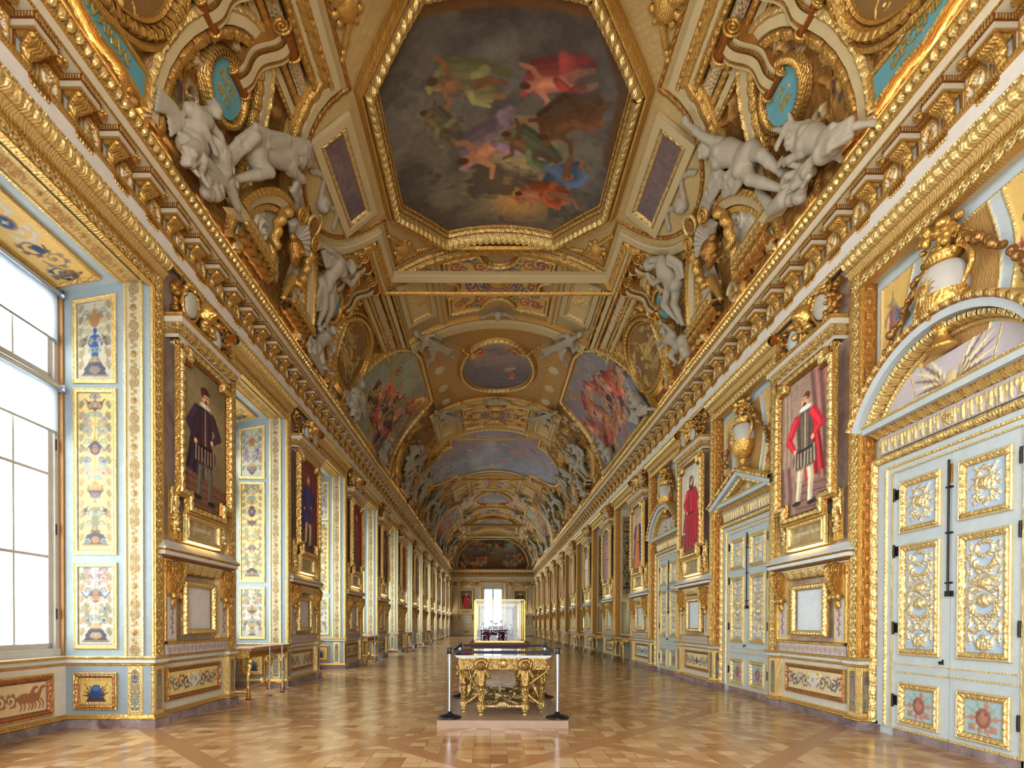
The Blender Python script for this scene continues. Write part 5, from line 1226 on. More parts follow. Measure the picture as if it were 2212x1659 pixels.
for i, y in enumerate(OPEN):
    n = i + 1; od = ordn(i); wn = 'window wall'
    w = dup(WN, (WX, y, 0), RL); w.name = 'window_%d' % n; w['kind'] = 'structure'
    if i < 7:
        for z, b, q in ((5.66, BL[0], 'upper'), (4.44, BL[1], 'lower')):
            p = dup(b, (WX, y, z), RL); tag(p, '%s white roller blind, half lowered, on the %s window' % (q, od), 'blind', 'roller blinds')
    p = dup(LT, (XL, y, 0), RL); tag(p, 'gilded gadrooned head moulding over the %s window' % od, 'moulding', 'window heads')
    p = dup(SF)
    sl = math.atan2(.24, REVEAL + .09); M = Matrix.Rotation(RL, 3, 'Z') @ Matrix.Rotation(PI / 2 - sl, 3, 'X'); p.rotation_euler = M.to_euler(); p.location = (XL - .86, y, 5.93 - .81 * math.tan(sl) - .012)
    tag(p, 'gold-ground painted soffit with arabesques above the %s window' % od, 'panel', 'window soffits')
    p = dup(CH_, (XL - REVEAL, y, 0), RL); tag(p, 'painted horse panel below the sill of the %s window' % od, 'panel', 'sill panels')
    for s, rt in ((1, 0), (-1, PI)):       # far jamb faces the camera, near jamb faces away
        yj = y + s * (OH - .005); fl = 1 if s > 0 else -1
        sv = RV[(i + (i > 1)) % 2 if i < 4 else 2]
        cx = XL - .755
        for q, (pp, nm) in enumerate(zip(sv, ('lower', 'tall middle', 'top'))):
            if s < 0 and q == 2: continue
            p = dup(pp, (cx, yj, 0), rt); tag(p, '%s painted arabesque panel in the %s reveal of the %s window' % (nm, 'far' if s > 0 else 'near', od), 'panel', 'painted reveal panels')
        p = dup(JS, (XL - .245, yj, 0), rt); tag(p, 'ivory and gold fret moulding in the %s reveal of the %s window' % ('far' if s > 0 else 'near', od), 'moulding', 'fret mouldings')
        p = dup(SQ, (cx, yj, 0), rt); tag(p, 'small square trophy panel at the foot of the %s reveal, %s window' % ('far' if s > 0 else 'near', od), 'panel', 'reveal dado panels')
        p = dup(NR, (XL - .24, yj, 0), rt); tag(p, 'narrow painted dado strip in the %s reveal of the %s window' % ('far' if s > 0 else 'near', od), 'panel', 'dado strips')
for side, X, rot, wn in ((1, XL, RL, 'window wall'), (-1, XR, RR, 'door wall')):
    for i in range(12):
        for s in (-1, 1):
            p = dup(NR2, (X + side * .002, PIERS[i + 2] + s * (PH - .11), 0), rot); tag(p, 'narrow grey dado strip on the %s foot of the %s pier, %s' % ('near' if s < 0 else 'far', ordn(i), wn), 'panel', 'pier foot strips')
for o in [WN, SQ, NR, NR2, CH_, JS, SF] + BL + RV[0] + RV[1] + RV[2]: trash(o)
# ------------------------------------------------------------------ doors and niches (right wall)
def trophy(R, seed=0, col=(.88, .80, .60), h=.022, g=.9):
    """raised gilded ornament on a door panel, symmetric, filling the canvas"""
    rs = random.Random(seed); w = R.w / 2; y = R.y0 + .02; top = R.y0 + R.h; kw = dict(col=col, g=g); u = w
    tall = R.h > R.w * 1.6
    def fanbase(y):
        for s in (1, -1):
            R.acanthus(0, y + u * .15, 0 if s > 0 else PI, u * .28, s, w=.010, h=h, **kw); R.leaf(s * u * .1, y + u * .1, PI / 2 - s * .9, u * .75, u * .3, n=4, curl=s * .7, h=h, **kw)
        R.leaf(0, y, PI / 2, u * .9, u * .22, n=4, curl=0, h=h * 1.2, **kw)
    def batons(y, hh):
        for s in (1, -1): R.stroke([(s * u * .55, y), (-s * u * .5, y + hh)], .016, .012, h=h, **kw); R.blob(-s * u * .5, y + hh, .03, h=h * 1.3, **kw); R.leaf(s * u * .3, y + hh * .4, PI / 2 - s * .5, hh * .7, u * .2, n=3, curl=-s * .8, h=h * .8, **kw)
    def shield(y, hh, face=False):
        R.blob(0, y + hh * .5, u * .36, hh * .52, h=h * 1.5, **kw); R.blob(0, y + hh * .5, u * .25, hh * .38, h=h * .8, base=h, **kw)
        for s in (1, -1): R.spiral(s * u * .38, y + hh * .8, u * .12, 1.2, 0, s, w=.010, h=h, **kw); R.leaf(s * u * .35, y + hh * .3, PI / 2 - s * 1.0, hh * .6, u * .2, n=3, h=h * .8, **kw)
    def horns(y, hh):
        for s in (1, -1): R.stroke([(0, y), (s * u * .35, y + hh * .1), (s * u * .6, y + hh * .5), (s * u * .7, y + hh * .85)], .014, .035, h=h * 1.2, **kw); [R.blob(s * u * (.7 + .12 * math.cos(a)), y + hh * (.92 + .12 * math.sin(a)), .017, h=h * 1.4, **kw) for a in np.arange(6)]
    def wreath(y, hh):
        for k in range(16):
            a = k / 16 * 2 * PI; R.leaf(u * .42 * math.cos(a), y + hh * .5 + hh * .4 * math.sin(a), a + PI / 2, .06, .035, n=1, h=h, **kw); R.blob(u * .42 * math.cos(a + .2), y + hh * .5 + hh * .4 * math.sin(a + .2), .016, h=h * 1.2, **kw)
    def garl(y, hh):
        for s in (1, -1):
            for k in range(9): t = k / 8; R.blob(s * u * (.15 + .6 * t), y + hh * (.1 + 1.6 * (t - .5) ** 2 + .1), .017 + .006 * math.sin(k * 2), h=h * 1.2, **kw)
            for k in range(7): R.blob(s * u * .78, y + hh * .5 - k * .028, .016 - .001 * k, h=h, **kw)
            R.rosette(s * u * .78, y + hh * .6, u * .12, 5, h=h, **kw)
    if tall:
        H = R.h; fanbase(y); garl(y + H * .14, H * .12); batons(y + H * .17, H * .16); horns(y + H * .30, H * .10); shield(y + H * .38, H * .12); garl(y + H * .5, H * .08); shield(y + H * .54, H * .11, True); batons(y + H * .62, H * .16); horns(y + H * .72, H * .12); wreath(y + H * .82, H * .15)
        for s in (1, -1):
            for yy in np.linspace(y + .1, top - .1, 12): R.leaf(s * w * .72, yy, PI / 2 + s * rs.uniform(-.8, .8), .08, .05, n=2, curl=rs.uniform(-1, 1), h=h * .6, **kw)
    else:
        H = R.h; wreath(y + H * .02, H * .92); shield(y + H * .36, H * .30)
        for s in (1, -1): R.stroke([(s * u * .6, y + H * .08), (-s * u * .6, y + H * .9)], .010, .008, h=h, **kw); R.spiral(s * u * .55, y + H * .2, u * .16, 1.3, 0, s, w=.008, h=h, **kw)
        for k in range(12): a = k / 12 * 2 * PI; R.leaf(w * .62 * math.cos(a), R.y0 + H / 2 + H * .34 * math.sin(a), a, .055, .035, n=1, h=h * .7, **kw)
DB = (.66, .73, .79)
def leaf_panel(name, w, z0, z1, seed, painted=False, fine=.0105):
    t = MB(); frame(t, -w / 2, z0, w / 2, z1, [(0, 0), (0, .028), (.012, .036), (.024, .03)], col=(.88, .82, .64), g=.7)
    frame(t, -w / 2 + .024, z0 + .024, w / 2 - .024, z1 - .024, [(0, .03), (.02, .038), (.05, .02), (.06, .0)], tile=TL['leaf'], amp=.01, res=.0105, col=GOLDD, g=.9, gcol=GOLD2)
    R = Relief(w - .17, z1 - z0 - .17, fine, col=DB if not painted else (.62, .72, .72))
    if painted:
        for a in np.arange(10) * .628: R.leaf(.04 * math.cos(a), .04 * math.sin(a), a, R.w * .42, .07, n=3, h=.006, col=(.56, .66, .62) if int(a * 2) % 2 else (.70, .50, .42), g=0)
        R.blob(0, .0, R.w * .2, R.h * .3, h=.012, col=(.56, .36, .30), g=0); R.blob(0, .0, R.w * .12, R.h * .18, h=.016, col=(.66, .46, .38), g=0)
        for s in (1, -1): R.rect(s * R.w * .28 - .04, -R.h * .38, s * R.w * .28 + .04, -R.h * .2, .01, (.68, .50, .42)); R.blob(s * .035, R.h * .12, .012, h=.02, col=(.40, .26, .22), g=0)
    else: trophy(R, seed)
    t.relief(R, oz=(z0 + z1) / 2, oy=.003); t.box(-w / 2 + .07, w / 2 - .07, -.002, .01, z0 + .07, z1 - .07, col=DB, g=0); return t
def door(seed, res=.0105):
    t = empty('door'); o = -.0
    # surround, plane at local y=0 is the recess back
    m = MB(); H = 3.27; a = .80
    for s in (-1, 1):
        m.box(s * a, s * 1.175, -.035, 0, .10, 3.5, col=BLUEG, g=0)
        m.box(s * 1.06, s * 1.175, -.035, 0, 0, .14, mat='plinth_marble')
    m.box(-a, a, -.034, 0, H, 3.5, col=BLUEG, g=0)
    part(t, m, 'door_surround')
    m = MB(); P = [(-1.17, .12), (-1.17, 3.53), (1.17, 3.53), (1.17, .12)]
    m.mould(P, [(0, .02), (-.0, .07), (-.03, .085), (-.075, .07), (-.09, .04)], flip=1, tile=TL['leaf'], amp=.014, res=.013, col=GOLDD, g=.9, gcol=GOLD2)
    P2 = [(-.95, .12), (-.95, 3.38), (.95, 3.38), (.95, .12)]; m.mould(P2, [(0, .035), (-.012, .05), (-.03, .05), (-.04, .035)], flip=1, tile=TL['bead'], amp=.008, res=.011, col=GOLD2, g=.8)
    P3 = [(-.83, .1), (-.83, 3.29), (.83, 3.29), (.83, .1)]; m.mould(P3, [(0, .035), (0, .05), (-.015, .05), (-.015, .035)], flip=1, col=GOLD2, g=.8); part(t, m, 'gilt_moulding')
    for s in (-1, 1):
        m = MB(); x0, x1 = s * .004, s * a; cx = s * .41
        m.box(x0, x1, -.02, .02, .0, H, col=BLUEG, g=0)
        m.box(x0, x1, -.03, 0, 0, .10, mat='plinth_marble'); m.box(x0, x1, -.035, 0, .10, .125, col=GOLD2, g=.8)
        for z in (.80, .90): m.box(x0, x1, -.035, 0, z, z + .014, col=GOLD2, g=.8)
        m.box(x0, x1, -.028, 0, .815, .90, col=tone(BLUEG, .98), g=0)
        lf = m.build('door_leaf', t)
        for nm, z0, z1, pt in (('upper_panel', 2.50, 3.14, 0), ('middle_panel', 1.02, 2.36, 0), ('lower_panel', .17, .69, 1)):
            mm = leaf_panel(nm, .60, z0, z1, seed + int(z0 * 7) + s, pt, res); o_ = mm.build(nm, lf, (cx, -.02, 0))
        m = MB()
        for z in (.45, 1.35, 2.3, 3.0): m.tube([(s * (a - .006), -.045, z - .08), (s * (a - .006), -.045, z + .08)], .014, 8, mat='iron'); m.box(s * (a - .05), s * a, -.025, -.02, z - .06, z + .06, mat='iron')
        m.build('hinge', lf)
    m = MB(); m.tube([(0, -.05, 1.75), (0, -.05, 3.2)], .012, 8, mat='iron'); m.box(-.025, .025, -.04, -.02, 2.95, 3.15, col=GOLDD, g=.7); m.box(-.02, .05, -.07, -.03, 1.70, 1.76, mat='iron')
    for z in (1.85, 2.4, 2.9): m.box(-.03, .03, -.06, -.02, z - .01, z + .01, mat='iron')
    part(t, m, 'bolt_rod'); m = MB(); m.tube([(-.09, -.03, .97), (-.09, -.06, .97), (-.07, -.065, .95)], .012, 8, mat='iron'); m.box(-.10, -.08, -.024, -.02, .94, 1.0, mat='iron'); part(t, m, 'lock'); return t
def pediment(kind):
    """over-door cornice with a segmental (0) or triangular (1) pediment; local y=0 the recess back"""
    t = empty('door_pediment'); hw = 1.13; m = MB()
    m.mould([(-hw + .1, 3.56), (hw - .1, 3.56)], [(0, .02), (.0, .05), (.22, .06)], tile=TL['flute'], amp=.014, res=.012, col=(.66, .64, .68), g=0, gcol=GOLD2, gg=.8); R = Relief(.3, .2, .01, col=(.66, .64, .68)); 
    for a in np.linspace(-1.3, 1.3, 7): R.stroke([(0, -.07), (math.sin(a) * .07, -.02 + math.cos(a) * .08)], .012, .018, h=.03, col=GOLD2, g=1)
    m.relief(R, oz=3.67, oy=.055); part(t, m, 'fluted_frieze')
    D = .30
    def wrap(prof, x=hw, **kw):
        def fn(V): return np.stack([V[..., 0], V[..., 2], -V[..., 1]], -1)
        m.mould([(-x, 0), (-x, -.001), (x, -.001), (x, 0)], [(-o, z) for z, o in prof], fn=fn, **kw)
    m = MB(); wrap([(3.78, .04), (3.80, .07), (3.86, .15)], x=hw - .1, tile=TL['leaf'], amp=.014, res=.013, col=GOLDD, g=.9, gcol=GOLD2)
    wrap([(3.86, .15), (3.865, D - .1), (3.935, D - .1)], x=hw, col=BLUEG, g=0); wrap([(3.935, D - .1), (3.945, D - .07), (3.96, D - .07), (3.965, 0)], x=hw, col=GOLD2, g=.9); part(t, m, 'cornice')
    if kind == 0:
        a = np.linspace(PI / 2 + 1.15, PI / 2 - 1.15, 25); r = (hw + .18) / math.sin(1.15); c = 3.965 - r * math.cos(1.15); arc = lambda d: [((r - d) * math.cos(q), c + (r - d) * math.sin(q)) for q in a]
    else:
        arc = lambda d: [(-(hw + .18) + d * 2.1, 3.965), (0, 4.46 - d * 1.08), (hw + .18 - d * 2.1, 3.965)]
    m = MB(); ar = arc(0)
    m.mould(ar, [(0, 0), (0, D + .0), (-.02, D + .03), (-.06, D + .02), (-.075, D - .01)], tile=TL['leaf'], amp=.01, res=.013, col=GOLDD, g=.9, gcol=GOLD2)
    m.mould(ar, [(-.075, D - .01), (-.15, D - .03), (-.15, .10)], col=BLUEG, g=0)
    m.mould(ar, [(-.15, .16), (-.165, .19), (-.21, .17), (-.23, .11), (-.235, .04)], tile=TL['egg'], amp=.014, res=.013, col=GOLDD, g=.9, gcol=GOLD2)
    m.mould(ar, [(-.235, .06), (-.25, .07), (-.27, .05), (-.275, .02)], col=GOLD2, g=.9)
    part(t, m, 'arched_moulding' if kind == 0 else 'raking_moulding')
    m = MB(); R = Relief(1.9, .42, .012, col=(.74, .70, .70), y0=0)
    for s in (1, -1):
        for k in range(6): R.leaf(s * .06, .07, (PI / 2 - s * (.45 + .17 * k)), .62 - .04 * k, .07, n=6, curl=s * -.35, h=.01, col=((.90, .84, .66), (.50, .40, .34))[k % 2], g=0)
    R.blob(0, .12, .07, .09, h=.02, col=(.86, .78, .58), g=.2)
    ok = (R.Y + 3.97 < (c + np.sqrt(np.maximum((r - .25) ** 2 - R.X ** 2, 0)) if kind == 0 else 4.44 - .25 * 1.08 - np.abs(R.X) * .38)); m.relief(R, oz=3.97, oy=.03, keep=ok[:-1, :-1]); part(t, m, 'tympanum')
    return t
def vase(v=0):
    """gilded two-handled vase with flowers, about 1.3 m tall, base at z=0"""
    t = empty('flower_vase'); m = MB(); B = (.72, .70, .66)
    m.lathe([(0, 0), (.13, 0), (.13, .03), (.10, .05), (.06, .10), (.05, .15), (.085, .17), (.05, .20)], (0, -.16, 0), 20, col=GOLD, g=1); part(t, m, 'foot')
    m = MB(); m.lathe([(.05, .20), (.14, .27), (.20, .38), (.215, .50)], (0, -.16, 0), 24, col=GOLD, g=1); m.lathe([(.215, .50), (.22, .58), (.205, .70), (.16, .78)], (0, -.16, 0), 24, col=B, g=0)
    m.lathe([(.16, .78), (.12, .80), (.11, .84), (.15, .88), (.155, .91), (.10, .93)], (0, -.16, 0), 24, col=GOLD, g=1); part(t, m, 'body')
    m = MB(); a = np.arange(24) * PI / 12
    for k, q in enumerate(a): L_ = .13 if k % 2 else .095; m.tube([(0.03 * math.cos(q), -.385, .56 + .03 * math.sin(q)), (L_ * math.cos(q), -.37, .56 + L_ * math.sin(q))], [.012, .003], 5, col=GOLD2, g=1)
    m.ball((0, -.38, .56), (.055, .03, .06), 10, col=GOLD, g=1); part(t, m, 'sun_face')
    for s in (-1, 1):
        m = MB(); q = np.linspace(0, 1, 30); X = s * (.16 + .13 * np.sin(q * PI) + .02); Z = .48 + .42 * q; m.tube(np.stack([X, np.full(30, -.16), Z], -1), .018 + .008 * np.sin(q * PI), 8, col=GOLD, g=1)
        for cz, r0 in ((.46, .05), (.92, .06)):
            an = np.linspace(0, 4 * PI, 30) ; rr = r0 * (1 - an / 5 / PI); m.tube(np.stack([s * (.20 + rr * np.cos(an)), np.full(30, -.16), cz + rr * np.sin(an)], -1), .011, 6, col=GOLD, g=1)
        part(t, m, 'handle')
    V, F = sculpt([('e', (.14 * math.cos(q), -.22 - .05 * math.sin(q * 3), .42 + .06 * math.sin(q * 2)), (.035, .03, .035)) for q in np.linspace(-.2, PI + .2, 12)], res=.014, k=.015); m = MB(); m.add(V, F, smooth=True, col=GOLDD, g=1); part(t, m, 'garland')
    V, F = sculpt(cl(42, -.17, .17, -.28, -.06, .92, 1.22, .03, .05, 3 + v) + cl(8, -.24, .24, -.22, -.1, .90, 1.1, .025, .04, 5 + v), res=.014, k=.01); m = MB(); m.add(V, F, smooth=True, col=GOLD, g=1); part(t, m, 'flowers')
    return t
def overdoor():
    t = empty('overdoor_painting'); R = Relief(2.3, 1.8, .0115, y0=0, col=(.82, .66, .34)); X, Y = R.X, R.Y
    sp = (np.abs(X) > .62 + .30 * np.cos(np.clip((Y - .2) / 1.2, 0, 1) * PI * 2) * .5); half = .42 + .12 * np.cos((Y - 1.0) * 2.6)
    bw = .16; inn = np.abs(X) < half; bd = (np.abs(X) >= half) & (np.abs(X) < half + bw); out = np.abs(X) >= half + bw
    R.C[:] = (.84, .70, .40)
    for s in (1, -1):
        R.fig(s * .88, .95, .55, (.60, .42, .40), flip=s); R.acanthus(s * .88, .35, PI / 2 - s * .5, .14, s, w=.014, h=.004, col=(.62, .40, .38), g=0); R.acanthus(s * .80, .75, PI / 2 + s * .5, .10, -s, w=.012, h=.004, col=(.50, .46, .34), g=0)
        R.poly([(s * .70, .18), (s * 1.05, .18), (s * 1.0, .32), (s * .88, .36), (s * .74, .3)], col=(.42, .46, .40), g=0); R.stroke([(s * .88, .3), (s * .9, 1.6)], .008, h=.003, col=(.5, .36, .32), g=0)
        for k in range(6): R.leaf(s * (.75 + .05 * (k % 3)), .45 + .19 * k, PI / 2 + s * (1 - k % 3), .16, .08, n=3, h=.003, col=((.62, .30, .28), (.36, .40, .50), (.56, .50, .34))[k % 3], g=0)
    lat = TL['lat'].at(X / .09, (Y / .09) % 1); R.C[inn] = (np.array((.74, .58, .34)) * (1 + .0 * lat[..., None]))[inn]; R.H[inn] = (lat * .006)[inn]; R.G[inn] = .5
    R.C[bd] = BLUEG; R.H[bd] = .012; R.G[bd] = 0
    for e in (half, half + bw, ):
        k = np.abs(np.abs(X) - e) < .014; R.C[k] = GOLD2; R.G[k] = .9; R.H[k] = .026
    k = (np.abs(X) > 1.08) | (Y > 1.72) | (Y < .06); R.C[k] = BLUEG; R.H[k] = .01; R.G[k] = 0; k = ((np.abs(np.abs(X) - 1.07) < .012) & (Y < 1.73)) | ((np.abs(Y - 1.71) < .012) & (np.abs(X) < 1.08)); R.C[k] = GOLD2; R.G[k] = .9; R.H[k] = .022
    m = MB(); m.relief(R, oy=.006); part(t, m, 'painted_panel'); return t
def swag(v=0):
    """bronze-gold garland of fruit falling at both sides of the vase"""
    t = empty('fruit_garland')
    for s in (-1, 1):
        rs = random.Random(4 + v + s); q = np.linspace(0, 1, 24); X = s * (.18 + .82 * q); Z = 1.0 - .95 * q ** 2.2 - .15 * np.sin(q * PI); 
        pr = [('e', (x + rs.uniform(-.02, .02), -.10 + rs.uniform(-.03, .03), z + rs.uniform(-.02, .02)), (rs.uniform(.03, .055),) * 3) for x, z in zip(X, Z)] + [('e', (s * 1.0 + rs.uniform(-.03, .03), -.09, .05 - .035 * k), (.04, .04, .04)) for k in range(14)]
        V, F = sculpt(pr, res=.0165, k=.01); m = MB(); m.add(V, F, smooth=True, col=(.62, .46, .26), g=1); part(t, m, 'garland')
    return t
def side_strip():
    m = MB(); strip(m, 0, .955, 0, 5.86, .17, 'arab', out=.004, amp=.012, res=.012, col=(.56, .36, .16), g=.3, gcol=(.78, .54, .24), gg=.7)
    for s in (-1, 1): m.box(s * .092 - .01, s * .092 + .01, -.02, 0, .955, 5.86, col=GOLD, g=1)
    return m.build('arabesque_moulding')
DR = [door(1), door(40)]; PD = [pediment(0), pediment(1)]; VS = vase(); OV = overdoor(); SW = swag(); SS = side_strip(); NR = narrow_dado(w=.19, seed=45, ground=(.36, .28, .22)); LT2 = LT
# console table, used in niches and under two windows
def console_table():
    t = empty('console_table'); m = MB(); m.box(-.95, .95, -.48, 0, .90, .935, mat='rose_marble'); m.box(-.93, .93, -.46, 0, .885, .90, col=GOLD, g=1); part(t, m, 'table_top')
    m = MB(); m.box(-.88, .88, -.42, -.38, .76, .885, col=GOLD, g=1); m.mould([(-.88, .77), (.88, .77)], [(0, .42), (.11, .42)], tile=TL['scroll'], amp=.014, res=.013, col=GOLDD, g=1)
    [m.box(s * .86, s * .90, -.42, 0, .76, .885, col=GOLD, g=1) for s in (-1, 1)]; part(t, m, 'apron')
    V, F = sculpt([('e', (0, -.44, .74), (.11, .04, .10)), ('e', (0, -.44, .62), (.05, .03, .07))] + [('e', (.12 * math.cos(a), -.43, .76 + .09 * math.sin(a)), (.035, .03, .03)) for a in np.linspace(-PI, 0, 7)] + [('e', (0, -.47, .72), (.045, .04, .055))], res=.014, k=.012); m = MB(); m.add(V, F, smooth=True, col=GOLD, g=1); part(t, m, 'mask_ornament')
    for s in (-1, 1):
        for yb in (-.36, -.06):
            m = MB(); q = np.linspace(0, 1, 20); m.tube(np.stack([s * (.80 - .06 * np.sin(q * PI * 2) * (1 - q)), np.full(20, yb), .76 - .62 * q], -1), .055 - .035 * q + .008 * np.sin(q * 30), 10, col=GOLD, g=1); m.lathe([(.0, .0), (.035, .0), (.05, .04), (.03, .08), (.045, .12), (.02, .16)], (s * .80, yb, 0), 12, col=GOLDD, g=1); m.ball((s * .80, yb - .03, .70), (.06, .05, .06), 8, col=GOLD2, g=1); part(t, m, 'leg')
    m = MB(); m.tube([(-.80, -.2, .13), (-.4, -.24, .17), (0, -.28, .2), (.4, -.24, .17), (.80, -.2, .13)], .022, 8, col=GOLD, g=1); [m.tube([(s * .8, -.36, .13), (s * .8, -.06, .13)], .02, 8, col=GOLD, g=1) for s in (-1, 1)]; m.ball((0, -.28, .25), (.07, .06, .08), 8, col=GOLD, g=1); part(t, m, 'stretcher'); return t
CT = console_table()
def vitrine(seed):
    t = empty('display_cabinet'); z0, z1 = .97, 2.30; m = MB(); k = dict(col=(.80, .68, .40), g=.7)
    m.box(-.98, .98, -.55, -.05, z0, z0 + .06, **k); m.box(-.98, .98, -.55, -.05, z1 - .05, z1, **k); [m.box(s * .98, s * .94, y0, y0 + .04, z0, z1, **k) for s in (-1, 1) for y0 in (-.55, -.09)]; [m.box(x - .012, x + .012, -.55, -.53, z0, z1, **k) for x in (-.32, .32)]; part(t, m, 'cabinet_frame')
    m = MB(); m.box(-.95, .95, -.54, -.535, z0 + .06, z1 - .05, mat='clear_glass'); part(t, m, 'glass'); m = MB(); m.box(-.94, .94, -.07, -.06, z0, z1, col=(.80, .80, .82), g=0); [m.box(-.93, .93, -.45, -.08, z, z + .01, mat='clear_glass') for z in (1.42, 1.85)]; part(t, m, 'shelf'); return t
VT_ = vitrine(1)
def goblet(): m = MB(); m.lathe([(0, 0), (.05, 0), (.045, .015), (.012, .03), (.012, .10), (.05, .13), (.065, .19), (.06, .21), (.05, .20)], n=12, mat='silver'); return m.build('goblet')
def ewer(): m = MB(); m.lathe([(0, 0), (.045, 0), (.02, .03), (.06, .10), (.065, .14), (.03, .20), (.022, .25), (.035, .28)], n=12, col=(.60, .30, .34), g=.2); m.tube([(.03, 0, .26), (.08, 0, .22), (.06, 0, .12)], .008, 6, col=GOLD, g=1); return m.build('ewer')
GB, EW = goblet(), ewer()
DX = XR + .20
for i in range(3):
    y = OPEN[i]; od = ('nearest', 'middle', 'far')[i]; pk = i % 2; ped = ('segmental', 'triangular', 'segmental')[i]
    d = dup(DR[min(i, 1)], (DX, y, 0), RR); d.name = 'door_%d' % (i + 1); d['kind'] = 'structure'
    p = dup(PD[pk], (DX, y, 0), RR); tag(p, 'pale blue and gilt %s pediment over the %s double door' % ('curved' if pk == 0 else 'triangular', od), 'pediment', 'door pediments')
    p = dup(OV, (DX, y, 3.99), RR); tag(p, 'gold-ground painted panel with lattice above the %s door' % od, 'panel', 'overdoor panels')
    p = dup(VS, (DX + .02, y, 4.40), RR); p.scale = (1.15, 1, 1.12); tag(p, 'gilded two-handled vase of flowers standing on the %s door pediment' % od, 'vase', 'overdoor vases')
    p = dup(SW, (DX - .01, y, 4.5), RR); tag(p, 'dark gold fruit garland hanging from the vase above the %s door' % od, 'garland', 'overdoor garlands')
for i in range(12):
    y = OPEN[i]; od = ordn(i)
    p = dup(LT, (XR, y, 0), RR); tag(p, 'gilded gadrooned head moulding over the %s recess of the door wall' % od, 'moulding', 'recess heads')
    p = dup(SS, (XR + .10, y + OH - .004, 0), 0); tag(p, 'brown and gold arabesque moulding on the far side of the %s recess, door wall' % od, 'moulding', 'recess side mouldings')
    p = dup(NR, (XR + .10, y + OH - .004, 0), 0); tag(p, 'dark painted dado strip at the far side of the %s recess, door wall' % od, 'panel', 'recess dado strips')
    if i >= 3:
        nd = 'recess %s from the near end' % ('fourth fifth sixth seventh eighth ninth tenth eleventh twelfth thirteenth'.split()[i - 3])
        R_ = DARKP if i > 3 else None
        if R_ is None:
            DARKP = empty('arabesque_painting'); mm = MB(); frame(mm, -.21, 2.45, .21, 5.6, [(0, 0), (0, .02), (.02, .024), (.04, .01)], col=GOLD, g=.9); part(DARKP, mm, 'panel_frame'); RR_ = Relief(.32, 3.03, .014); grotesque(RR_, 77, (.74, .56, .26), dark=1); k_ = RR_.C.mean(-1) < .42; RR_.C[k_] *= .45; mm = MB(); mm.relief(RR_, oz=4.025, oy=.004); part(DARKP, mm, 'painted_panel'); R_ = DARKP
        p = dup(R_, (XR + .46, y + OH - .004, 0), 0); tag(p, 'gold panel with dark arabesques inside the %s, door wall' % nd, 'panel', 'recess panels')
        p = dup(VT_, (XR + .71, y, 0), RR); tag(p, 'gilt glass display cabinet in the %s, door wall' % nd, 'cabinet', 'display cabinets')
        p = dup(CT, (XR + .12 if 0 else XR + .21, y, 0), RR); tag(p, 'gilded console table with carved legs before the %s, door wall' % nd, 'table', 'console tables, door wall')
        if i < 7:
            for q in range(5):
                p = dup((GB, EW)[q % 2], (XR + .47, y - .7 + .35 * q, 1.031), 0); tag(p, ('silver goblet' if q % 2 == 0 else 'rose-coloured ewer') + ' in the cabinet of the %s' % nd, 'goblet' if q % 2 == 0 else 'ewer', 'vessels in the side cabinets')
for q, i in enumerate((1, 3, 5, 7, 9)):
    p = dup(CT, (XL - .30, OPEN[i], 0), RL); tag(p, 'gilded console table standing in the %s window recess' % ordn(i), 'table', 'console tables, window wall')
for o in DR + PD + [VS, OV, SW, SS, NR, CT, VT_, GB, EW, DARKP, LT]: trash(o)
# ------------------------------------------------------------------ vault surface: s arc length from the crown, y along the room, h towards the room
_t = np.linspace(0, PI, 1441); _x = VA * np.cos(_t); _z = VB * np.sin(_t)
_s = np.r_[0, np.cumsum(np.hypot(np.diff(_x), np.diff(_z)))]; _s = -(_s - _s[-1] / 2); SMAX = _s[0]      # s>0 on the right side
def VT(s): return np.interp(-np.asarray(s, float), -_s, _t)
def VM(s, y, h):
    t = VT(s); nx, nz = np.cos(t) / VA, np.sin(t) / VB; n = np.hypot(nx, nz); nx, nz = nx / n, nz / n
    return np.stack([XC + VA * np.cos(t) - h * nx, y + 0 * t, ZTOP + VB * np.sin(t) - h * nz], -1)
def vfn(s0, y0, org, rot=0):
    """local (x,-h,z) -> vault, x along +s, z along +y (towards the far wall)"""
    c, q = math.cos(rot), math.sin(rot)
    def f(V): return VM(s0 + V[:, 0] * c - V[:, 2] * q, y0 + V[:, 0] * q + V[:, 2] * c, -V[:, 1]) - org
    return f
def px2v(px, py):
    """photo pixel -> (s, y) on the vault, for reading positions off the photograph"""
    dx, dz = (px - 1059.5) / 1150, (1348 - py) / 1150; a = (dx / VA) ** 2 + (dz / VB) ** 2
    b = -2 * (dx * XC / VA ** 2 + dz * (ZTOP - EYE) / VB ** 2); c = (XC / VA) ** 2 + ((ZTOP - EYE) / VB) ** 2 - 1
    y = (-b + math.sqrt(b * b - 4 * a * c)) / 2 / a; t = math.atan2((dz * y + EYE - ZTOP) / VB, (dx * y - XC) / VA); t = t if t >= 0 else (PI if t < -PI / 2 else 0); return float(np.interp(t, _t, _s)), y
mb = MB(); ss = np.linspace(-SMAX, SMAX, 90); yy = np.array([START, END]); S, Y = np.meshgrid(ss, yy)
mb.grid(VM(S, Y, -.06)[:, ::-1], col=(.80, .70, .50), g=0); mb.build('ceiling', kind='structure')
mb = MB(); mb.box(XL - 3, XC - 2.2, START - .3, START, 0, 12, col=CREAM, g=0); mb.box(XC + 2.2, XR + 3, START - .3, START, 0, 12, col=CREAM, g=0); mb.box(XC - 2.2, XC + 2.2, START - .3, START, 6.2, 12, col=CREAM, g=0); mb.build('wall_near', kind='structure')  # wide opening added behind the camera to let daylight onto the near end
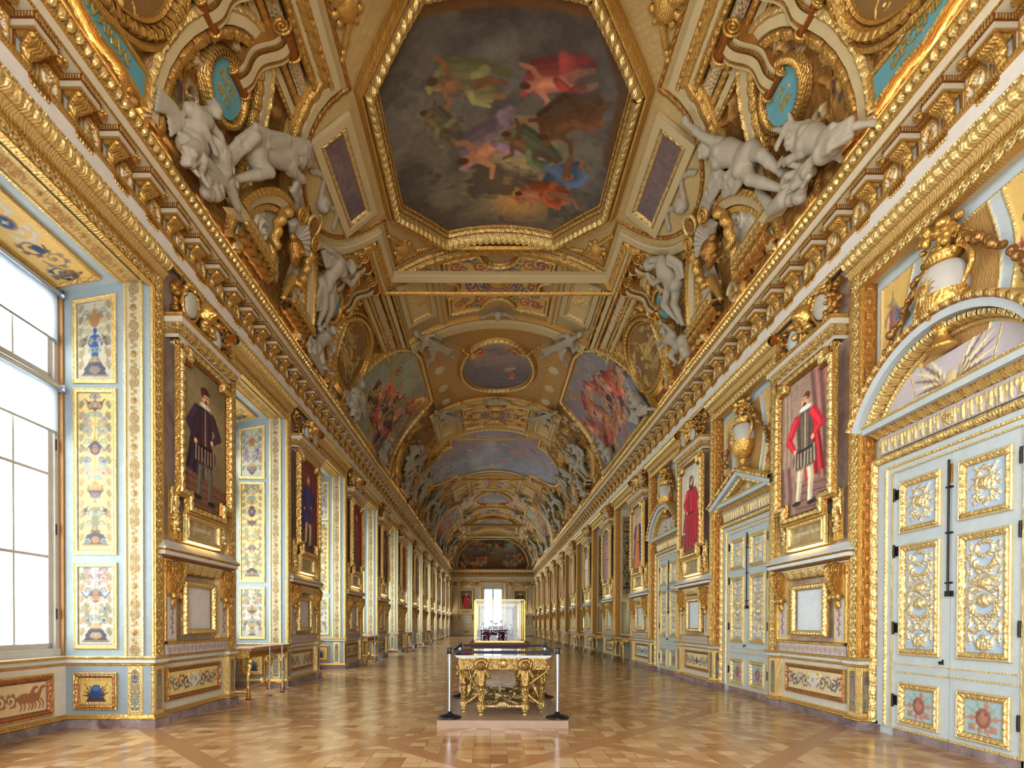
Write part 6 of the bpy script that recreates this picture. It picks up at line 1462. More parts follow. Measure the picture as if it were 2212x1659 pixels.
mb = MB(); mb.box(XL - 1.5, XC - 1.0, END, END + .4, 0, 7.5, col=CREAM, g=0); mb.box(XC + 1.1, XR + 1.5, END, END + .4, 0, 7.5, col=CREAM, g=0); mb.box(XC - 1.0, XC + 1.1, END, END + .4, 5.6, 7.5, col=CREAM, g=0); mb.box(XL - 1, XR + 1, END, END + .4, 7.5, 12, col=CREAM, g=0); mb.build('wall_far', kind='structure')
# the lower part of the file places the ceiling's compartments, things and figures
MID = 31.15                         # the far half repeats the near half, turned about this line
HALF = Matrix.Translation((XC, MID, 0)) @ Matrix.Rotation(PI, 4, 'Z') @ Matrix.Translation((-XC, -MID, 0))
def vbuild(mb, name, s0, y0, parent=None, rot=0, at=None, **tags):
    """bend a flat mesh onto the vault; its origin lies on the vault at (s0, y0)"""
    org = VM(np.array(s0), np.array(y0), 0.) if at is None else at
    loc = tuple(org) if parent is None else (0, 0, 0)
    return mb.build(name, parent, loc, 0, fn=vfn(s0, y0, org, rot), **tags)
def vthing(name, s0, y0, **tags): return empty(name, tuple(VM(np.array(s0), np.array(y0), 0.)), **tags)
FARLIST = []
def both(o, label=None, near='near half', far='far half'):
    """label the near one and put its counterpart in the far half"""
    c = dup(o, xf=HALF); base = label or o['label']
    o['label'] = base + ', ' + near; c['label'] = base + ', ' + far; return c
# ---- carved and painted ground of the vault
OCT, BND, OVL, BIG = 10.65, 15.4, 20.4, 31.15
def ring(R, cx, cy, rx, ry, w, h, col, g):
    X, Y = R.X - cx, R.Y - cy; r = np.hypot(X / rx, Y / ry); d = (r - 1) * min(rx, ry); k = np.abs(d) < w; R.H[k] = np.maximum(R.H[k], (h * dome(d / w))[k]); R.C[k] = col; R.G[k] = g
def band(R, pts, w, h, col, g=0., rim=.02):
    R.stroke(pts, w, h=h, col=col, g=g, mode='flat'); 
    for sgn in (1, -1): pass
def vault_ground():
    y0 = 3.0; R = Relief(2 * SMAX - .02, MID - y0, .025, col=(.74, .58, .32), g=.45, x0=-SMAX + .01, y0=y0); X, Y = R.X, R.Y; A = np.abs(X)
    R.H = .012 * (noise2(X * 26, Y * 26, 2) > .5) + .01 * fbm(X * 3, Y * 3, 1)
    R.C = np.array((.52, .36, .16)) * (.86 + .3 * fbm(X * 7, Y * 7, 4))[..., None]
    kw = dict(col=GOLD, g=.9)
    # sides: dense scrolling foliage in gold on ochre and cream fields
    rs = random.Random(3)
    for sd in (1, -1):
        for k in range(230):
            s = rs.uniform(3.0, 6.3) * sd; y = rs.uniform(4.5, MID); R.acanthus(s, y, rs.uniform(0, 2 * PI), rs.uniform(.14, .3), rs.choice((1, -1)), w=.034, h=.09, col=rs.choice([GOLD, GOLDD, (.74, .66, .5)]), g=rs.choice([.9, .9, .1]))
        for k in range(60): R.blob(rs.uniform(3.2, 6.4) * sd, rs.uniform(4.5, MID), rs.uniform(.08, .16), rs.uniform(.05, .12), h=.05, rot=rs.uniform(0, 3), col=rs.choice([(.56, .36, .16), GOLDD, (.76, .66, .5)]), g=.4)
    def rect(s0, y0_, s1, y1, h, col, g=0.):
        for q in (1, -1): R.rect(min(q * s0, q * s1), y0_, max(q * s0, q * s1), y1, h, col, g)
    cream = (.72, .62, .43)
    # octagon compartment, coffer band, oval compartment, second band, large painting
    for lo, hi in ((2.9, 7.4), (13.9, 17.3), (23.4, 27.4)):
        R.rect(-3.05, lo, 3.05, hi, .03, cream, 0)
        for q in (1, -1):
            R.rect(min(q * 1.62, q * 1.9), lo, max(q * 1.62, q * 1.9), hi, .09, (.76, .68, .50), 0); R.stroke([(q * 1.76, lo), (q * 1.76, hi)], .05, h=.13, col=GOLD, g=.9)
    R.rect(-2.95, 7.5, 2.95, 13.85, .03, (.70, .60, .40), .0)
    lat = TL['lat'].at(X / .09, (Y / .09) % 1); k = (A < 2.9) & (Y > 7.6) & (Y < 13.75); R.H[k] = .03 + .012 * lat[k]; R.C[k] = np.array((.72, .60, .38))
    for q in (1, -1):
        X_ = (X - q * 2.95); k = (np.hypot(X_, Y - OCT) < 1.62) & (A > 2.9); R.H[k] = .02 + .008 * lat[k]; R.C[k] = (.74, .64, .42); R.G[k] = .1
    R.rect(-2.7, 17.5, 2.7, 23.2, .03, (.70, .54, .30), .3)
    for q in (1, -1):
        for yy in np.arange(17.9, 23.2, .42): R.acanthus(q * 2.3, yy, PI / 2 * q, .17, q, w=.03, h=.05, **kw)
        for yy in (18.3, 19.9, 21.4, 22.7): R.blob(q * 2.2, yy, .2, .28, h=.07, col=(.80, .74, .60), g=0)
    # reliefs around the large central painting
    for sd in (1, -1):
        for k in range(60): R.acanthus(sd * rs.uniform(2.0, 4.6), rs.uniform(25.5, MID), rs.uniform(0, 6), rs.uniform(.15, .3), sd, w=.04, h=.06, **kw)
    return R
R = vault_ground(); mb = MB(); mb.relief(R, oy=.015)
def flat(V): return VM(V[:, 0], V[:, 2], -V[:, 1])
g0 = mb.build('ceiling', fn=flat, kind='structure'); g1 = dup(g0, xf=HALF)
def vm(mb, path, prof, closed=False, **kw): mb.mould(path, prof, closed=closed, **kw)
def lobed(q, d=0.):
    """outline of one side lobe of the octagon compartment, offset outwards by d"""
    a = np.linspace(-PI / 2 + .0, PI / 2, 19); r = 1.62 + d
    return [(q * (2.95 + r * math.cos(t) * .98), OCT + r * math.sin(t)) for t in a]
# ---- structural mouldings of the vault
m = MB(); E = dict(tile=TL['egg'], res=.026, amp=.022); LF = dict(tile=TL['leaf'], res=.024, amp=.024)
ca, cg, cd = (.76, .68, .50), GOLD, GOLDD
out = [(-2.95, 7.5), (2.95, 7.5)] + lobed(1) + [(2.95, 13.8), (-2.95, 13.8)] + lobed(-1)[::-1]
n_ = np.array(out); 
m.mould(out, [(0, .02), (0, .13), (-.03, .15), (-.16, .15), (-.19, .12)], closed=True, col=ca, g=0)
m.mould(out, [(-.19, .10), (-.22, .15), (-.33, .17), (-.38, .12)], closed=True, col=cd, g=.9, gcol=GOLD, **LF)
m.mould(out, [(-.38, .12), (-.40, .16), (-.45, .14), (-.46, .02)], closed=True, col=cg, g=.9)
m.mould(out, [(.10, .02), (.12, .06), (.18, .06), (.2, .02)], closed=True, tile=TL['bead'], res=.026, amp=.014, col=cd, g=.9)
for q in (1, -1):       # long ribs at both flanks
    for lo, hi in ((3.0, 8.9), (12.5, 17.2)):
        for s, w, tl, c, gc, gg in ((3.14, .10, 'leaf', cd, GOLD, 1), (3.30, .12, None, ca, None, 0), (3.44, .12, 'egg', cd, GOLD, 1), (3.62, .20, 'lat', (.80, .78, .70), GOLD, 1), (3.80, .12, 'leaf', cd, GOLD, 1), (3.93, .10, None, ca, None, 0), (4.02, .07, 'bead', cd, GOLD, 1)):
            h = .16 if s < 3.5 else .10
            if tl: m.mould([(q * s, lo), (q * s, hi)], [(-w / 2, h - .02), (-w * .3, h), (w * .3, h), (w / 2, h - .02)], tile=TL[tl], amp=.02, res=.022, col=c, g=.3 if tl == 'lat' else .9, gcol=gc, gg=gg)
            else: m.mould([(q * s, lo), (q * s, hi)], [(-w / 2, .02), (-w / 2, h), (w / 2, h), (w / 2, .02)], col=c, g=0)
def transverse(y, S, w, h, soff=True):
    ss_ = np.linspace(-S, S, 60); P = [(s, y) for s in ss_]
    m.mould(P, [(-w / 2, .0), (-w / 2, h * .8), (-w * .3, h), (w * .3, h), (w / 2, h * .8), (w / 2, .0)], col=ca, g=0)
    m.mould(P, [(-w / 2 - .1, .02), (-w / 2 - .06, h * .7), (-w / 2, h * .75)], tile=TL['egg'], amp=.02, res=.03, col=cd, g=.9, gcol=GOLD)
    m.mould(P, [(w / 2, h * .75), (w / 2 + .06, h * .7), (w / 2 + .1, .02)], tile=TL['leaf'], amp=.02, res=.03, col=cd, g=.9, gcol=GOLD)
transverse(17.35, 3.1, .5, .24); transverse(14.05, 3.0, .16, .12); transverse(23.5, 3.1, .45, .2); transverse(26.7, 3.0, .2, .14); transverse(7.2, 3.0, .2, .14)
SIDE = [(2.95, 18.2), (3.12, 17.6), (3.5, 17.1), (4.0, 16.78), (4.8, 16.4), (5.5, 16.0), (6.35, 15.5), (6.35, 21.9), (5.6, 22.15), (4.9, 22.3), (4.3, 22.3), (3.8, 22.2), (3.3, 22.0), (2.95, 21.7)]
def arch(q, yc, r, s_in, base=6.45, n=22):
    """stilted arch rising from the cornice"""
    a = np.linspace(0, PI, n); return [(q * base, yc - r)] + [(q * (base - 0 - (base - s_in) * math.sin(t) ** .9), yc - r * math.cos(t)) for t in a[1:-1]] + [(q * base, yc + r)]
for q in (1, -1):
    for yc, r, si in ((7.75, 1.15, 3.95), (12.9, 1.15, 3.95)):
        P = arch(q, yc, r, si); f = -1 if q > 0 else 1
        m.mould(P, [(0, .02), (0, .14), (.12, .15), (.14, .12)], flip=f, col=ca, g=0); m.mould(P, [(.14, .10), (.17, .15), (.27, .13), (.29, .02)], flip=f, col=(.52, .27, .12), g=.6, gcol=GOLD, gg=1, **LF); m.mould(P, [(0, .14), (-.04, .16), (-.10, .10), (-.11, .02)], flip=f, col=cg, g=.9, gcol=GOLD2, **E)
    # bands round the side paintings
    P = [(q * a_, b_) for a_, b_ in SIDE]
for sc_y in (28.4,): pass
t6 = m.build('trim_7', fn=flat, kind='structure'); t6b = dup(t6, xf=HALF); t6b.name = 'trim_8'

# ---- painted scenes
def pfig(R, x, y, k, ang, skin=(.80, .56, .42), drape=None, seed=0):
    """soft floating painted figure with drapery, k = body length"""
    rs = random.Random(seed); c, q = math.cos(ang), math.sin(ang); T = lambda a, b: (x + k * (a * c - b * q), y + k * (a * q + b * c))
    if drape:
        for j in range(5): a0 = rs.uniform(-.3, .2); R.stroke([T(a0 - .1, -.5 + .1 * j), T(-.35 + .1 * j, -.1), T(.1 * j - .3, .35 + .05 * j), T(.15, .5)], k * .07, k * .03, col=tone(drape, .75 + .13 * j), g=0, mode='paint', soft=.8)
    R.stroke([T(0, -.05), T(.10, -.30), T(-.02, -.58)], k * .085, k * .04, col=skin, g=0, mode='paint', soft=.6); R.stroke([T(0, -.05), T(-.14, -.26), T(-.20, -.52)], k * .085, k * .04, col=tone(skin, .82), g=0, mode='paint', soft=.6)
    R.stroke([T(0, -.05), T(.02, .26)], k * .10, k * .12, col=skin, g=0, mode='paint', soft=.6); R.stroke([T(.0, .05), T(.03, .24)], k * .05, k * .06, col=tone(skin, 1.18), g=0, mode='paint', soft=.9)
    R.stroke([T(.10, .28), T(.26, .16), T(.42, .24)], k * .05, k * .03, col=tone(skin, 1.05), g=0, mode='paint', soft=.6); R.stroke([T(-.08, .28), T(-.22, .36), T(-.3, .52)], k * .05, k * .03, col=tone(skin, .9), g=0, mode='paint', soft=.6)
    hx, hy = T(.03, .44); R.blob(hx, hy, k * .075, k * .085, col=tone(skin, 1.05), g=0, mode='paint', soft=.5); hx, hy = T(.01, .49); R.blob(hx, hy, k * .08, k * .055, col=(.30, .18, .12), g=0, mode='paint', soft=.6)
    if drape: 
        for j in range(4): R.stroke([T(-.05 + .03 * j, .02 - .02 * j), T(.1 + .03 * j, -.18), T(-.05 + .08 * j, -.42)], k * .05, k * .03, col=tone(drape, .9 + .15 * j), g=0, mode='paint', soft=.7)
def clouds(R, col, a, f, seed, th=.5, w=.18):
    n = fbm(R.X * f, R.Y * f * 1.4, seed, 5); k = np.clip((n - th) / w, 0, 1)[..., None] * a; R.C[:] = R.C * (1 - k) + np.array(col) * k
def oct_scene(R):
    wash(R, [(.34, .31, .28), (.40, .37, .34), (.42, .39, .34), (.47, .44, .35), (.40, .34, .28)], amp=.2, f=.7, seed=2); clouds(R, (.27, .24, .24), .8, .8, 3, .48); clouds(R, (.50, .48, .42), .5, 1.1, 6, .55)
    R.blob(.25, .9, .75, 1.1, col=(.66, .58, .40), g=0, mode='paint', rot=.3, soft=1.2); R.blob(.45, 1.7, .6, .5, col=(.78, .58, .34), g=0, mode='paint', soft=1.3)
    clouds(R, (.28, .24, .22), .75, 1.3, 5, .56, .1); R.stroke([(1.6, -2.3), (2.3, -1.2), (2.35, .2)], .16, .2, col=(.36, .24, .14), g=0, mode='paint', soft=.4); R.stroke([(-1.5, -2.25), (1.5, -2.25)], .14, .14, col=(.45, .30, .16), g=0, mode='paint', soft=.4)
    for a in (dict(x=-.7, y=-.9, k=1.0, ang=1.9, skin=(.66, .46, .30), drape=(.56, .54, .34), seed=1), dict(x=-.1, y=.35, k=1.25, ang=1.2, skin=(.84, .58, .42), drape=(.58, .48, .54), seed=2), dict(x=.55, y=.42, k=.9, ang=2.2, skin=(.5, .36, .24), drape=(.42, .46, .32), seed=3),
              dict(x=1.0, y=-1.0, k=.95, ang=1.4, skin=(.84, .54, .42), drape=(.62, .26, .24), seed=4), dict(x=1.35, y=-.35, k=1.05, ang=.9, skin=(.46, .31, .18), drape=(.42, .27, .15), seed=5), dict(x=1.45, y=1.1, k=1.0, ang=.4, skin=(.68, .44, .30), drape=(.34, .42, .55), seed=6), dict(x=.95, y=1.55, k=.85, ang=1.6, skin=(.80, .52, .38), drape=(.68, .33, .15), seed=7), dict(x=-1.3, y=-.2, k=.7, ang=2.6, skin=(.5, .42, .3), drape=(.46, .44, .32), seed=8)): a['k'] *= 1.3; a['skin'] = tone(a['skin'], .85); a['drape'] = tone(a['drape'], .85); pfig(R, **a)
    clouds(R, (.33, .30, .27), .5, 1.7, 1, .58, .12); grain(R, .2, 9, 3)
def crowd_scene(R, base, accent, n, seed, k=.9, cl_=(.5, .5, .5)):
    rs = random.Random(seed); wash(R, base, amp=.25, f=.6, seed=seed); clouds(R, cl_, .6, .8, seed + 1)
    for i in range(n):
        x = rs.gauss(0, .26) * R.w + R.x0 + R.w / 2; y = rs.gauss(0, .24) * R.h + R.y0 + R.h / 2; pfig(R, x, y, k * rs.uniform(.5, 1), rs.uniform(-1, 1), (.80, .56, .44), rs.choice(accent), seed * 10 + i)
    clouds(R, cl_, .3, 1.5, seed + 2, .56); grain(R, .25, 8, seed)
def haze_scene(R, cols, accent, seed, n=22):
    wash(R, cols, ax='y', amp=.5, f=.55, seed=seed); rs = random.Random(seed)
    X, Y = R.X, R.Y; n1 = fbm(X * 1.3, Y * .45, seed, 5)[..., None]; R.C *= .8 + .4 * n1
    for i in range(n):
        x = rs.uniform(R.x0, R.x0 + R.w); y = rs.uniform(R.y0, R.y0 + R.h); L_ = rs.uniform(.25, .7); a = rs.uniform(-.5, .5); c = rs.choice(accent)
        R.stroke([(x - L_, y - L_ * a), (x, y + rs.uniform(-.1, .1)), (x + L_, y + L_ * a)], rs.uniform(.07, .2), .04, col=c, g=0, mode='paint', soft=1.1)
    for i in range(n // 2): pfig(R, rs.uniform(R.x0, R.x0 + R.w), rs.uniform(R.y0, R.y0 + R.h), rs.uniform(.4, .7), rs.uniform(0, 6), (.78, .56, .5), rs.choice(accent), i + seed)
    clouds(R, tuple(np.mean(cols, 0)), .4, 1.2, seed + 1, .5); grain(R, .2, 6, seed)
def inside(R, pts):
    Z = Relief.__new__(Relief); Z.__dict__.update(R.__dict__); Z.C = np.zeros(R.C.shape); Z.G = np.zeros(R.G.shape); Z.H = R.H.copy(); Z.poly(pts, col=(1, 1, 1), g=0); k = Z.C[..., 0] > .5; return k[:-1, :-1] | k[1:, 1:] | k[1:, :-1] | k[:-1, 1:]
def cpaint(name, s0, y0, pts, scene, prof_fn, res=.02, h=.085, **tags):
    """framed ceiling painting: pts outline relative to (s0,y0)"""
    t = vthing(name, s0, y0, **tags); org = np.array(t.location); P = np.array(pts); lo, hi = P.min(0), P.max(0)
    R = Relief(hi[0] - lo[0], hi[1] - lo[1], res, x0=lo[0], y0=lo[1]); scene(R); m = MB(); m.relief(R, oy=h, keep=inside(R, pts)); vbuild(m, 'canvas', s0, y0, t, at=org)
    m = MB(); prof_fn(m, pts); vbuild(m, 'picture_frame', s0, y0, t, at=org); return t
def ccw(p): p = np.array(p); return p if np.sum(p[:, 0] * np.roll(p[:, 1], -1) - np.roll(p[:, 0], -1) * p[:, 1]) > 0 else p[::-1]
def big_frame(m, pts):
    P = ccw(pts); m.mould(P, [(.02, .03), (0, .10), (-.03, .12), (-.05, .10)], closed=True, col=GOLD, g=1, tile=TL['bead'], amp=.015, res=.022)
    m.mould(P, [(-.05, .11), (-.08, .18), (-.13, .17)], closed=True, tile=TL['egg'], amp=.015, res=.022, col=GOLDD, g=1, gcol=GOLD2)
    m.mould(P, [(-.13, .15), (-.18, .26), (-.26, .30), (-.31, .26), (-.33, .18)], closed=True, tile=TL['gad'], amp=.05, res=.018, col=GOLDD, g=1, gcol=GOLD2)
    m.mould(P, [(-.33, .18), (-.36, .24), (-.40, .24), (-.43, .14), (-.44, .02)], closed=True, col=GOLD, g=1)
def mid_frame(m, pts, k=1.):
    P = ccw(pts); m.mould(P, [(.01, .02), (0, .09), (-.03 * k, .11), (-.05 * k, .09)], closed=True, col=GOLD, g=1)
    m.mould(P, [(-.05 * k, .09), (-.08 * k, .15), (-.16 * k, .16), (-.20 * k, .10)], closed=True, tile=TL['leaf'], amp=.03, res=.024, col=GOLDD, g=1, gcol=GOLD2); m.mould(P, [(-.20 * k, .10), (-.22 * k, .12), (-.25 * k, .08), (-.26 * k, .0)], closed=True, col=GOLD, g=1)
def ell(rx, ry, n=48, cx=0, cy=0): a = np.linspace(0, 2 * PI, n, endpoint=False); return [(cx + rx * math.cos(t), cy + ry * math.sin(t)) for t in a]
OC = [(-1.3, -2.3), (1.3, -2.3), (2.3, -1.3), (2.3, 1.25), (1.3, 2.52), (-1.3, 2.52), (-2.3, 1.25), (-2.3, -1.3)]
t = cpaint('ceiling_painting', 0, OCT + .03, OC, oct_scene, big_frame, .016, label='large octagonal ceiling painting of draped figures in a dusky sky, gilt frame', cat='painting', group='octagonal ceiling paintings'); both(t)
t = cpaint('ceiling_painting', .03, OVL + .1, ell(1.32, 1.85), lambda R: crowd_scene(R, [(.72, .62, .50), (.44, .40, .42), (.36, .34, .38)], [(.78, .30, .20), (.60, .60, .54)], 4, 5, .8, (.40, .37, .40)), mid_frame, .02, label='oval dusk sky painting with a red-robed figure on the crown of the ceiling', cat='painting'); both(t)
SC = [([(.52, .56, .48), (.64, .66, .56), (.50, .42, .36)], [(.76, .28, .20), (.82, .62, .30), (.40, .48, .52), (.30, .22, .24)], 8, (.56, .60, .54)), ([(.50, .52, .56), (.56, .50, .50), (.46, .40, .42)], [(.70, .28, .22), (.30, .44, .56), (.66, .40, .32), (.28, .22, .26)], 9, (.44, .42, .48))]
for q, sc_, nm in ((-1, SC[0], 'pale green sky and figures in red and yellow'), (1, SC[1], 'grey sky and a crowd in rose and blue')):
    P = [(q * (a_ - 4.6), b_ - 19.4) for a_, b_ in SIDE]
    t = cpaint('ceiling_painting', q * 4.6, 19.4, P, lambda R, s=sc_: crowd_scene(R, s[0], s[1], 16, s[2], 1.5, s[3]), mid_frame, .024, label='arched vault painting of %s' % nm, cat='painting'); both(t)
BIGP = [(-2.3, -3.6), (2.3, -3.6), (2.3, -2.6), (2.9, -2.5), (3.6, -1.9), (4.1, -1.0), (4.25, 0), (4.1, 1.0), (3.6, 1.9), (2.9, 2.5), (2.3, 2.6), (2.3, 3.4), (-2.3, 3.4), (-2.3, 2.6), (-2.9, 2.5), (-3.6, 1.9), (-4.1, 1.0), (-4.25, 0), (-4.1, -1.0), (-3.6, -1.9), (-2.9, -2.5), (-2.3, -2.6)]
cpaint('ceiling_painting', 0, 30.6, BIGP, lambda R: haze_scene(R, [(.60, .48, .50), (.56, .56, .62), (.62, .66, .74), (.50, .56, .66)], [(.74, .50, .48), (.50, .56, .68), (.72, .66, .58), (.44, .44, .54)], 4), mid_frame, .03, label='wide pale blue and rose ceiling painting across the middle of the vault', cat='painting')
LUN = [(-3.7, .02)] + [(3.9 * math.cos(a_) * -1, .02 + 3.35 * math.sin(a_) ** .8) for a_ in np.linspace(.06, PI - .06, 30)] + [(3.7, .02)]
R = Relief(8, 3.5, .03, y0=0); 
def lun_scene(R):
    wash(R, [(.28, .19, .14), (.44, .31, .22), (.52, .45, .38), (.66, .68, .64), (.62, .68, .72)], amp=.12, f=.5, seed=2); clouds(R, (.26, .22, .18), .8, .9, 4, .54); rs = random.Random(2)
    for k in range(26): s = rs.choice((-1, 1)); pfig(R, s * rs.uniform(.8, 3.4), rs.uniform(.4, 1.5) , rs.uniform(.7, 1.1), rs.uniform(-1.4, 1.4), (.80, .50, .34), rs.choice([(.50, .28, .18), (.36, .40, .34), (.6, .5, .4)]), k)
    for k in range(2): pfig(R, -.3 + .6 * k, 2.3, 1.2, .4 - .8 * k, (.84, .52, .36), (.34, .42, .36), 50 + k)
    for k in range(4): pfig(R, -2.6 + .5 * k, 2.7, .8, 1.4, (.80, .56, .46), (.6, .4, .36), 60 + k)
    clouds(R, (.30, .26, .2), .3, 1.6, 6, .56); grain(R, .2, 5, 1)
lun_scene(R); t = empty('lunette_painting', (XC, END - .25, 7.58), 0, label='dark lunette painting of many figures under a stormy sky on the far wall', cat='painting')
m = MB(); m.relief(R, oy=.02, keep=inside(R, LUN)); m.build('canvas', t); m = MB(); P_ = ccw(LUN); mid_frame(m, LUN); m.build('picture_frame', t)

# ---- coffers, panels and medallions
def relief_panel(w, h, seed, field=(.80, .70, .50), orn=(.86, .72, .46), rot=0, fr=True, dark=None):
    R = Relief(w, h, .017, col=field)
    if dark: wash(R, dark, amp=.4, f=2, seed=seed); grain(R, .3, 12, seed)
    else:
        rs = random.Random(seed); k = min(w, h)
        for a_ in (.6, 2.3): R.stroke([(-k * .32 * math.cos(a_), -k * .38 * math.sin(a_)), (k * .32 * math.cos(a_), k * .38 * math.sin(a_))], .03, .04, h=.04, col=orn, g=.5)
        for q in range(12): b = q / 12 * 2 * PI; R.leaf(k * .1 * math.cos(b), k * .12 * math.sin(b), b, k * .36, k * .15, n=3, h=.03, col=orn, g=.5)
        R.blob(0, 0, k * .16, k * .2, h=.06, col=orn, g=.6)
    return R
def coffer(q, s0, y0, w, h, lab, seed, dark=None):
    t = vthing('ceiling_coffer', q * s0, y0, label=lab, cat='panel', group='ceiling coffers' if not dark else 'dark oblong ceiling panels'); org = np.array(t.location)
    m = MB(); m.relief(relief_panel(w - .16, h - .16, seed, dark=dark), oy=.09); vbuild(m, 'relief_field' if not dark else 'painted_field', q * s0, y0, t, at=org)
    m = MB(); a, b = w / 2, h / 2; P = [(-a, -b), (a, -b), (a, b), (-a, b)]; m.mould(P, [(-.14, .03), (-.14, .12), (0, .14), (.02, .12)], closed=True, col=ca, g=0); m.mould(P, [(.02, .10), (.04, .13), (.10, .10), (.12, .03)], closed=True, tile=TL['leaf'], amp=.016, res=.02, col=GOLDD, g=.9, gcol=GOLD2)
    vbuild(m, 'panel_frame', q * s0, y0, t, at=org); return t
for q, sn in ((-1, 'window side'), (1, 'door side')):
    both(coffer(q, 2.46, BND, .74, 1.7, 'gilded trophy coffer beside the first painted carpet panel, %s' % sn, 3 + q)); both(coffer(q, 2.46, 25.2, .74, 1.8, 'gilded trophy coffer beside the second painted carpet panel, %s' % sn, 7 + q))
    both(coffer(q, 3.38, OCT, .62, 2.0, 'dark mottled oblong panel next to the octagonal painting, %s' % sn, 5 + q, dark=[(.42, .34, .32), (.46, .38, .38), (.38, .32, .34)]))
def carpet(y0, hh, seed):
    a, b, r = 1.45, hh, .42; A = lambda cx, cy, r0, t0, t1: [(cx + r0 * math.cos(t), cy + r0 * math.sin(t)) for t in np.linspace(t0, t1, 9)]
    P = [(-a, -b)] + A(0, -b - .12, .62, PI - .2, .2) + [(a, -b)] + A(a + .1, 0, .45, -PI / 2 - .25, -PI * 1.5 + .25) + [(a, b)] + A(0, b + .12, .62, -.2, -PI + .2) + [(-a, b)] + A(-a - .1, 0, .45, PI / 2 - .25, -PI / 2 + .25)
    def sc_(R):
        R.C[:] = (.84, .68, .38); rs = random.Random(seed)
        cs = [(.64, .30, .26), (.38, .36, .52), (.54, .40, .46), (.40, .46, .40), (.66, .42, .24)]
        for sx in (1, -1):
            for sy in (1, -1):
                rs = random.Random(seed)
                for k in range(9): R.acanthus(sx * rs.uniform(.15, 1.25), sy * rs.uniform(.1, b), rs.uniform(0, 6) * sx * sy, rs.uniform(.1, .2), sx * sy, w=.028, h=.006, col=cs[k % 5], g=0)
                R.spiral(sx * 1.2, sy * b * .78, .16, 1.5, 0, sx * sy, w=.03, h=.006, col=cs[0], g=0)
        for k in range(4): ring(R, 0, 0, .35 + .1 * k, .3 + .1 * k, .025, .006, cs[k], 0)
    t = cpaint('ceiling_painting', 0, y0, P, sc_, lambda m, pts: mid_frame(m, pts, .7), .017, label='painted carpet panel of red and violet scrolls with concave sides', cat='painting', group='carpet panels on the vault')
    V, F = sculpt([('e', (0, 0, .12), (.16, .14, .10))] + [('e', (.2 * math.cos(k), .17 * math.sin(k), .09), (.075, .07, .06)) for k in np.arange(9) * .698], res=.022, k=.03)
    m = MB(); m.add(np.stack([V[:, 0], -V[:, 2], V[:, 1]], -1), F, smooth=True, col=GOLD, g=1); vbuild(m, 'boss', 0, y0, t, at=np.array(t.location)); return t
for y0, hh, sd, lb in ((BND, 1.1, 3, 'first'), (25.1, 1.15, 4, 'second')): both(carpet(y0, hh, sd), '%s painted carpet panel of red and violet scrolls with concave sides' % lb)
def oval_relief(q, y0, nm, seed, text=None, s0=5.12, rx=.80, ry=1.12, ty=None):
    def sc_(R):
        wash(R, [(.46, .32, .16), (.54, .40, .22), (.48, .35, .18)], amp=.3, f=2, seed=seed); rs = random.Random(seed); c = (.74, .62, .36)
        R.fig(-.12, -.7, 1.15, c, .3, .05); R.fig(.3, -.75, .9, tone(c, .92), .3, .04, -1)
        for k in range(16): R.leaf(rs.uniform(-.6, .6), rs.uniform(-.9, .9), rs.uniform(0, 6), .3, .12, n=3, h=.03, col=tone(c, rs.uniform(.75, 1)), g=.3)
    def fr(m, pts):
        P = ccw(pts); m.mould(P, [(.02, .02), (0, .12), (-.03, .14), (-.05, .11)], closed=True, col=GOLD, g=1); m.mould(P, [(-.05, .10), (-.08, .17), (-.15, .18), (-.19, .12)], closed=True, tile=TL['leaf'], amp=.03, res=.022, col=(.56, .38, .18), g=.9, gcol=GOLD); m.mould(P, [(-.19, .12), (-.22, .17), (-.27, .15), (-.29, .02)], closed=True, col=GOLD, g=1)
    t = cpaint('oval_relief', q * s0, y0, ell(rx, ry), sc_, fr, .018, .085, label=nm, cat='relief', group='bronze oval reliefs'); return t
for q, sn in ((-1, 'window side'), (1, 'door side')):
    both(oval_relief(q, 14.85, 'bronze-coloured oval relief of two figures beside the arched painting, %s' % sn, 4 + q)); both(oval_relief(q, 5.35, 'large bronze-coloured oval relief at the upper corner of the picture, %s' % sn, 8 + q)); both(oval_relief(q, 24.3, 'bronze-coloured oval relief beyond the arched painting, %s' % sn, 14 + q, rx=.62, ry=1.0))
def tfn(q, s0, y0, org):
    return lambda V: VM(s0 - q * V[:, 2], y0 - q * V[:, 0], -V[:, 1]) - org
def vtext(t, org, s0, y0, text, size, ang, h=.10):
    mb, _, _, _ = lettering(None, text, size, None, depth=.012); return vbuild(mb, 'lettering', s0, y0, t, rot=ang, at=org)
def medallion_disc(q, s0, y0, text, nm, ang, mirror=1):
    t = vthing('zodiac_medallion', q * s0, y0, label=nm, cat='medallion', group='blue zodiac medallions'); org = np.array(t.location)
    m = MB(); R = Relief(.66, .78, .015, col=TEAL); R.C *= (.92 + .16 * fbm(R.X * 5, R.Y * 5, 2))[..., None]; m.relief(R, oy=.11, keep=inside(R, ell(.31, .37))); vbuild(m, 'blue_field', q * s0, y0, t, at=org)
    m = MB(); P = ccw(ell(.31, .37)); m.mould(P, [(.01, .05), (0, .13), (-.04, .17), (-.10, .16), (-.14, .03)], closed=True, tile=TL['leaf'], amp=.035, res=.018, col=(.60, .42, .20), g=.9, gcol=GOLD); vbuild(m, 'wreath', q * s0, y0, t, at=org)
    for k, line in enumerate(text):
        d = .075 - .16 * k; mb, _, _, _ = lettering(None, line, .15, None, depth=.008)
        mb.V = [v + np.array([0, -.115, 0]) for v in mb.V]; mb.build('lettering', t, fn=tfn(q, q * s0 - q * d, y0, org))
    return t
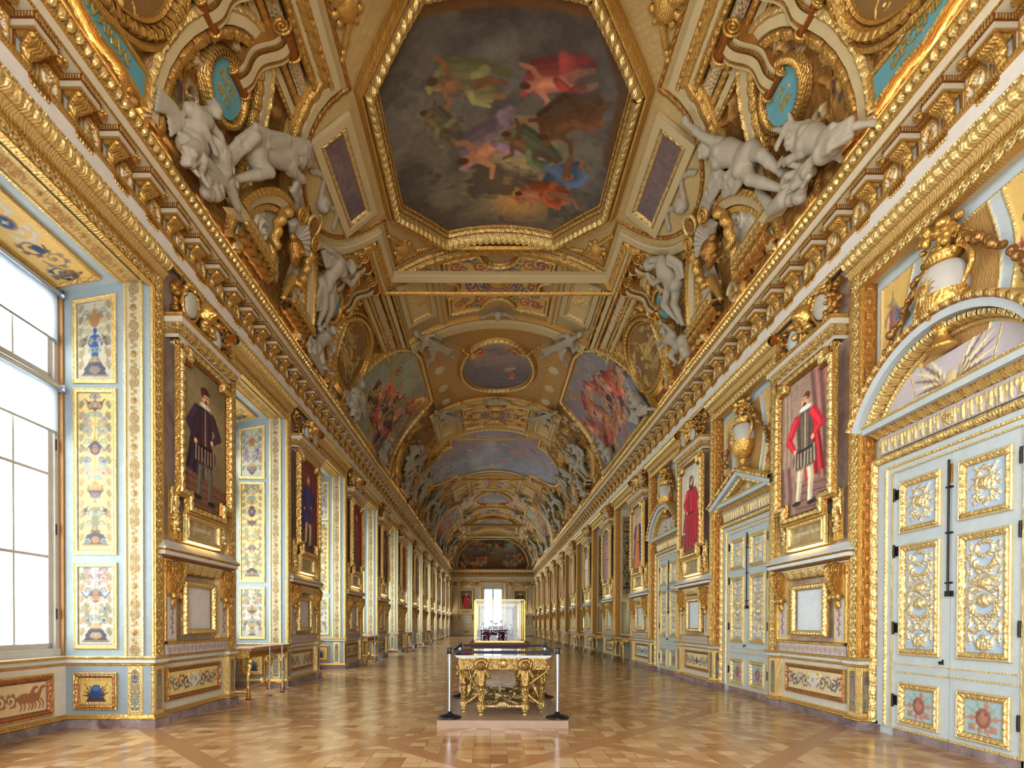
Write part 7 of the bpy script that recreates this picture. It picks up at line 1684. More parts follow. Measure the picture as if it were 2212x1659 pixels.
MED = [(-1, 4.9, 7.7, ('AQVA-', '-RIVS.'), 'near', -PI / 2), (1, 4.88, 7.8, ('CA-', '-PER.'), 'near', PI / 2), (-1, 4.9, 12.85, ('PIS-', '-CES.'), 'second', -PI / 2), (1, 4.8, 12.95, ('SAGITTA-', '-RIVS.'), 'second', PI / 2)]
for q, s0, y0, tx, od, an in MED: medallion_disc(q, s0, y0, tx, 'blue medallion lettered %s in a gilded wreath' % ' '.join(tx).replace('.', ''), an)
for q, tx in ((-1, 'IANVARIVS'), (1, 'DECEMBER')):     # month cartouches under the nearest oval reliefs
    t = vthing('month_cartouche', q * 6.25, 5.75, label='blue scrolled cartouche lettered %s above the cornice' % tx, cat='cartouche'); org = np.array(t.location)
    P = [(-.16, -.75), (.16, -.75), (.14, -.3), (.20, 0), (.14, .3), (.16, .75), (-.16, .75), (-.10, .3), (-.16, 0), (-.10, -.3)]
    R = Relief(.42, 1.5, .015, col=TEAL); m = MB(); m.relief(R, oy=.10, keep=inside(R, P)); vbuild(m, 'blue_field', q * 6.2, 5.75, t, at=org); m = MB(); m.mould(ccw(P), [(.01, .03), (0, .13), (-.03, .15), (-.06, .13), (-.07, .02)], closed=True, col=GOLD, g=1); vbuild(m, 'rim', q * 6.2, 5.75, t, at=org)
    mb, _, _, _ = lettering(None, tx, .19, None, depth=.008); mb.V = [v + np.array([0, -.115, 0]) for v in mb.V]; mb.build('lettering', t, fn=tfn(q, q * 6.2, 5.75, org))
def vconsole(q, y0, nm):
    """pair of scroll-topped brackets with a tiled back above a medallion"""
    t = vthing('volute_bracket', q * 4.0, y0, label=nm, cat='bracket', group='volute brackets of the vault'); org = np.array(t.location)
    for dy in (-.42, .42):
        m = MB(); x = np.linspace(0, 1, 24); S = -q * .28 + q * x * .95; H = .34 - .20 * x + .05 * np.sin(x * 9)
        for w_, cc, g_ in ((.17, ca, 0), (.12, GOLDD, .9), (.06, ca, 0)):
            P = np.stack([np.broadcast_to(S[:, None], (24, 2)), -np.stack([H + (.17 - w_) * .4] * 2, -1), np.stack([np.full(24, dy - w_), np.full(24, dy + w_)], -1)], -1); m.grid(P, col=cc, g=g_)
        for sg in (-1, 1): m.grid(np.stack([np.stack([S, S], -1), -np.stack([H, H * 0], -1), np.full((24, 2), dy + sg * .17)], -1), col=GOLDD, g=.8)
        for sx, r0, hh in ((-q * .30, .15, .30), (q * .66, .09, .14)):
            for w_ in (-.19, .19):
                an = np.linspace(0, 4.5 * PI, 44); rr = r0 * (1 - an / 5 / PI); m.tube(np.stack([sx + rr * np.cos(an), -(hh + rr * np.sin(an)), np.full(44, dy + w_)], -1), .022, 6, col=GOLD, g=1)
            m.tube([(sx, -hh, dy - .19), (sx, -hh, dy + .19)], r0 * .75, 12, col=(.58, .34, .14), g=.7)
        vbuild(m, 'volute', q * 4.0, y0, t, at=org)
    return t
for q, sn in ((-1, 'window side'), (1, 'door side')):
    for y0, od in ((7.35, 'near'), (12.95, 'second')): both(vconsole(q, y0, 'pair of cream and gold volutes over the %s blue medallion, %s' % (od, sn)))
def corner_trophy(q, yq, nm):
    t = vthing('corner_trophy', q * 2.35, OCT + yq * 2.45, label=nm, cat='trophy', group='corner trophies of the octagon'); org = np.array(t.location)
    pr = cl(8, -.5 * 1, .35, .04, .12, -.3, .3, .05, .09, int(q * 3 + yq)) 
    pr = [('c', (-.4 * q * -1, .08, -.35 * yq * -1), (.25 * q * -1 * -1, .10, .30 * yq), .05, .07), ('c', (.35 * q, .08, -.3 * yq), (-.1 * q, .10, .35 * yq), .05, .04), ('e', (.18 * q, .10, .12 * yq), (.17, .09, .17))] + [('e', (q * (.18 + .22 * math.cos(a_)), .08, yq * (.12 + .22 * math.sin(a_))), (.06, .05, .06)) for a_ in np.arange(9) * .7] + [('e', (q * (.30 + .05 * k), .07, yq * (-.25 - .08 * k)), (.06, .05, .05)) for k in range(4)] + [('e', (q * (-.2 - .08 * k), .07, yq * (.42 + .02 * k)), (.06, .05, .06)) for k in range(4)]
    V, F = sculpt(pr, res=.022, k=.02); V[:, 1] *= -1; m = MB(); m.add(V, F, smooth=True, col=GOLD, g=.9); vbuild(m, 'trophy_relief', q * 2.35, OCT + yq * 2.45, t, at=org); return t
for q, sn in ((-1, 'window side'), (1, 'door side')):
    for yq, yn in ((-1, 'near'), (1, 'far')): both(corner_trophy(q, yq, 'gilded trophy in the %s corner beside the octagonal painting, %s' % (yn, sn)))
# ------------------------------------------------------------------ stucco figures on the vault
def PJ(px, py, h=.2): s, y = px2v(px, py); return np.array(VM(np.array(s), np.array(y), h))
def body(J, k=1.1, beard=False, drape=(), wings=(), seed=1, hair=12):
    """one continuous human figure from joint positions (metres)"""
    rs = random.Random(seed); P = []; J = {a: np.array(b, float) for a, b in J.items()}
    ch, pe, nk, hd = J['chest'], J['pelvis'], J['neck'], J['head']; up = (ch - pe) / (np.linalg.norm(ch - pe) + 1e-9)
    sA, sB = J['shA'], J['shB']; ac = (sB - sA) / (np.linalg.norm(sB - sA) + 1e-9); fw = np.cross(ac, up); fw /= np.linalg.norm(fw) + 1e-9
    C = lambda a, b, ra, rb: P.append(('c', tuple(a), tuple(b), ra * k, rb * k))
    C(ch - up * .02, pe + up * .12, .155, .115); C(pe + up * .02, pe - up * .03, .145, .15); C(sA * .75 + sB * .25, sB * .75 + sA * .25, .115, .115); C(ch, nk, .12, .065); C(nk, hd, .058, .062)
    for s_ in (sA, sB): P.append(('e', tuple(ch * .5 + s_ * .5 + fw * .05 * k), (.085 * k,) * 3)); P.append(('e', tuple(ch * .5 + s_ * .5 - fw * .07 * k), (.08 * k,) * 3))
    P.append(('e', tuple(hd), (.092 * k, .092 * k, .105 * k))); P.append(('e', tuple(hd + fw * .085 * k - up * .01), (.024 * k,) * 3)); P.append(('e', tuple(hd + fw * .055 * k - up * .075 * k), (.045 * k,) * 3))
    for sgn in (-1, 1): P.append(('e', tuple(hd + ac * .092 * k * sgn), (.02 * k, .02 * k, .028 * k)))
    for i in range(hair): v = rs.uniform(-1, 1) * ac + rs.uniform(-.9, .2) * fw + rs.uniform(0, 1) * up; v /= np.linalg.norm(v) + 1e-9; P.append(('e', tuple(hd + v * .092 * k), (rs.uniform(.028, .042) * k,) * 3))
    if beard:
        for i in range(7): P.append(('e', tuple(hd + fw * (.05 + .02 * rs.random()) * k - up * (.08 + .02 * i) * k + ac * rs.uniform(-.04, .04) * k), (.03 * k,) * 3))
    for a in 'AB':
        sh, el, ha = J['sh' + a], J['el' + a], J['ha' + a]; C(sh, el, .068, .048); P.append(('e', tuple(sh), (.078 * k,) * 3)); C(el, el * .6 + ha * .4, .05, .046); C(el * .6 + ha * .4, ha, .046, .028)
        d = (ha - el) / (np.linalg.norm(ha - el) + 1e-9); n = np.cross(d, fw); n /= np.linalg.norm(n) + 1e-9; pm = ha + d * .045 * k; C(ha, pm, .034, .036)
        for f in range(4): b = pm + n * (f - 1.5) * .026 * k; L_ = (.055, .07, .066, .048)[f] * k; C(b, b + d * L_ * .6, .0135, .0125); C(b + d * L_ * .6, b + d * L_ + fw * .02 * k, .0125, .010)
        C(ha + d * .01 - n * .03 * k, ha + d * .05 * k - n * .065 * k, .016, .012)
        hp, kn, ft = J['hip' + a], J['kn' + a], J['ft' + a]; C(hp, kn, .105, .066); P.append(('e', tuple(hp - fw * .03 * k), (.12 * k,) * 3)); C(kn, kn * .62 + ft * .38, .064, .062); C(kn * .62 + ft * .38, ft, .062, .036)
        d = (ft - kn) / (np.linalg.norm(ft - kn) + 1e-9); t = fw * .6 + d * .5; t /= np.linalg.norm(t); C(ft, ft + t * .13 * k, .042, .028)
        for f in range(3): C(ft + t * .12 * k + ac * (f - 1) * .024 * k, ft + t * .165 * k + ac * (f - 1) * .026 * k, .014, .011)
    for path in drape:
        path = [np.array(p, float) for p in path]
        for a, b in zip(path[:-1], path[1:]):
            d = b - a; n = np.cross(d, fw); n /= np.linalg.norm(n) + 1e-9
            for j in (-1.5, -.5, .5, 1.5): q = rs.uniform(-.02, .02); C(a + n * j * .05 + fw * q, b + n * j * .06 - fw * q, rs.uniform(.03, .045), rs.uniform(.026, .04))
    for (a, b, w_) in wings:
        a, b = np.array(a, float), np.array(b, float); d = b - a; n = np.cross(d, fw); n /= np.linalg.norm(n) + 1e-9
        for j in range(6): C(a + n * j * w_ / 7 * .4, b + n * j * w_ / 6 - d * .10 * j, .045, .022)
    return P
def J_(**k): return {a: PJ(*v) for a, v in k.items()}
def stucco(name, prims, label, cat, res=.018, group=None, extra=None, col=STUCCO):
    c = np.mean([np.array(p[1]) for p in prims], 0); 
    pr = [(p[0], tuple(np.array(p[1]) - c), tuple(np.array(p[2]) - c), p[3], p[4]) if p[0] == 'c' else (p[0], tuple(np.array(p[1]) - c)) + tuple(p[2:]) for p in prims]
    V, F = sculpt(pr, res=res, k=.024, bump=.0016, bf=14); m = MB(); m.add(V, F, smooth=True, col=col, g=0)
    return m.build(name, None, tuple(c), label=label, cat=cat, group=group)
F1 = J_(head=(1549, 306, .30), neck=(1568, 310, .28), chest=(1592, 316, .28), pelvis=(1640, 328, .28), shA=(1577, 294, .30), shB=(1580, 342, .34), elA=(1542, 272, .34), haA=(1505, 245, .32), elB=(1571, 376, .40), haB=(1570, 408, .36), hipA=(1648, 316, .26), hipB=(1640, 346, .34), knA=(1684, 322, .36), ftA=(1716, 370, .26), knB=(1668, 372, .44), ftB=(1724, 406, .30))
f1 = stucco('stucco_figure', body(F1, 1.3, seed=1, drape=[[PJ(1640, 345, .4), PJ(1612, 372, .42), PJ(1590, 368, .4), PJ(1566, 405, .4), PJ(1548, 440, .34), PJ(1545, 480, .3)], [PJ(1650, 350, .42), PJ(1625, 385, .42), PJ(1600, 392, .4)]]), 'sprawling white stucco man with raised arm beside the CA-PER medallion', 'sculpture', .017)
F2 = J_(head=(614, 324, .36), neck=(602, 326, .32), chest=(574, 324, .30), pelvis=(516, 318, .30), shA=(590, 306, .34), shB=(586, 348, .38), elA=(618, 298, .42), haA=(636, 322, .36), elB=(611, 364, .44), haB=(598, 350, .46), hipA=(508, 304, .30), hipB=(514, 336, .38), knA=(498, 276, .44), ftA=(457, 346, .30), knB=(524, 352, .50), ftB=(462, 386, .34))
f2 = stucco('stucco_figure', body(F2, 1.25, True, seed=2, drape=[[PJ(500, 268, .42), PJ(530, 282, .4), PJ(580, 288, .4), PJ(628, 298, .4), PJ(640, 330, .34)], [PJ(500, 280, .4), PJ(470, 310, .36), PJ(448, 350, .3)], [PJ(596, 385, .4), PJ(608, 405, .36), PJ(618, 432, .3)]]), 'bearded white stucco man crouching with bowed head beside the AQVA-RIVS medallion', 'sculpture', .017)
F3 = J_(head=(418, 232, .34), neck=(404, 240, .30), chest=(386, 256, .28), pelvis=(374, 316, .28), shA=(366, 238, .28), shB=(402, 262, .34), elA=(382, 276, .40), haA=(398, 314, .42), elB=(418, 288, .40), haB=(424, 314, .42), hipA=(362, 318, .28), hipB=(386, 320, .32), knA=(374, 350, .42), ftA=(384, 386, .32), knB=(352, 340, .40), ftB=(362, 376, .30))
f3 = stucco('stucco_figure', body(F3, 1.02, seed=3, wings=[(PJ(366, 270, .2), PJ(338, 300, .2), .3), (PJ(352, 250, .18), PJ(308, 246, .18), .25)], drape=[[PJ(370, 330, .38), PJ(352, 352, .36), PJ(350, 372, .3)]]), 'winged white stucco child pouring from an urn at the window-side cornice', 'sculpture', .017)
ur = [('c', tuple(PJ(432, 330, .30)), tuple(PJ(440, 366, .32)), .17, .12), ('c', tuple(PJ(428, 316, .30)), tuple(PJ(432, 330, .30)), .12, .17), ('c', tuple(PJ(424, 308, .30)), tuple(PJ(428, 316, .30)), .15, .12)] + [('e', tuple(PJ(424 + random.uniform(-16, 16), 405 + random.uniform(-24, 24), .25)), (.085,) * 3) for _ in range(22)] + [('c', tuple(PJ(400 + 8 * k, 350 + 8 * k, .3)), tuple(PJ(408 + 8 * k, 358 + 8 * k, .3)), .07, .07) for k in range(8)] + [('c', tuple(PJ(452 + 3 * k, 390 + 8 * k, .3)), tuple(PJ(455 + 3 * k, 398 + 8 * k, .3)), .10 - .006 * k, .09 - .006 * k) for k in range(8)]
f3u = stucco('fruit_urn', ur, 'white stucco urn with heaped fruit under the winged child', 'sculpture', .022)
F5 = J_(head=(1757, 298, .34), neck=(1772, 292, .32), chest=(1794, 296, .32), pelvis=(1834, 316, .30), shA=(1782, 270, .32), shB=(1786, 322, .38), elA=(1746, 262, .38), haA=(1736, 290, .42), elB=(1764, 338, .44), haB=(1742, 342, .42), hipA=(1838, 300, .28), hipB=(1830, 334, .34), knA=(1866, 296, .34), ftA=(1890, 304, .26), knB=(1856, 338, .40), ftB=(1842, 366, .30))
h1 = [('c', tuple(PJ(1750 - 7 * k, 284 - 7 * k + k * k * .7, .36)), tuple(PJ(1743 - 7 * k, 277 - 7 * k + (k + 1) ** 2 * .7, .36)), .05 - .005 * k, .045 - .005 * k) for k in range(6)] + [('c', tuple(PJ(1764 - 3 * k, 280 - 8 * k, .36)), tuple(PJ(1761 - 3 * k, 272 - 8 * k, .36)), .045 - .004 * k, .04 - .004 * k) for k in range(6)]
f5 = stucco('stucco_figure', body(F5, 1.12, True, seed=5, drape=[[PJ(1830, 305, .4), PJ(1856, 296, .42), PJ(1882, 290, .34)], [PJ(1835, 320, .42), PJ(1860, 312, .42), PJ(1886, 306, .34)]]) + h1, 'horned white stucco man bending over his arms at the door-side cornice', 'sculpture', .017)
ln = [('e', tuple(PJ(1746 + random.uniform(-22, 22), 410 + random.uniform(-26, 22), .26)), (random.uniform(.06, .1),) * 3) for _ in range(34)] + [('c', tuple(PJ(1728 - 7 * k, 430 + 5 * k - (k > 4) * (k - 4) * 14, .28)), tuple(PJ(1721 - 7 * k, 435 + 5 * k - (k > 3) * (k - 3) * 14, .28)), .13 - .009 * k, .12 - .009 * k) for k in range(9)]
f5l = stucco('lion_mask', ln, 'white stucco lion mask with curling tail on the door-side cornice', 'sculpture', .022)
F6 = J_(head=(1800, 352, .36), neck=(1796, 360, .34), chest=(1790, 370, .34), pelvis=(1774, 380, .32), shA=(1780, 362, .34), shB=(1800, 380, .38), elA=(1766, 352, .40), haA=(1752, 346, .42), elB=(1806, 396, .42), haB=(1796, 402, .42), hipA=(1768, 374, .3), hipB=(1778, 390, .34), knA=(1752, 376, .4), ftA=(1744, 392, .32), knB=(1768, 404, .4), ftB=(1756, 412, .32))
f6 = stucco('stucco_figure', body(F6, .72, seed=6), 'small white stucco child under the horned man, door side', 'sculpture', .017)
F4 = J_(head=(734, 560, .36), neck=(724, 557, .32), chest=(704, 562, .30), pelvis=(680, 606, .28), shA=(706, 542, .32), shB=(713, 582, .36), elA=(690, 528, .34), haA=(672, 520, .30), elB=(728, 596, .42), haB=(738, 580, .44), hipA=(672, 606, .28), hipB=(688, 610, .32), knA=(671, 652, .36), ftA=(667, 698, .24), knB=(684, 655, .38), ftB=(681, 698, .26))
f4 = stucco('stucco_figure', body(F4, 1.2, seed=7, drape=[[PJ(700, 540, .34), PJ(684, 560, .3), PJ(680, 530, .28)], [PJ(672, 605, .34), PJ(662, 630, .32), PJ(660, 665, .28)], [PJ(688, 612, .36), PJ(694, 640, .34), PJ(690, 670, .28)]]), 'standing white stucco man bending to the right beside the second blue medallion', 'sculpture', .02)
F7 = J_(head=(692, 708, .34), neck=(686, 714, .3), chest=(676, 724, .3), pelvis=(656, 752, .28), shA=(668, 716, .3), shB=(684, 736, .34), elA=(660, 708, .34), haA=(668, 700, .36), elB=(690, 750, .4), haB=(682, 762, .4), hipA=(650, 750, .28), hipB=(662, 758, .3), knA=(646, 776, .34), ftA=(668, 796, .28), knB=(664, 784, .36), ftB=(682, 806, .3))
f7 = stucco('stucco_figure', body(F7, 1.05, seed=8, drape=[[PJ(646, 735, .3), PJ(640, 760, .3), PJ(650, 790, .28), PJ(675, 815, .26)]]), 'white stucco satyr crouching below the standing man at the window-side cornice', 'sculpture', .02)
F8 = J_(head=(1424, 554, .34), neck=(1437, 556, .32), chest=(1454, 563, .30), pelvis=(1476, 598, .28), shA=(1448, 545, .32), shB=(1457, 582, .36), elA=(1432, 540, .38), haA=(1418, 552, .38), elB=(1440, 592, .42), haB=(1428, 578, .42), hipA=(1468, 598, .28), hipB=(1484, 602, .30), knA=(1463, 644, .4), ftA=(1486, 690, .26), knB=(1484, 648, .36), ftB=(1494, 694, .26))
f8 = stucco('stucco_figure', body(F8, 1.2, seed=9, drape=[[PJ(1466, 545, .34), PJ(1484, 560, .3), PJ(1492, 590, .28)]]), 'standing white stucco man stooping to the left beside the SAGITTA-RIVS medallion', 'sculpture', .02)
F9 = J_(head=(1458, 704, .36), neck=(1464, 712, .34), chest=(1472, 722, .34), pelvis=(1490, 742, .3), shA=(1466, 732, .36), shB=(1480, 716, .34), elA=(1458, 742, .4), haA=(1450, 734, .4), elB=(1470, 698, .38), haB=(1458, 686, .4), hipA=(1486, 750, .3), hipB=(1496, 738, .3), knA=(1476, 762, .38), ftA=(1484, 782, .3), knB=(1506, 752, .38), ftB=(1500, 774, .3))
f9 = stucco('stucco_figure', body(F9, .95, seed=10) + [('c', tuple(PJ(1500, 735, .3)), tuple(PJ(1506, 765, .3)), .16, .10)], 'white stucco child with an urn at the door-side cornice', 'sculpture', .02)
FA = J_(head=(886, 704, .36), neck=(895, 710, .34), chest=(908, 718, .34), pelvis=(930, 732, .32), shA=(900, 728, .36), shB=(912, 708, .34), elA=(896, 738, .42), haA=(888, 728, .44), elB=(925, 702, .4), haB=(938, 708, .42), hipA=(926, 740, .34), hipB=(936, 728, .32), knA=(922, 754, .42), ftA=(912, 768, .34), knB=(952, 742, .4), ftB=(968, 752, .32))
fa = stucco('stucco_figure', body(FA, .95, seed=11, drape=[[PJ(912, 715, .42), PJ(930, 725, .44), PJ(950, 732, .42), PJ(968, 740, .36)], [PJ(918, 730, .42), PJ(925, 748, .4), PJ(916, 764, .34)]]), 'draped white stucco woman on the cross rib beside the oval painting', 'sculpture', .02)
MIR = Matrix.Translation((XC, 0, 0)) @ Matrix.Scale(-1, 4, (1, 0, 0)) @ Matrix.Translation((-XC, 0, 0))
def T(dy): return Matrix.Translation((0, dy, 0))
GF = 'white stucco figures along the vault'
HF = [fa['label']]; fa['label'] += ', window side'; c = dup(fa, xf=MIR, label=HF[0] + ', door side'); c2 = dup(fa, xf=T(6.0), label='draped white stucco woman on the second cross rib, window side'); c3 = dup(c, xf=T(6.0), label='draped white stucco woman on the second cross rib, door side')
WHERE = {-1: 'window side', 1: 'door side'}
FAR_ = []
def cp(o, dy, mir, txt):
    M = T(dy) @ (MIR if mir else Matrix.Identity(4)); c = dup(o, xf=M, label=txt, group=GF); return c
spots = [(f3, 8.4, 0, 'winged white stucco child at the foot of the arched painting, window side'), (f3u, 8.4, 0, 'white stucco urn of fruit at the foot of the arched painting, window side'), (f5, 8.6, 0, 'horned white stucco man at the foot of the arched painting, door side'), (f5l, 8.6, 0, 'white stucco lion mask at the foot of the arched painting, door side'),
         (f7, 7.6, 0, 'white stucco satyr beyond the arched painting, window side'), (f9, 7.8, 0, 'white stucco child with urn beyond the arched painting, door side'), (f4, 12.4, 0, 'standing white stucco man before the large middle painting, window side'), (f8, 12.2, 0, 'standing white stucco man before the large middle painting, door side'),
         (f2, 16.6, 0, 'crouching white stucco man beside the large middle painting, window side'), (f1, 16.4, 0, 'sprawling white stucco man beside the large middle painting, door side'), (f3, 18.2, 0, 'winged white stucco child below the large middle painting, window side'), (f5, 18.4, 0, 'horned white stucco man below the large middle painting, door side'),
         (f1, 18.9, 1, 'sprawling white stucco man below the large middle painting, window side'), (f2, 18.6, 1, 'crouching white stucco man below the large middle painting, door side'), (f3u, 19.8, 0, 'white stucco fruit urn below the large middle painting, window side'), (f5l, 20.0, 0, 'white stucco lion mask below the large middle painting, door side'),
         (f4, 17.6, 0, 'stooping white stucco man at mid ceiling, window side'), (f8, 17.4, 0, 'stooping white stucco man at mid ceiling, door side')]
near_ = [f1, f2, f3, f3u, f5, f5l, f6, f4, f7, f8, f9, fa, c, c2, c3]
for o, dy, mi_, tx in spots: near_.append(cp(o, dy, mi_, tx))
for o in near_:
    if o.name not in (f5.name, f5l.name): d = dup(o, xf=HALF, label=' '.join((o['label'].split(' beside')[0].split(' at ')[0].split(' under')[0].split(' below')[0].split(' on ')[0]).split()[:8]) + ', far half of the ceiling', group='far stucco figures')
# ---- broken pediments with shell masks and leaf rolls above the cornice
def broken(q, sn):
    yc = 10.30; t = vthing('broken_pediment', q * 5.6, yc, label='broken curved pediment with grey scroll relief over the cornice, %s' % sn, cat='pediment'); org = np.array(t.location)
    for d in (-1, 1):
        m = MB(); a = np.linspace(.0, 1.0, 16); P = [(-q * (-.30 + 1.15 * math.sin(t_ * PI / 2)) , d * (1.75 - 1.35 * t_ ** 1.3)) for t_ in a]
        f = 1 if q * d > 0 else -1
        m.mould(P, [(0, .05), (0, .30), (.10, .32), (.12, .28)], flip=f, col=GOLD, g=.9, tile=TL['egg'], amp=.02, res=.024); m.mould(P, [(.12, .28), (.26, .24), (.27, .1)], flip=f, col=ca, g=0); m.mould(P, [(.27, .16), (.30, .2), (.38, .18), (.40, .06)], flip=f, tile=TL['leaf'], amp=.02, res=.024, col=GOLDD, g=.9, gcol=GOLD)
        vbuild(m, 'arched_moulding', q * 5.6, yc, t, at=org); m = MB()
        B = [(q * .42, d * .45), (q * .42, d * 1.85)]; m.mould(B, [(-.08, .05), (-.08, .30), (.08, .30), (.08, .05)], col=ca, g=0); m.mould([(q * .28, d * .45), (q * .28, d * 1.75)], [(-.05, .05), (-.04, .24), (.04, .24), (.05, .05)], tile=TL['egg'], amp=.02, res=.024, col=GOLDD, g=.9, gcol=GOLD); vbuild(m, 'base_moulding', q * 5.6, yc, t, at=org)
        R = Relief(.9, 1.15, .02, col=(.70, .66, .56)); R.acanthus(0, -.2, 1.5, .2, 1, w=.03, h=.06, col=(.78, .74, .64), g=0); R.acanthus(0, .3, -1.5, .16, -1, w=.03, h=.06, col=(.78, .74, .64), g=0); [R.leaf(.1, -.3, 1.2 + .3 * k, .5, .14, n=4, h=.05, col=(.78, .74, .64), g=0) for k in range(4)]
        m = MB(); m.relief(R, ox=-q * .12, oz=d * 1.0, oy=.10); vbuild(m, 'tympanum', q * 5.6, yc, t, at=org)
        m = MB(); an = np.linspace(0, 4 * PI, 40); rr = .17 * (1 - an / 5 / PI)
        for hh in (.22, .42): m.tube(np.stack([-q * .80 + rr * np.cos(an), np.full(40, -hh), d * .36 + rr * np.sin(an)], -1), .03, 7, col=GOLD, g=.9)
        m.tube([(-q * .8, -.2, d * .36), (-q * .8, -.44, d * .36)], .10, 12, col=GOLDD, g=.9); vbuild(m, 'volute', q * 5.6, yc, t, at=org)
    return t
def shell_mask(q, sn):
    t = vthing('shell_mask', q * 5.3, 10.30, label='gilded bearded mask under a grey shell between leaf swags, %s' % sn, cat='mask'); org = np.array(t.location)
    pr = [('e', (0, .34, 0), (.20, .16, .17)), ('e', (q * .02, .50, 0), (.05, .06, .04)), ('e', (q * .14, .42, 0), (.10, .08, .08))] + [('e', (q * (.16 + .1 * random.random()), .36, random.uniform(-.16, .16)), (.07,) * 3) for _ in range(12)] + [('e', (-q * .08, .34, s_ * .2), (.08,) * 3) for s_ in (-1, 1)]
    V, F = sculpt(pr, res=.024, k=.03); V[:, 1] *= -1; m = MB(); m.add(V, F, smooth=True, col=GOLDD, g=.9); vbuild(m, 'mask', q * 5.3, 10.3, t, at=org)
    m = MB()
    for k in range(11): a = (k - 5) * .26; m.tube([(-q * .1, -.22, 0), (-q * (.1 + .42 * math.cos(a)), -.34, .42 * math.sin(a))], [.03, .07], 7, col=STUCCO, g=0)
    vbuild(m, 'shell', q * 5.3, 10.3, t, at=org)
    for d in (-1, 1):
        V, F = sculpt([('e', (q * (-.35 + .75 * u), .30 + .04 * math.sin(u * 20), d * (.55 + .12 * math.sin(u * 3))), (.085, .075, .085)) for u in np.linspace(0, 1, 14)] + [('c', (q * .35, .2, d * .5), (q * .9, .2, d * .3), .10, .05)], res=.026, k=.03); V[:, 1] *= -1; m = MB(); m.add(V, F, smooth=True, col=GOLD, g=.9); vbuild(m, 'leaf_swag', q * 5.3, 10.3, t, at=org)
    return t
def leaf_roll(q, y0, y1, nm):
    t = vthing('leaf_roll', q * 6.22, (y0 + y1) / 2, label=nm, cat='garland', group='gilded leaf rolls'); org = np.array(t.location); m = MB(); L_ = (y1 - y0) / 2; u = np.linspace(-L_, L_, 90); a = np.linspace(0, 2 * PI, 25); U, A = np.meshgrid(u, a, indexing='ij')
    r = .10 + .022 * np.sin(A * 4 + U * 26) + .022 * np.abs(np.sin(U * 14)) + .008 * np.sin(A * 11 - U * 40); P = np.stack([r * np.cos(A), -(.16 + r * np.sin(A)), U], -1); m.grid(P, col=GOLDD, g=.8); vbuild(m, 'rolled_leaves', q * 6.22, (y0 + y1) / 2, t, at=org)
    m = MB()
    for k in range(7): z = -L_ + .15 + k * (2 * L_ - .3) / 6; V, F = sculpt([('e', (0, 0, 0), (.07, .07, .09)), ('e', (-q * .08, .02, 0), (.05, .05, .05)), ('e', (0, .03, .08), (.05,) * 3), ('e', (0, .03, -.08), (.05,) * 3)], res=.022, k=.02); m.add(np.stack([V[:, 0] - q * .13, -(V[:, 1] + .26), V[:, 2] + z], -1), F, smooth=True, col=GOLD, g=.9)
    vbuild(m, 'buds', q * 6.22, (y0 + y1) / 2, t, at=org); return t
for q in (-1, 1):
    sn = WHERE[q]; b = broken(q, sn); k_ = shell_mask(q, sn); r1 = leaf_roll(q, 8.7, 9.9, 'gilded leaf roll with buds before the shell mask, %s' % sn); r2 = leaf_roll(q, 10.8, 12.2, 'gilded leaf roll with buds beyond the shell mask, %s' % sn)
    for o in (b, k_, r1, r2):
        lb = o['label']; c = dup(o, xf=T(16.4), label=lb.replace(', ' + sn, ' at mid ceiling, ' + sn)); dup(o, xf=HALF, label=lb.replace(', ' + sn, ' of the far octagon, ' + sn))
    # upright acanthus masks and swags on the ribs
def festoon(pa, pb, sag, label, r=.05, n=16):
    A, B = [px2v(*p) for p in (pa, pb)]; s0, y0 = (A[0] + B[0]) / 2, (A[1] + B[1]) / 2; t = vthing('gilded_festoon', s0, y0, label=label, cat='garland', group='gilded festoons of the ceiling'); org = np.array(t.location); rs = random.Random(int(pa[0]))
    pr = []
    for k in range(n): u = k / (n - 1); z = sag * math.sin(u * PI); pr.append(('e', (A[0] + (B[0] - A[0]) * u - s0 + rs.uniform(-.015, .015), .22 + rs.uniform(-.02, .02), A[1] + (B[1] - A[1]) * u - y0 + z), (r * rs.uniform(.9, 1.3),) * 3))
    V, F = sculpt(pr, res=.026, k=.03); V[:, 1] *= -1; m = MB(); m.add(V, F, smooth=True, col=GOLD, g=.9); return vbuild(m, 'garland', s0, y0, t, at=org) and t
for k, (a, b) in enumerate((((986, 735), (1035, 745)), ((1166, 735), (1112, 745)), ((992, 862), (1050, 860)), ((1158, 862), (1100, 860)))):
    t = festoon(a, b, .55 if k < 2 else .5, 'gilded festoon hanging %s the oval painting, %s' % ('before' if k < 2 else 'beyond', 'window side' if k % 2 == 0 else 'door side')); both(t)

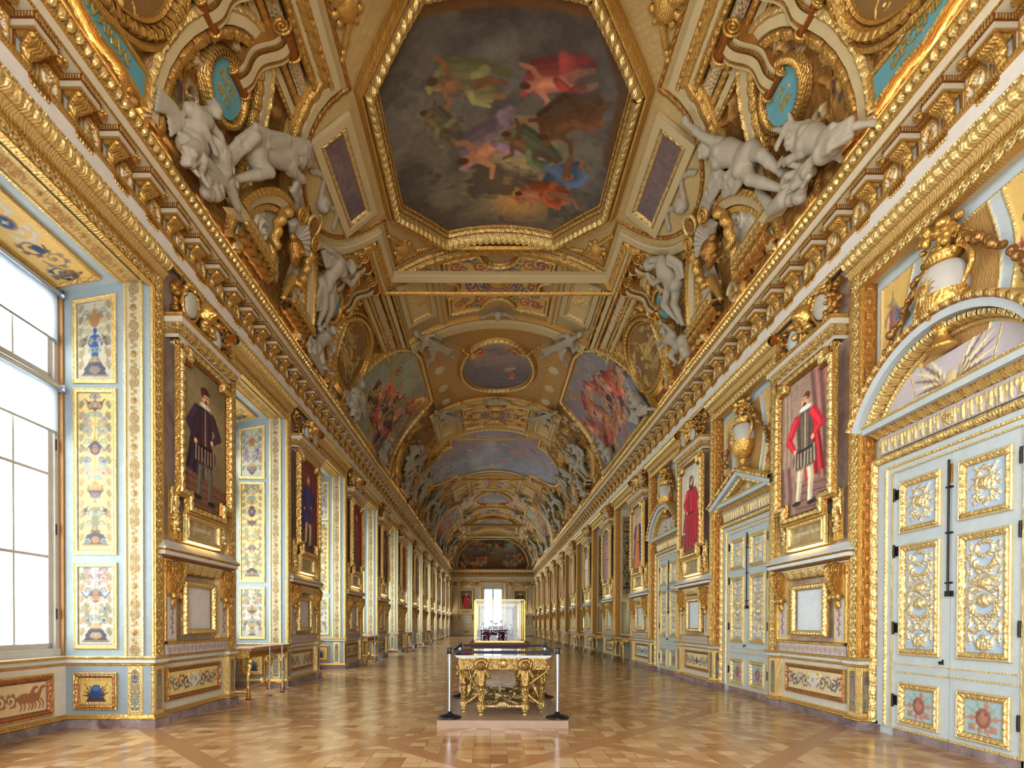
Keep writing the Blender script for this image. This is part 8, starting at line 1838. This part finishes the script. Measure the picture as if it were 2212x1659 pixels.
# ---- winged heads, draped masks and painted corners
for q in (-1, 1):
    sn = WHERE[q]; s0 = q * 4.08; t = vthing('draped_mask', s0, OCT, label='grey stucco mask with drapery in the lobe of the octagon, %s' % sn, cat='mask'); org = np.array(t.location)
    pr = [('e', (0, .12, 0), (.13, .12, .15)), ('e', (q * .02, .23, 0), (.04, .04, .03)), ('e', (-q * .05, .14, .10), (.06, .06, .06)), ('e', (-q * .05, .14, -.10), (.06, .06, .06)), ('e', (-q * .10, .13, 0), (.08, .08, .14))] + [('c', (q * (-.05 - .22 * math.sin(u * PI)), .07, d * (.12 + .6 * u) + .03 * j), (q * (-.05 - .22 * math.sin((u + .2) * PI)), .07, d * (.12 + .6 * (u + .2)) + .03 * j), .035, .03) for u in (0, .2, .4, .6, .8) for d in (-1, 1) for j in (-1, 1)]
    V, F = sculpt(pr, res=.02, k=.02); V[:, 1] *= -1; m = MB(); m.add(V, F, smooth=True, col=STUCCO, g=0); vbuild(m, 'face_and_drapery', s0, OCT, t, at=org)
    m = MB(); an = np.linspace(0, 4.4 * PI, 50); rr = .24 * (1 - an / 5 / PI); m.tube(np.stack([q * .42 + rr * np.cos(an), np.full(50, -.2), rr * np.sin(an)], -1), .035, 8, col=GOLD2, g=.9); m.tube([(q * .42, -.05, 0), (q * .42, -.24, 0)], .12, 12, col=GOLDD, g=.9); vbuild(m, 'volute', s0, OCT, t, at=org); both(t)
for y0, nm in ((16.75, 'first'), (23.1, 'second')):
    t = vthing('winged_head', 0, y0, label='grey stucco winged head at the crown of the %s cross rib' % nm, cat='sculpture'); org = np.array(t.location)
    pr = [('e', (0, .26, 0), (.13, .12, .14)), ('e', (0, .36, .02), (.03, .03, .03))] + [('e', (.10 * math.cos(a), .26, -.08 + .06 * math.sin(a)), (.05,) * 3) for a in np.arange(8) * .8] + [('c', (d * (.12 + .09 * k), .22, -.06 + .015 * k * k), (d * (.2 + .1 * k), .22, .10), .05, .025) for d in (-1, 1) for k in range(5)]
    V, F = sculpt(pr, res=.02, k=.02); V[:, 1] *= -1; m = MB(); m.add(V, F, smooth=True, col=STUCCO, g=0); vbuild(m, 'head_and_wings', 0, y0, t, at=org); both(t)
def corner_scene(R):
    wash(R, [(.46, .33, .14), (.58, .43, .20), (.40, .30, .18)], amp=.4, f=2, seed=3); rs = random.Random(6)
    for k in range(40): R.leaf(rs.uniform(R.x0, R.x0 + R.w), rs.uniform(R.y0, R.y0 + R.h), rs.uniform(0, 6), .22, .11, n=3, h=.004, col=rs.choice([(.26, .30, .24), (.34, .26, .28), (.40, .38, .22)]), g=0)
    for k in range(26): pblob(R, rs.uniform(R.x0, 0), rs.uniform(R.y0, R.y0 + R.h), rs.uniform(.04, .09), rs.uniform(.04, .08), rs.choice([(.62, .22, .18), (.74, .52, .20), (.50, .24, .34), (.66, .62, .3)]), (.8, .66, .4))
    c = (.66, .47, .18); pblob(R, .12, .0, .26, .20, c, tone(c, 1.25)); pstroke(R, [(.2, .1), (.32, .3), (.28, .46)], .10, .06, c, tone(c, 1.2)); pblob(R, .25, .5, .10, .06, c, tone(c, 1.2)); pstroke(R, [(0, -.1), (-.1, -.4)], .06, .035, c); pstroke(R, [(.25, -.1), (.3, -.42)], .06, .035, tone(c, .8))
for q in (-1, 1):
    P = [(q * a, b) for a, b in ((.62, -.05), (.55, .75), (.2, .55), (-.35, .32), (-.8, .1), (-1.0, -.15), (-.5, -.2), (0, -.12))]
    t = cpaint('painted_spandrel', q * 5.75, 6.72, P, corner_scene, lambda m, pts: m.mould(ccw(pts), [(0, .08), (0, .1), (-.02, .1), (-.02, .02)], closed=True, col=GOLDD, g=.8), .016, .07, label='painted corner with fruit, leaves and an ochre animal beside the month cartouche, %s' % WHERE[q], cat='painting')
# ------------------------------------------------------------------ far wall and furniture
PI2 = PI / 2
m = MB()
def run_x(mb, z, prof, x0=XL + .1, x1=XR - .1, **kw): mb.mould([(x0, 0), (x1, 0)], [(z_, o) for z_, o in prof], **kw)
for pr, kw in (([(6.33, .0), (6.34, .03), (6.41, .05)], dict(col=GOLD, g=.9)), ([(6.41, .05), (6.41, .035), (6.62, .035)], dict(col=(.87, .84, .79), g=0)), ([(6.62, .035), (6.63, .07), (6.66, .075), (6.665, .0)], dict(col=GOLD, g=.9)), ([(6.665, .02), (7.1, .02)], dict(col=(.80, .70, .48), g=.2)), ([(7.1, .02), (7.1, .42), (7.18, .44)], dict(col=GOLDD, g=.7)), ([(7.18, .44), (7.36, .46)], dict(col=(.86, .80, .68), g=0)), ([(7.36, .46), (7.44, .52), (7.5, .5), (7.51, 0)], dict(col=GOLD, g=.9))):
    run_x(m, 0, pr, **kw)
for k in range(20): x = XL + .4 + k * (XR - XL - .8) / 19; m.box(x - .09, x + .09, -.4, -.02, 6.8, 7.1, col=GOLDD, g=.9)
m.build('trim_9', loc=(0, END, 0), kind='structure')
m = MB(); m.box(XL - .1, XR + .1, -.06, 0, 0, .12, mat='plinth_marble')
for a, b in ((XL, XC - 1.3), (XC + 1.4, XR)):
    m.box(a, b, -.05, 0, .12, .95, col=(.84, .80, .70), g=0); m.box(a, b, -.08, 0, .90, .95, col=GOLD2, g=.8); m.box(a, b, -.02, 0, .95, 6.35, col=(.90, .82, .66), g=0)
m.build('baseboard_far', loc=(0, END, 0), kind='structure')
for i, (x, od) in enumerate(((-3.95, 'far left'), (-1.5, 'left of the window'), (2.17, 'right of the window'), (4.5, 'far right'))):
    t = empty('fluted_pilaster', (x, END - .02, 0), 0, label='grey fluted pilaster with gilded capital, %s on the end wall' % od, cat='pilaster', group='end wall pilasters'); m = MB(); w = .30; u = np.linspace(-w, w, 57); P = np.stack([np.broadcast_to(u, (2, 57)), np.broadcast_to(-.10 + .025 * np.abs(np.sin(u / w * PI * 3.5)) * (np.abs(u) < w * .95), (2, 57)), np.broadcast_to(np.array([[1.3], [5.65]]), (2, 57))], -1); m.grid(P, col=(.82, .76, .66), g=0)
    for s in (-1, 1): m.box(s * w, s * (w + .01), -.10, 0, .95, 5.65, col=(.78, .68, .46), g=.4)
    part(t, m, 'shaft'); m = MB(); m.box(-w - .05, w + .05, -.15, 0, .95, 1.15, col=(.84, .80, .70), g=0); m.box(-w - .02, w + .02, -.13, 0, 1.15, 1.3, col=GOLD2, g=.7); part(t, m, 'base')
    V, F = sculpt(cl(26, -.3, .3, -.14, -.04, 5.68, 6.1, .05, .09, 3 + i) + [('e', (s * .30, -.14, 6.08), (.09, .08, .09)) for s in (-1, 1)], res=.03, k=.03); m = MB(); m.add(V, F, smooth=True, col=GOLD, g=1); m.box(-.38, .38, -.18, 0, 6.14, 6.33, col=GOLD2, g=.8); part(t, m, 'capital')
for s, od in ((-1, 'left'), (1, 'right')):
    x = -2.72 if s < 0 else 3.33
    t = empty('portrait_painting', (x, END - .05, 0), 0, label='gilt-framed portrait of a man in %s on the %s of the end wall' % ('black and red' if s < 0 else 'dark robes', od), cat='painting', group='end wall portraits')
    R = Relief(1.24, 2.0, .03, y0=0); portrait(R, dict(bg=(.42, .34, .26), floor=(.3, .22, .2), cloak=(.12, .10, .14), coat=(.62, .14, .14) if s < 0 else (.3, .2, .2), hose=(.2, .2, .2), robe=True, hair=(.3, .22, .18), ruff=(.85, .82, .78), seed=3, table=(.6, .5, .42))); m = MB(); m.relief(R, oz=3.1, oy=.03); part(t, m, 'canvas')
    m = MB(); frame(m, -.78, 2.95, .78, 5.26, [(0, 0), (0, .1), (.03, .13), (.12, .12), (.16, .03)], tile=TL['leaf'], amp=.02, res=.03, col=GOLDD, g=.9, gcol=GOLD2); part(t, m, 'picture_frame')
    V, F = sculpt(cl(30, -.7, .7, -.12, -.03, 5.55, 6.2, .06, .11, 9 + s), res=.035, k=.03); m = MB(); m.add(V, F, smooth=True, col=GOLD, g=.9); m.build('crest_trophy', loc=(x, END - .05, 0), label='gilded trophy above the %s portrait of the end wall' % od, cat='trophy')
    t = empty('wall_bracket_shelf', (x, END - .05, 0), 0, label='cream shelf and blank framed panel under the %s portrait of the end wall' % od, cat='shelf'); m = MB(); m.box(-.85, .85, -.22, 0, 2.42, 2.55, col=(.84, .80, .72), g=0); part(t, m, 'shelf'); m = MB(); m.box(-.62, .62, -.03, 0, 1.2, 2.3, col=(.88, .86, .80), g=0); frame(m, -.5, 1.3, .5, 2.15, [(0, .03), (.02, .06), (.06, .05), (.08, .03)], col=GOLD2, g=.9); part(t, m, 'framed_panel')
    m = MB(); [m.tube([(q * .74, -.18, 2.40), (q * .74, -.16, 2.2), (q * .74, -.06, 1.9)], [.07, .06, .03], 8, col=GOLDD, g=.9) for q in (-1, 1)]; part(t, m, 'bracket')
    m = MB(); m.box(-.4, .4, -.04, 0, 2.66, 2.88, mat='slate'); frame(m, -.48, 2.6, .48, 2.93, [(0, 0), (0, .05), (.06, .05), (.08, .02)], col=GOLD2, g=.9); m.build('name_plaque', loc=(x, END - .05, 0), label='slate name plaque under the %s portrait of the end wall' % od, cat='plaque')
    m = MB(); frame(m, -.55, .25, .55, .78, [(0, 0), (0, .03), (.04, .03), (.05, 0)], col=GOLD2, g=.9); m.box(-.3, .3, -.01, 0, .38, .65, col=(.72, .52, .40), g=0); m.build('dado_painting', loc=(x, END - .05, 0), label='framed dado panel at the foot of the end wall, %s side' % od, cat='panel')
t = empty('window', (XC + .05, END, 0), 0); t.name = 'window_%d' % (len(OPEN) + 1); t['kind'] = 'structure'; a = 1.05; kw = dict(mat='window_wood'); m = MB(); [m.box(s * a, s * (a - .10), .1, .2, .9, 5.5, **kw) for s in (-1, 1)]; m.box(-a, a, .1, .2, 5.28, 5.6, **kw); m.box(-a, a, .1, .2, .9, 1.0, **kw); m.box(-.09, .09, .1, .2, .9, 5.3, **kw); [m.box(-a, a, .13, .17, z - .04, z + .04, **kw) for z in (1.9, 3.0, 4.1)]; m.box(-a - .1, a + .1, .0, .3, 0, .92, col=CREAM, g=0); part(t, m, 'window_frame'); m = MB(); m.box(-a, a, .15, .155, 1, 5.3, mat='clear_glass'); part(t, m, 'glass')
m = MB(); m.mould([(-a - .28, .95), (-a - .28, 6.0), (a + .28, 6.0), (a + .28, .95)], [(0, 0), (0, .1), (-.05, .14), (-.18, .08), (-.2, .0)], flip=-1, col=GOLD2, g=.9) ; m.box(-a - .1, a + .1, -.02, .1, 5.55, 5.95, col=(.82, .78, .70), g=0); part(t, m, 'gilt_surround')
# ---- platform, table, barriers
t = MB(); t.box(-.71, 1.04, 7.07, 9.62, 0, .10, mat='platform_wood'); t = t.build('display_platform', label='low pinkish wooden platform under the gilded table in the middle of the gallery', cat='platform')
PX, PY = .18, 8.42
t = empty('carved_table', (PX, PY, .10), 0, label='ornate carved gilt table with glass-covered top behind belt barriers', cat='table')
m = MB(); m.box(-.66, .66, -.98, .98, .815, .835, mat='black_glass'); m.box(-.68, .68, -1.0, 1.0, .835, .846, mat='black_glass'); part(t, m, 'glass_top')
m = MB(); m.box(-.63, .63, -.93, .93, .795, .815, col=GOLD2, g=1); part(t, m, 'top_moulding')
AG = (.60, .48, .27)
def apron(w, rot, loc):
    R = Relief(w, .16, .008, y0=-.16, col=AG, g=1); kw = dict(col=(.80, .68, .44), g=1); n = int(w / .5)
    for s in (1, -1): 
        for k in range(max(2, int(w / .16))): R.acanthus(s * (.10 + .075 * k), -.08 - .03 * (k % 2), 0 if s > 0 else PI, .04, s * (1 if k % 2 else -1), w=.009, h=.02, **kw)
    R.blob(0, -.07, .07, .065, h=.03, **kw); R.blob(0, -.07, .05, .045, h=.02, base=.02, **kw); m = MB(); m.relief(R, oy=.0); return part(t, m, 'apron', loc, rot)
apron(1.22, 0, (0, -.90, .80)); apron(1.22, PI, (0, .90, .80)); apron(1.8, -PI2, (-.61, 0, .80)); apron(1.8, PI2, (.61, 0, .80))
def tleg(big):
    k = 1 if big else .85
    pr = [('e', (0, -.02, .70), (.075 * k, .07, .07)), ('e', (0, -.085, .69), (.022, .03, .022)), ('e', (-.03, -.07, .715), (.018,) * 3), ('e', (.03, -.07, .715), (.018,) * 3), ('e', (0, -.07, .655), (.032, .025, .02))] + [('e', (.085 * k * math.cos(a), -.02, .71 + .07 * math.sin(a)), (.03, .035, .03)) for a in np.linspace(-.6, PI + .6, 10)]
    pr += [('c', (-.07, -.02, .62), (-.10, -.03, .56), .025, .02), ('c', (.07, -.02, .62), (.10, -.03, .56), .025, .02), ('e', (-.105, -.03, .545), (.03,) * 3), ('e', (.105, -.03, .545), (.03,) * 3)]
    pr += [('c', (0, 0, .64), (0, 0, .44), .055 * k, .06 * k), ('c', (-.045, -.03, .60), (-.03, -.045, .46), .02, .024), ('c', (.045, -.03, .60), (.03, -.045, .46), .02, .024), ('e', (0, -.01, .43), (.075 * k, .07, .03)), ('c', (0, 0, .42), (0, 0, .16), .06 * k, .038 * k)] + [('e', (0, -.055 * k + .03 * u, .40 - .24 * u), (.016, .016, .022)) for u in np.linspace(0, 1, 6)] + [('e', (s * (.045 - .02 * u), -.03, .40 - .24 * u), (.014, .014, .03)) for u in np.linspace(0, 1, 5) for s in (-1, 1)]
    V, F = sculpt(pr, res=.0115, k=.012); m = MB(); m.add(V, F, smooth=True, col=AG, g=1)
    m.lathe([(.03, .0), (.025, .015), (.045, .05), (.03, .07), (.06, .085), (.062, .13), (.05, .15), (.07, .17), (.04, .19)], n=8, col=(.76, .64, .40), g=1, smooth=False); return m
LA, LB_ = tleg(1), tleg(0)
legs = [(-.31, -.97, 0, 1), (.31, -.97, 0, 1), (-.56, -.70, -.7, 0), (.56, -.70, .7, 0), (-.31, .97, PI, 1), (.31, .97, PI, 1), (-.56, .70, PI + .7, 0), (.56, .70, PI - .7, 0)]
la = LA.build('leg', t); lb = LB_.build('leg', t); first = {1: la, 0: lb}
for i, (x, y, r, b) in enumerate(legs):
    o = first[b] if first[b] is not None and i in (0, 2) else first[b].copy()
    if i not in (0, 2): COL.objects.link(o)
    o.parent = t; o.location = (x, y * .93, 0); o.rotation_euler = (0, 0, r)
rs = random.Random(8); pr = []
for s in (-1, 1):
    for s2 in (-1, 1): pr += [('c', (s * .52, s2 * .68, .14), (s * .3, s2 * .45, .17), .032, .03), ('c', (s * .3, s2 * .45, .17), (0, 0, .14), .03, .05), ('c', (s * .31, s2 * .9, .12), (s * .1, s2 * .75, .17), .03, .028), ('c', (s * .1, s2 * .75, .17), (0, s2 * .3, .15), .028, .04), ('e', (s * .3, s2 * .45, .19), (.05,) * 3)]
pr += [('e', (rs.uniform(-.28, .28), rs.uniform(-.5, .5), rs.uniform(.12, .24)), (rs.uniform(.03, .05),) * 3) for _ in range(40)] + [('c', (-.3, -.9, .12), (.3, -.9, .12), .03, .03), ('c', (-.3, .9, .12), (.3, .9, .12), .03, .03), ('e', (0, -.9, .15), (.08, .04, .05))]
V, F = sculpt(pr, res=.014, k=.02); m = MB(); m.add(V, F, smooth=True, col=(.66, .56, .38), g=1); part(t, m, 'stretcher')
for s in (-1, 1):
    for s2 in (-1, 1):
        q = np.linspace(0, 1, 26); m = MB(); m.tube(np.stack([s * (.58 - .12 * np.sin(q * PI)), s2 * (.62 - .30 * q), .16 + .56 * q], -1), .028 - .010 * q + .006 * np.sin(q * 24), 8, col=(.80, .66, .38), g=1); m.tube(np.stack([s * (.50 - .16 * np.sin(q * PI * 1.5)), s2 * (.78 - .05 * q), .16 + .52 * q], -1), .018, 7, col=GOLD, g=1); part(t, m, 'scroll_brace')
def post():
    t = empty('barrier_post'); m = MB(); m.lathe([(0, 0), (.16, 0), (.165, .012), (.15, .026), (.08, .045), (.035, .06), (.033, .09), (0, .09)], n=28, mat='black_plastic'); part(t, m, 'base'); m = MB(); m.lathe([(.026, .08), (.026, .88)], n=20, mat='bright_metal'); part(t, m, 'pole')
    m = MB(); m.lathe([(.0, .955), (.036, .955), (.040, .945), (.040, .885), (.034, .875), (.026, .875)], n=16, mat='black_plastic'); m.box(-.052, .052, -.022, .022, .89, .94, mat='black_plastic'); part(t, m, 'belt_head'); return t
PO = post(); pts_ = {}
for (x, y, nm) in ((-.56, 7.28, 'near left'), (.92, 7.28, 'near right'), (-.53, 9.3, 'rear left'), (.95, 9.3, 'rear right')):
    p = dup(PO, (x, y, .10), 0); tag(p, 'silver barrier post with black base at the %s corner of the platform' % nm, 'barrier post', 'barrier posts')
trash(PO)
for a, b, nm in (((-.56, 7.28), (.92, 7.28), 'front'), ((-.53, 9.3), (.95, 9.3), 'back'), ((-.56, 7.28), (-.53, 9.3), 'left side'), ((.92, 7.28), (.95, 9.3), 'right side')):
    q = np.linspace(0, 1, 17); A, B = np.array(a), np.array(b); d = (B - A) / np.linalg.norm(B - A); A = A + d * .05; B = B - d * .05; c = (A + B) / 2; P = A[None] * (1 - q)[:, None] + B[None] * q[:, None]; sag = -.022 * np.sin(q * PI)
    m = MB(); V = [];  n = np.array([-d[1], d[0]]) * .006
    for sg, hz in ((-1, -.019), (1, -.019), (1, .019), (-1, .019), (-1, -.019)): V.append(np.stack([P[:, 0] - c[0] + n[0] * sg, P[:, 1] - c[1] + n[1] * sg, sag + hz], -1))
    m.grid(np.array(V), mat='belt_fabric', smooth=False); m.build('barrier_belt', loc=(c[0], c[1], 1.012), label='dark blue belt across the %s of the barrier round the table' % nm, cat='barrier belt', group='barrier belts')
# ---- long display case with silver on velvet
CX, CY0, CY1, Z0, Z1 = .345, 20.2, 25.4, .70, 2.32; W_ = .97
t = empty('display_case', (CX, (CY0 + CY1) / 2, 0), 0, label='long brass-framed glass display case on a brown wooden base behind the table', cat='display case'); hl = (CY1 - CY0) / 2
m = MB(); m.box(-W_ - .1, W_ + .1, -hl - .1, hl + .1, 0, .60, mat='rust_wood'); m.box(-W_ - .18, W_ + .18, -hl - .15, hl + .15, .60, .68, mat='rust_wood'); part(t, m, 'wooden_base')
m = MB()
for s in (-1, 1):
    for y in np.linspace(-hl, hl, 5): m.box(s * W_, s * (W_ - .045), y - .022, y + .022, Z0, Z1, mat='brass')
    m.box(s * W_, s * (W_ - .045), -hl, hl, Z1 - .04, Z1, mat='brass'); m.box(s * W_, s * (W_ - .05), -hl, hl, Z0 - .02, Z0 + .05, mat='brass'); m.box(-W_, W_, s * hl - .022, s * hl + .022, Z1 - .04, Z1, mat='brass'); m.box(-W_, W_, s * hl - .022, s * hl + .022, Z0 - .02, Z0 + .05, mat='brass')
part(t, m, 'brass_frame'); m = MB(); m.box(-W_ + .05, W_ - .05, -hl + .03, hl - .03, Z0 - .02, Z0 + .02, mat='velvet'); part(t, m, 'velvet_floor')
m = MB()
for s in (-1, 1): m.poly([(s * (W_ - .02), -hl, Z0), (s * (W_ - .02), hl, Z0), (s * (W_ - .02), hl, Z1), (s * (W_ - .02), -hl, Z1)], mat='clear_glass'); m.poly([(-W_, s * hl, Z0), (W_, s * hl, Z0), (W_, s * hl, Z1), (-W_, s * hl, Z1)], mat='clear_glass')
m.poly([(-W_, -hl, Z1), (W_, -hl, Z1), (W_, hl, Z1), (-W_, hl, Z1)], mat='clear_glass'); part(t, m, 'glass')
for x, y, w, h, d, nm in ((-.1, 21.3, .95, .30, .5, 'low front'), (.62, 21.3, .42, .30, .5, 'low right'), (.12, 21.9, .62, .58, .5, 'tall middle'), (-.42, 23.2, .5, .4, .6, 'rear left'), (.6, 23.4, .6, .4, .6, 'rear right')):
    m = MB(); m.box(-w / 2, w / 2, -d / 2, d / 2, 0, h, mat='velvet'); m.build('velvet_block', loc=(x + .1, y, Z0 + .021), label='burgundy velvet block, %s in the long display case' % nm, cat='stand', group='velvet blocks in the display case')
PROF = {'goblet': [(0, 0), (.06, 0), (.05, .015), (.013, .03), (.013, .12), (.055, .16), (.07, .23), (.062, .24), (.05, .22), (0, .18)], 'ewer': [(0, 0), (.05, 0), (.02, .03), (.07, .11), (.075, .16), (.03, .24), (.025, .30), (.04, .34), (0, .33)], 'candlestick': [(0, 0), (.07, 0), (.06, .02), (.015, .05), (.02, .12), (.012, .2), (.03, .24), (.03, .26), (0, .26)], 'bowl': [(0, 0), (.05, 0), (.02, .03), (.02, .05), (.10, .09), (.14, .14), (.13, .14), (.09, .10), (0, .07)]}
protos = {}
for k, pf in PROF.items():
    m = MB(); m.lathe(pf, n=18, mat='silver')
    if k == 'ewer': m.tube([(.03, 0, .31), (.10, 0, .27), (.07, 0, .15)], .008, 6, mat='silver')
    protos[k] = m.build(k)
top = Z0 + .0215
spots = [('goblet', -.28, 20.75, top, 'front row, left'), ('ewer', .30, 20.8, top, 'front row, middle'), ('goblet', .62, 20.75, top, 'front row, right'), ('bowl', -.42, 20.7, top, 'front left corner'), ('candlestick', .98, 20.9, top, 'front right corner'), ('ewer', -.30, 21.25, Z0 + .325, 'on the low front block, left'), ('candlestick', .0, 21.2, Z0 + .325, 'on the low front block, middle'), ('bowl', .25, 21.25, Z0 + .325, 'on the low front block, right'), ('goblet', .66, 21.25, Z0 + .325, 'on the low right block'), ('ewer', .82, 21.3, Z0 + .325, 'on the low right block, outer end'), ('goblet', .02, 21.9, Z0 + .605, 'on the tall block, left'), ('goblet', .42, 21.9, Z0 + .605, 'on the tall block, right'), ('bowl', .22, 21.9, Z0 + .605, 'on the tall block, middle'), ('ewer', -.40, 23.2, Z0 + .425, 'on the rear left block'), ('candlestick', -.2, 23.1, Z0 + .425, 'on the rear left block, inner end'), ('ewer', .62, 23.4, Z0 + .425, 'on the rear right block'), ('candlestick', .85, 23.3, Z0 + .425, 'on the rear right block, outer end')]
for k, x, y, z, nm in spots: p = dup(protos[k], (x, y, z), 0); tag(p, 'silver %s %s in the display case' % (k, nm), k, 'silver in the display case')
for o in protos.values(): trash(o)
m = MB(); a = np.linspace(0, 2 * PI, 33); m.tube(np.stack([.13 * np.cos(a), 0 * a, .16 + .15 * np.sin(a)], -1), .022, 8, caps=False, mat='silver'); m.lathe([(0, -.005), (.12, -.005), (.12, .005), (0, .005)], (0, 0, .16), n=24, ax=1, mat='black_glass'); m.build('oval_mirror', loc=(.20, 21.60, Z0 + .325), label='oval dark mirror in a silver frame before the tall velvet block', cat='mirror')
m = MB(); m.box(-.16, .16, -.03, 0, 0, .14, mat='exit_green'); m.tube([(0, -.015, .14), (0, -.015, .3)], .01, 6, mat='iron'); m.build('exit_sign', loc=(XR - .04, 51.6, 2.98), rot=RR, label='small green exit sign far along the door wall', cat='sign')
for q, i in enumerate((1, 3, 5, 7, 9)):
    t = empty('barrier_rail', (XL + .24, OPEN[i], 0), 0, label='thin metal barrier rail before the console table in the %s window recess' % ordn(i), cat='barrier rail', group='thin barrier rails'); m = MB(); m.tube([(0, -.95, .95), (0, .95, .95)], .008, 6, mat='bright_metal'); part(t, m, 'bar')
    for s in (-1, 1): m = MB(); m.tube([(0, s * .3, 0), (0, s * .3, .96)], .009, 6, mat='bright_metal'); m.lathe([(0, 0), (.06, 0), (.05, .01), (.01, .02)], (0, s * .3, 0), 12, mat='black_plastic'); part(t, m, 'post')
# ------------------------------------------------------------------ light
sc = bpy.context.scene
w = bpy.data.worlds.new('world'); sc.world = w; w.use_nodes = True
bg = w.node_tree.nodes['Background']; bg.inputs['Color'].default_value = (.93, .96, 1, 1); bg.inputs['Strength'].default_value = 8.2
CL = 40
def area(name, loc, rot, sx, sy, power, col=(1, 1, 1), spread=PI):
    l = bpy.data.lights.new(name, 'AREA'); l.shape = 'RECTANGLE'; l.size = sx; l.size_y = sy; l.energy = power; l.color = col; l.spread = spread
    o = bpy.data.objects.new(name, l); COL.objects.link(o); o.location = loc; o.rotation_euler = rot; return o
def portal(loc, rot, sx, sy):
    o = area('sky_portal', loc, rot, sx, sy, 1); o.data.cycles.is_portal = True
for y in OPENX: portal((XL - REVEAL - .30, y, 3.35), (0, -PI / 2, 0), 4.8, 2.3)
portal((XC, START - .35, 3.1), (PI / 2, 0, 0), 4.4, 6.2); portal((XC, END + .45, 3.3), (-PI / 2, 0, 0), 2.1, 5.0)
for side, X, rz in ((1, XL, 0), (-1, XR, 0)):            # added fill lights, hidden above the cornices, to brighten the vault
    for k in range(6): area('cornice_fill_light', (X + side * .14, 2.5 + 10 * k, 7.56), (0, PI - side * .85, 0), .08, 9.4, CL, (1, .88, .70))
for i in range(12):                                    # picture lamps on the bracket shelves
    for side, X in ((1, XL), (-1, XR)): area('shelf_lamp', (X + side * .06, PIERS[i + 2], 2.50), (0, PI - side * .35 * -1, 0), .03, .9, 9, (1, .74, .38))
sc.view_settings.view_transform = 'Standard'; sc.view_settings.look = 'None'; sc.view_settings.gamma = 1; sc.view_settings.exposure = 0.68
sc.cycles.use_denoising = True
sc.cycles.max_bounces = 6; sc.cycles.diffuse_bounces = 4; sc.cycles.glossy_bounces = 3; sc.cycles.transparent_max_bounces = 12; sc.cycles.transmission_bounces = 4
sc.cycles.caustics_reflective = False; sc.cycles.caustics_refractive = False
sc.cycles.sample_clamp_indirect = 6
sc.cycles.use_adaptive_sampling = True; sc.cycles.adaptive_threshold = .06
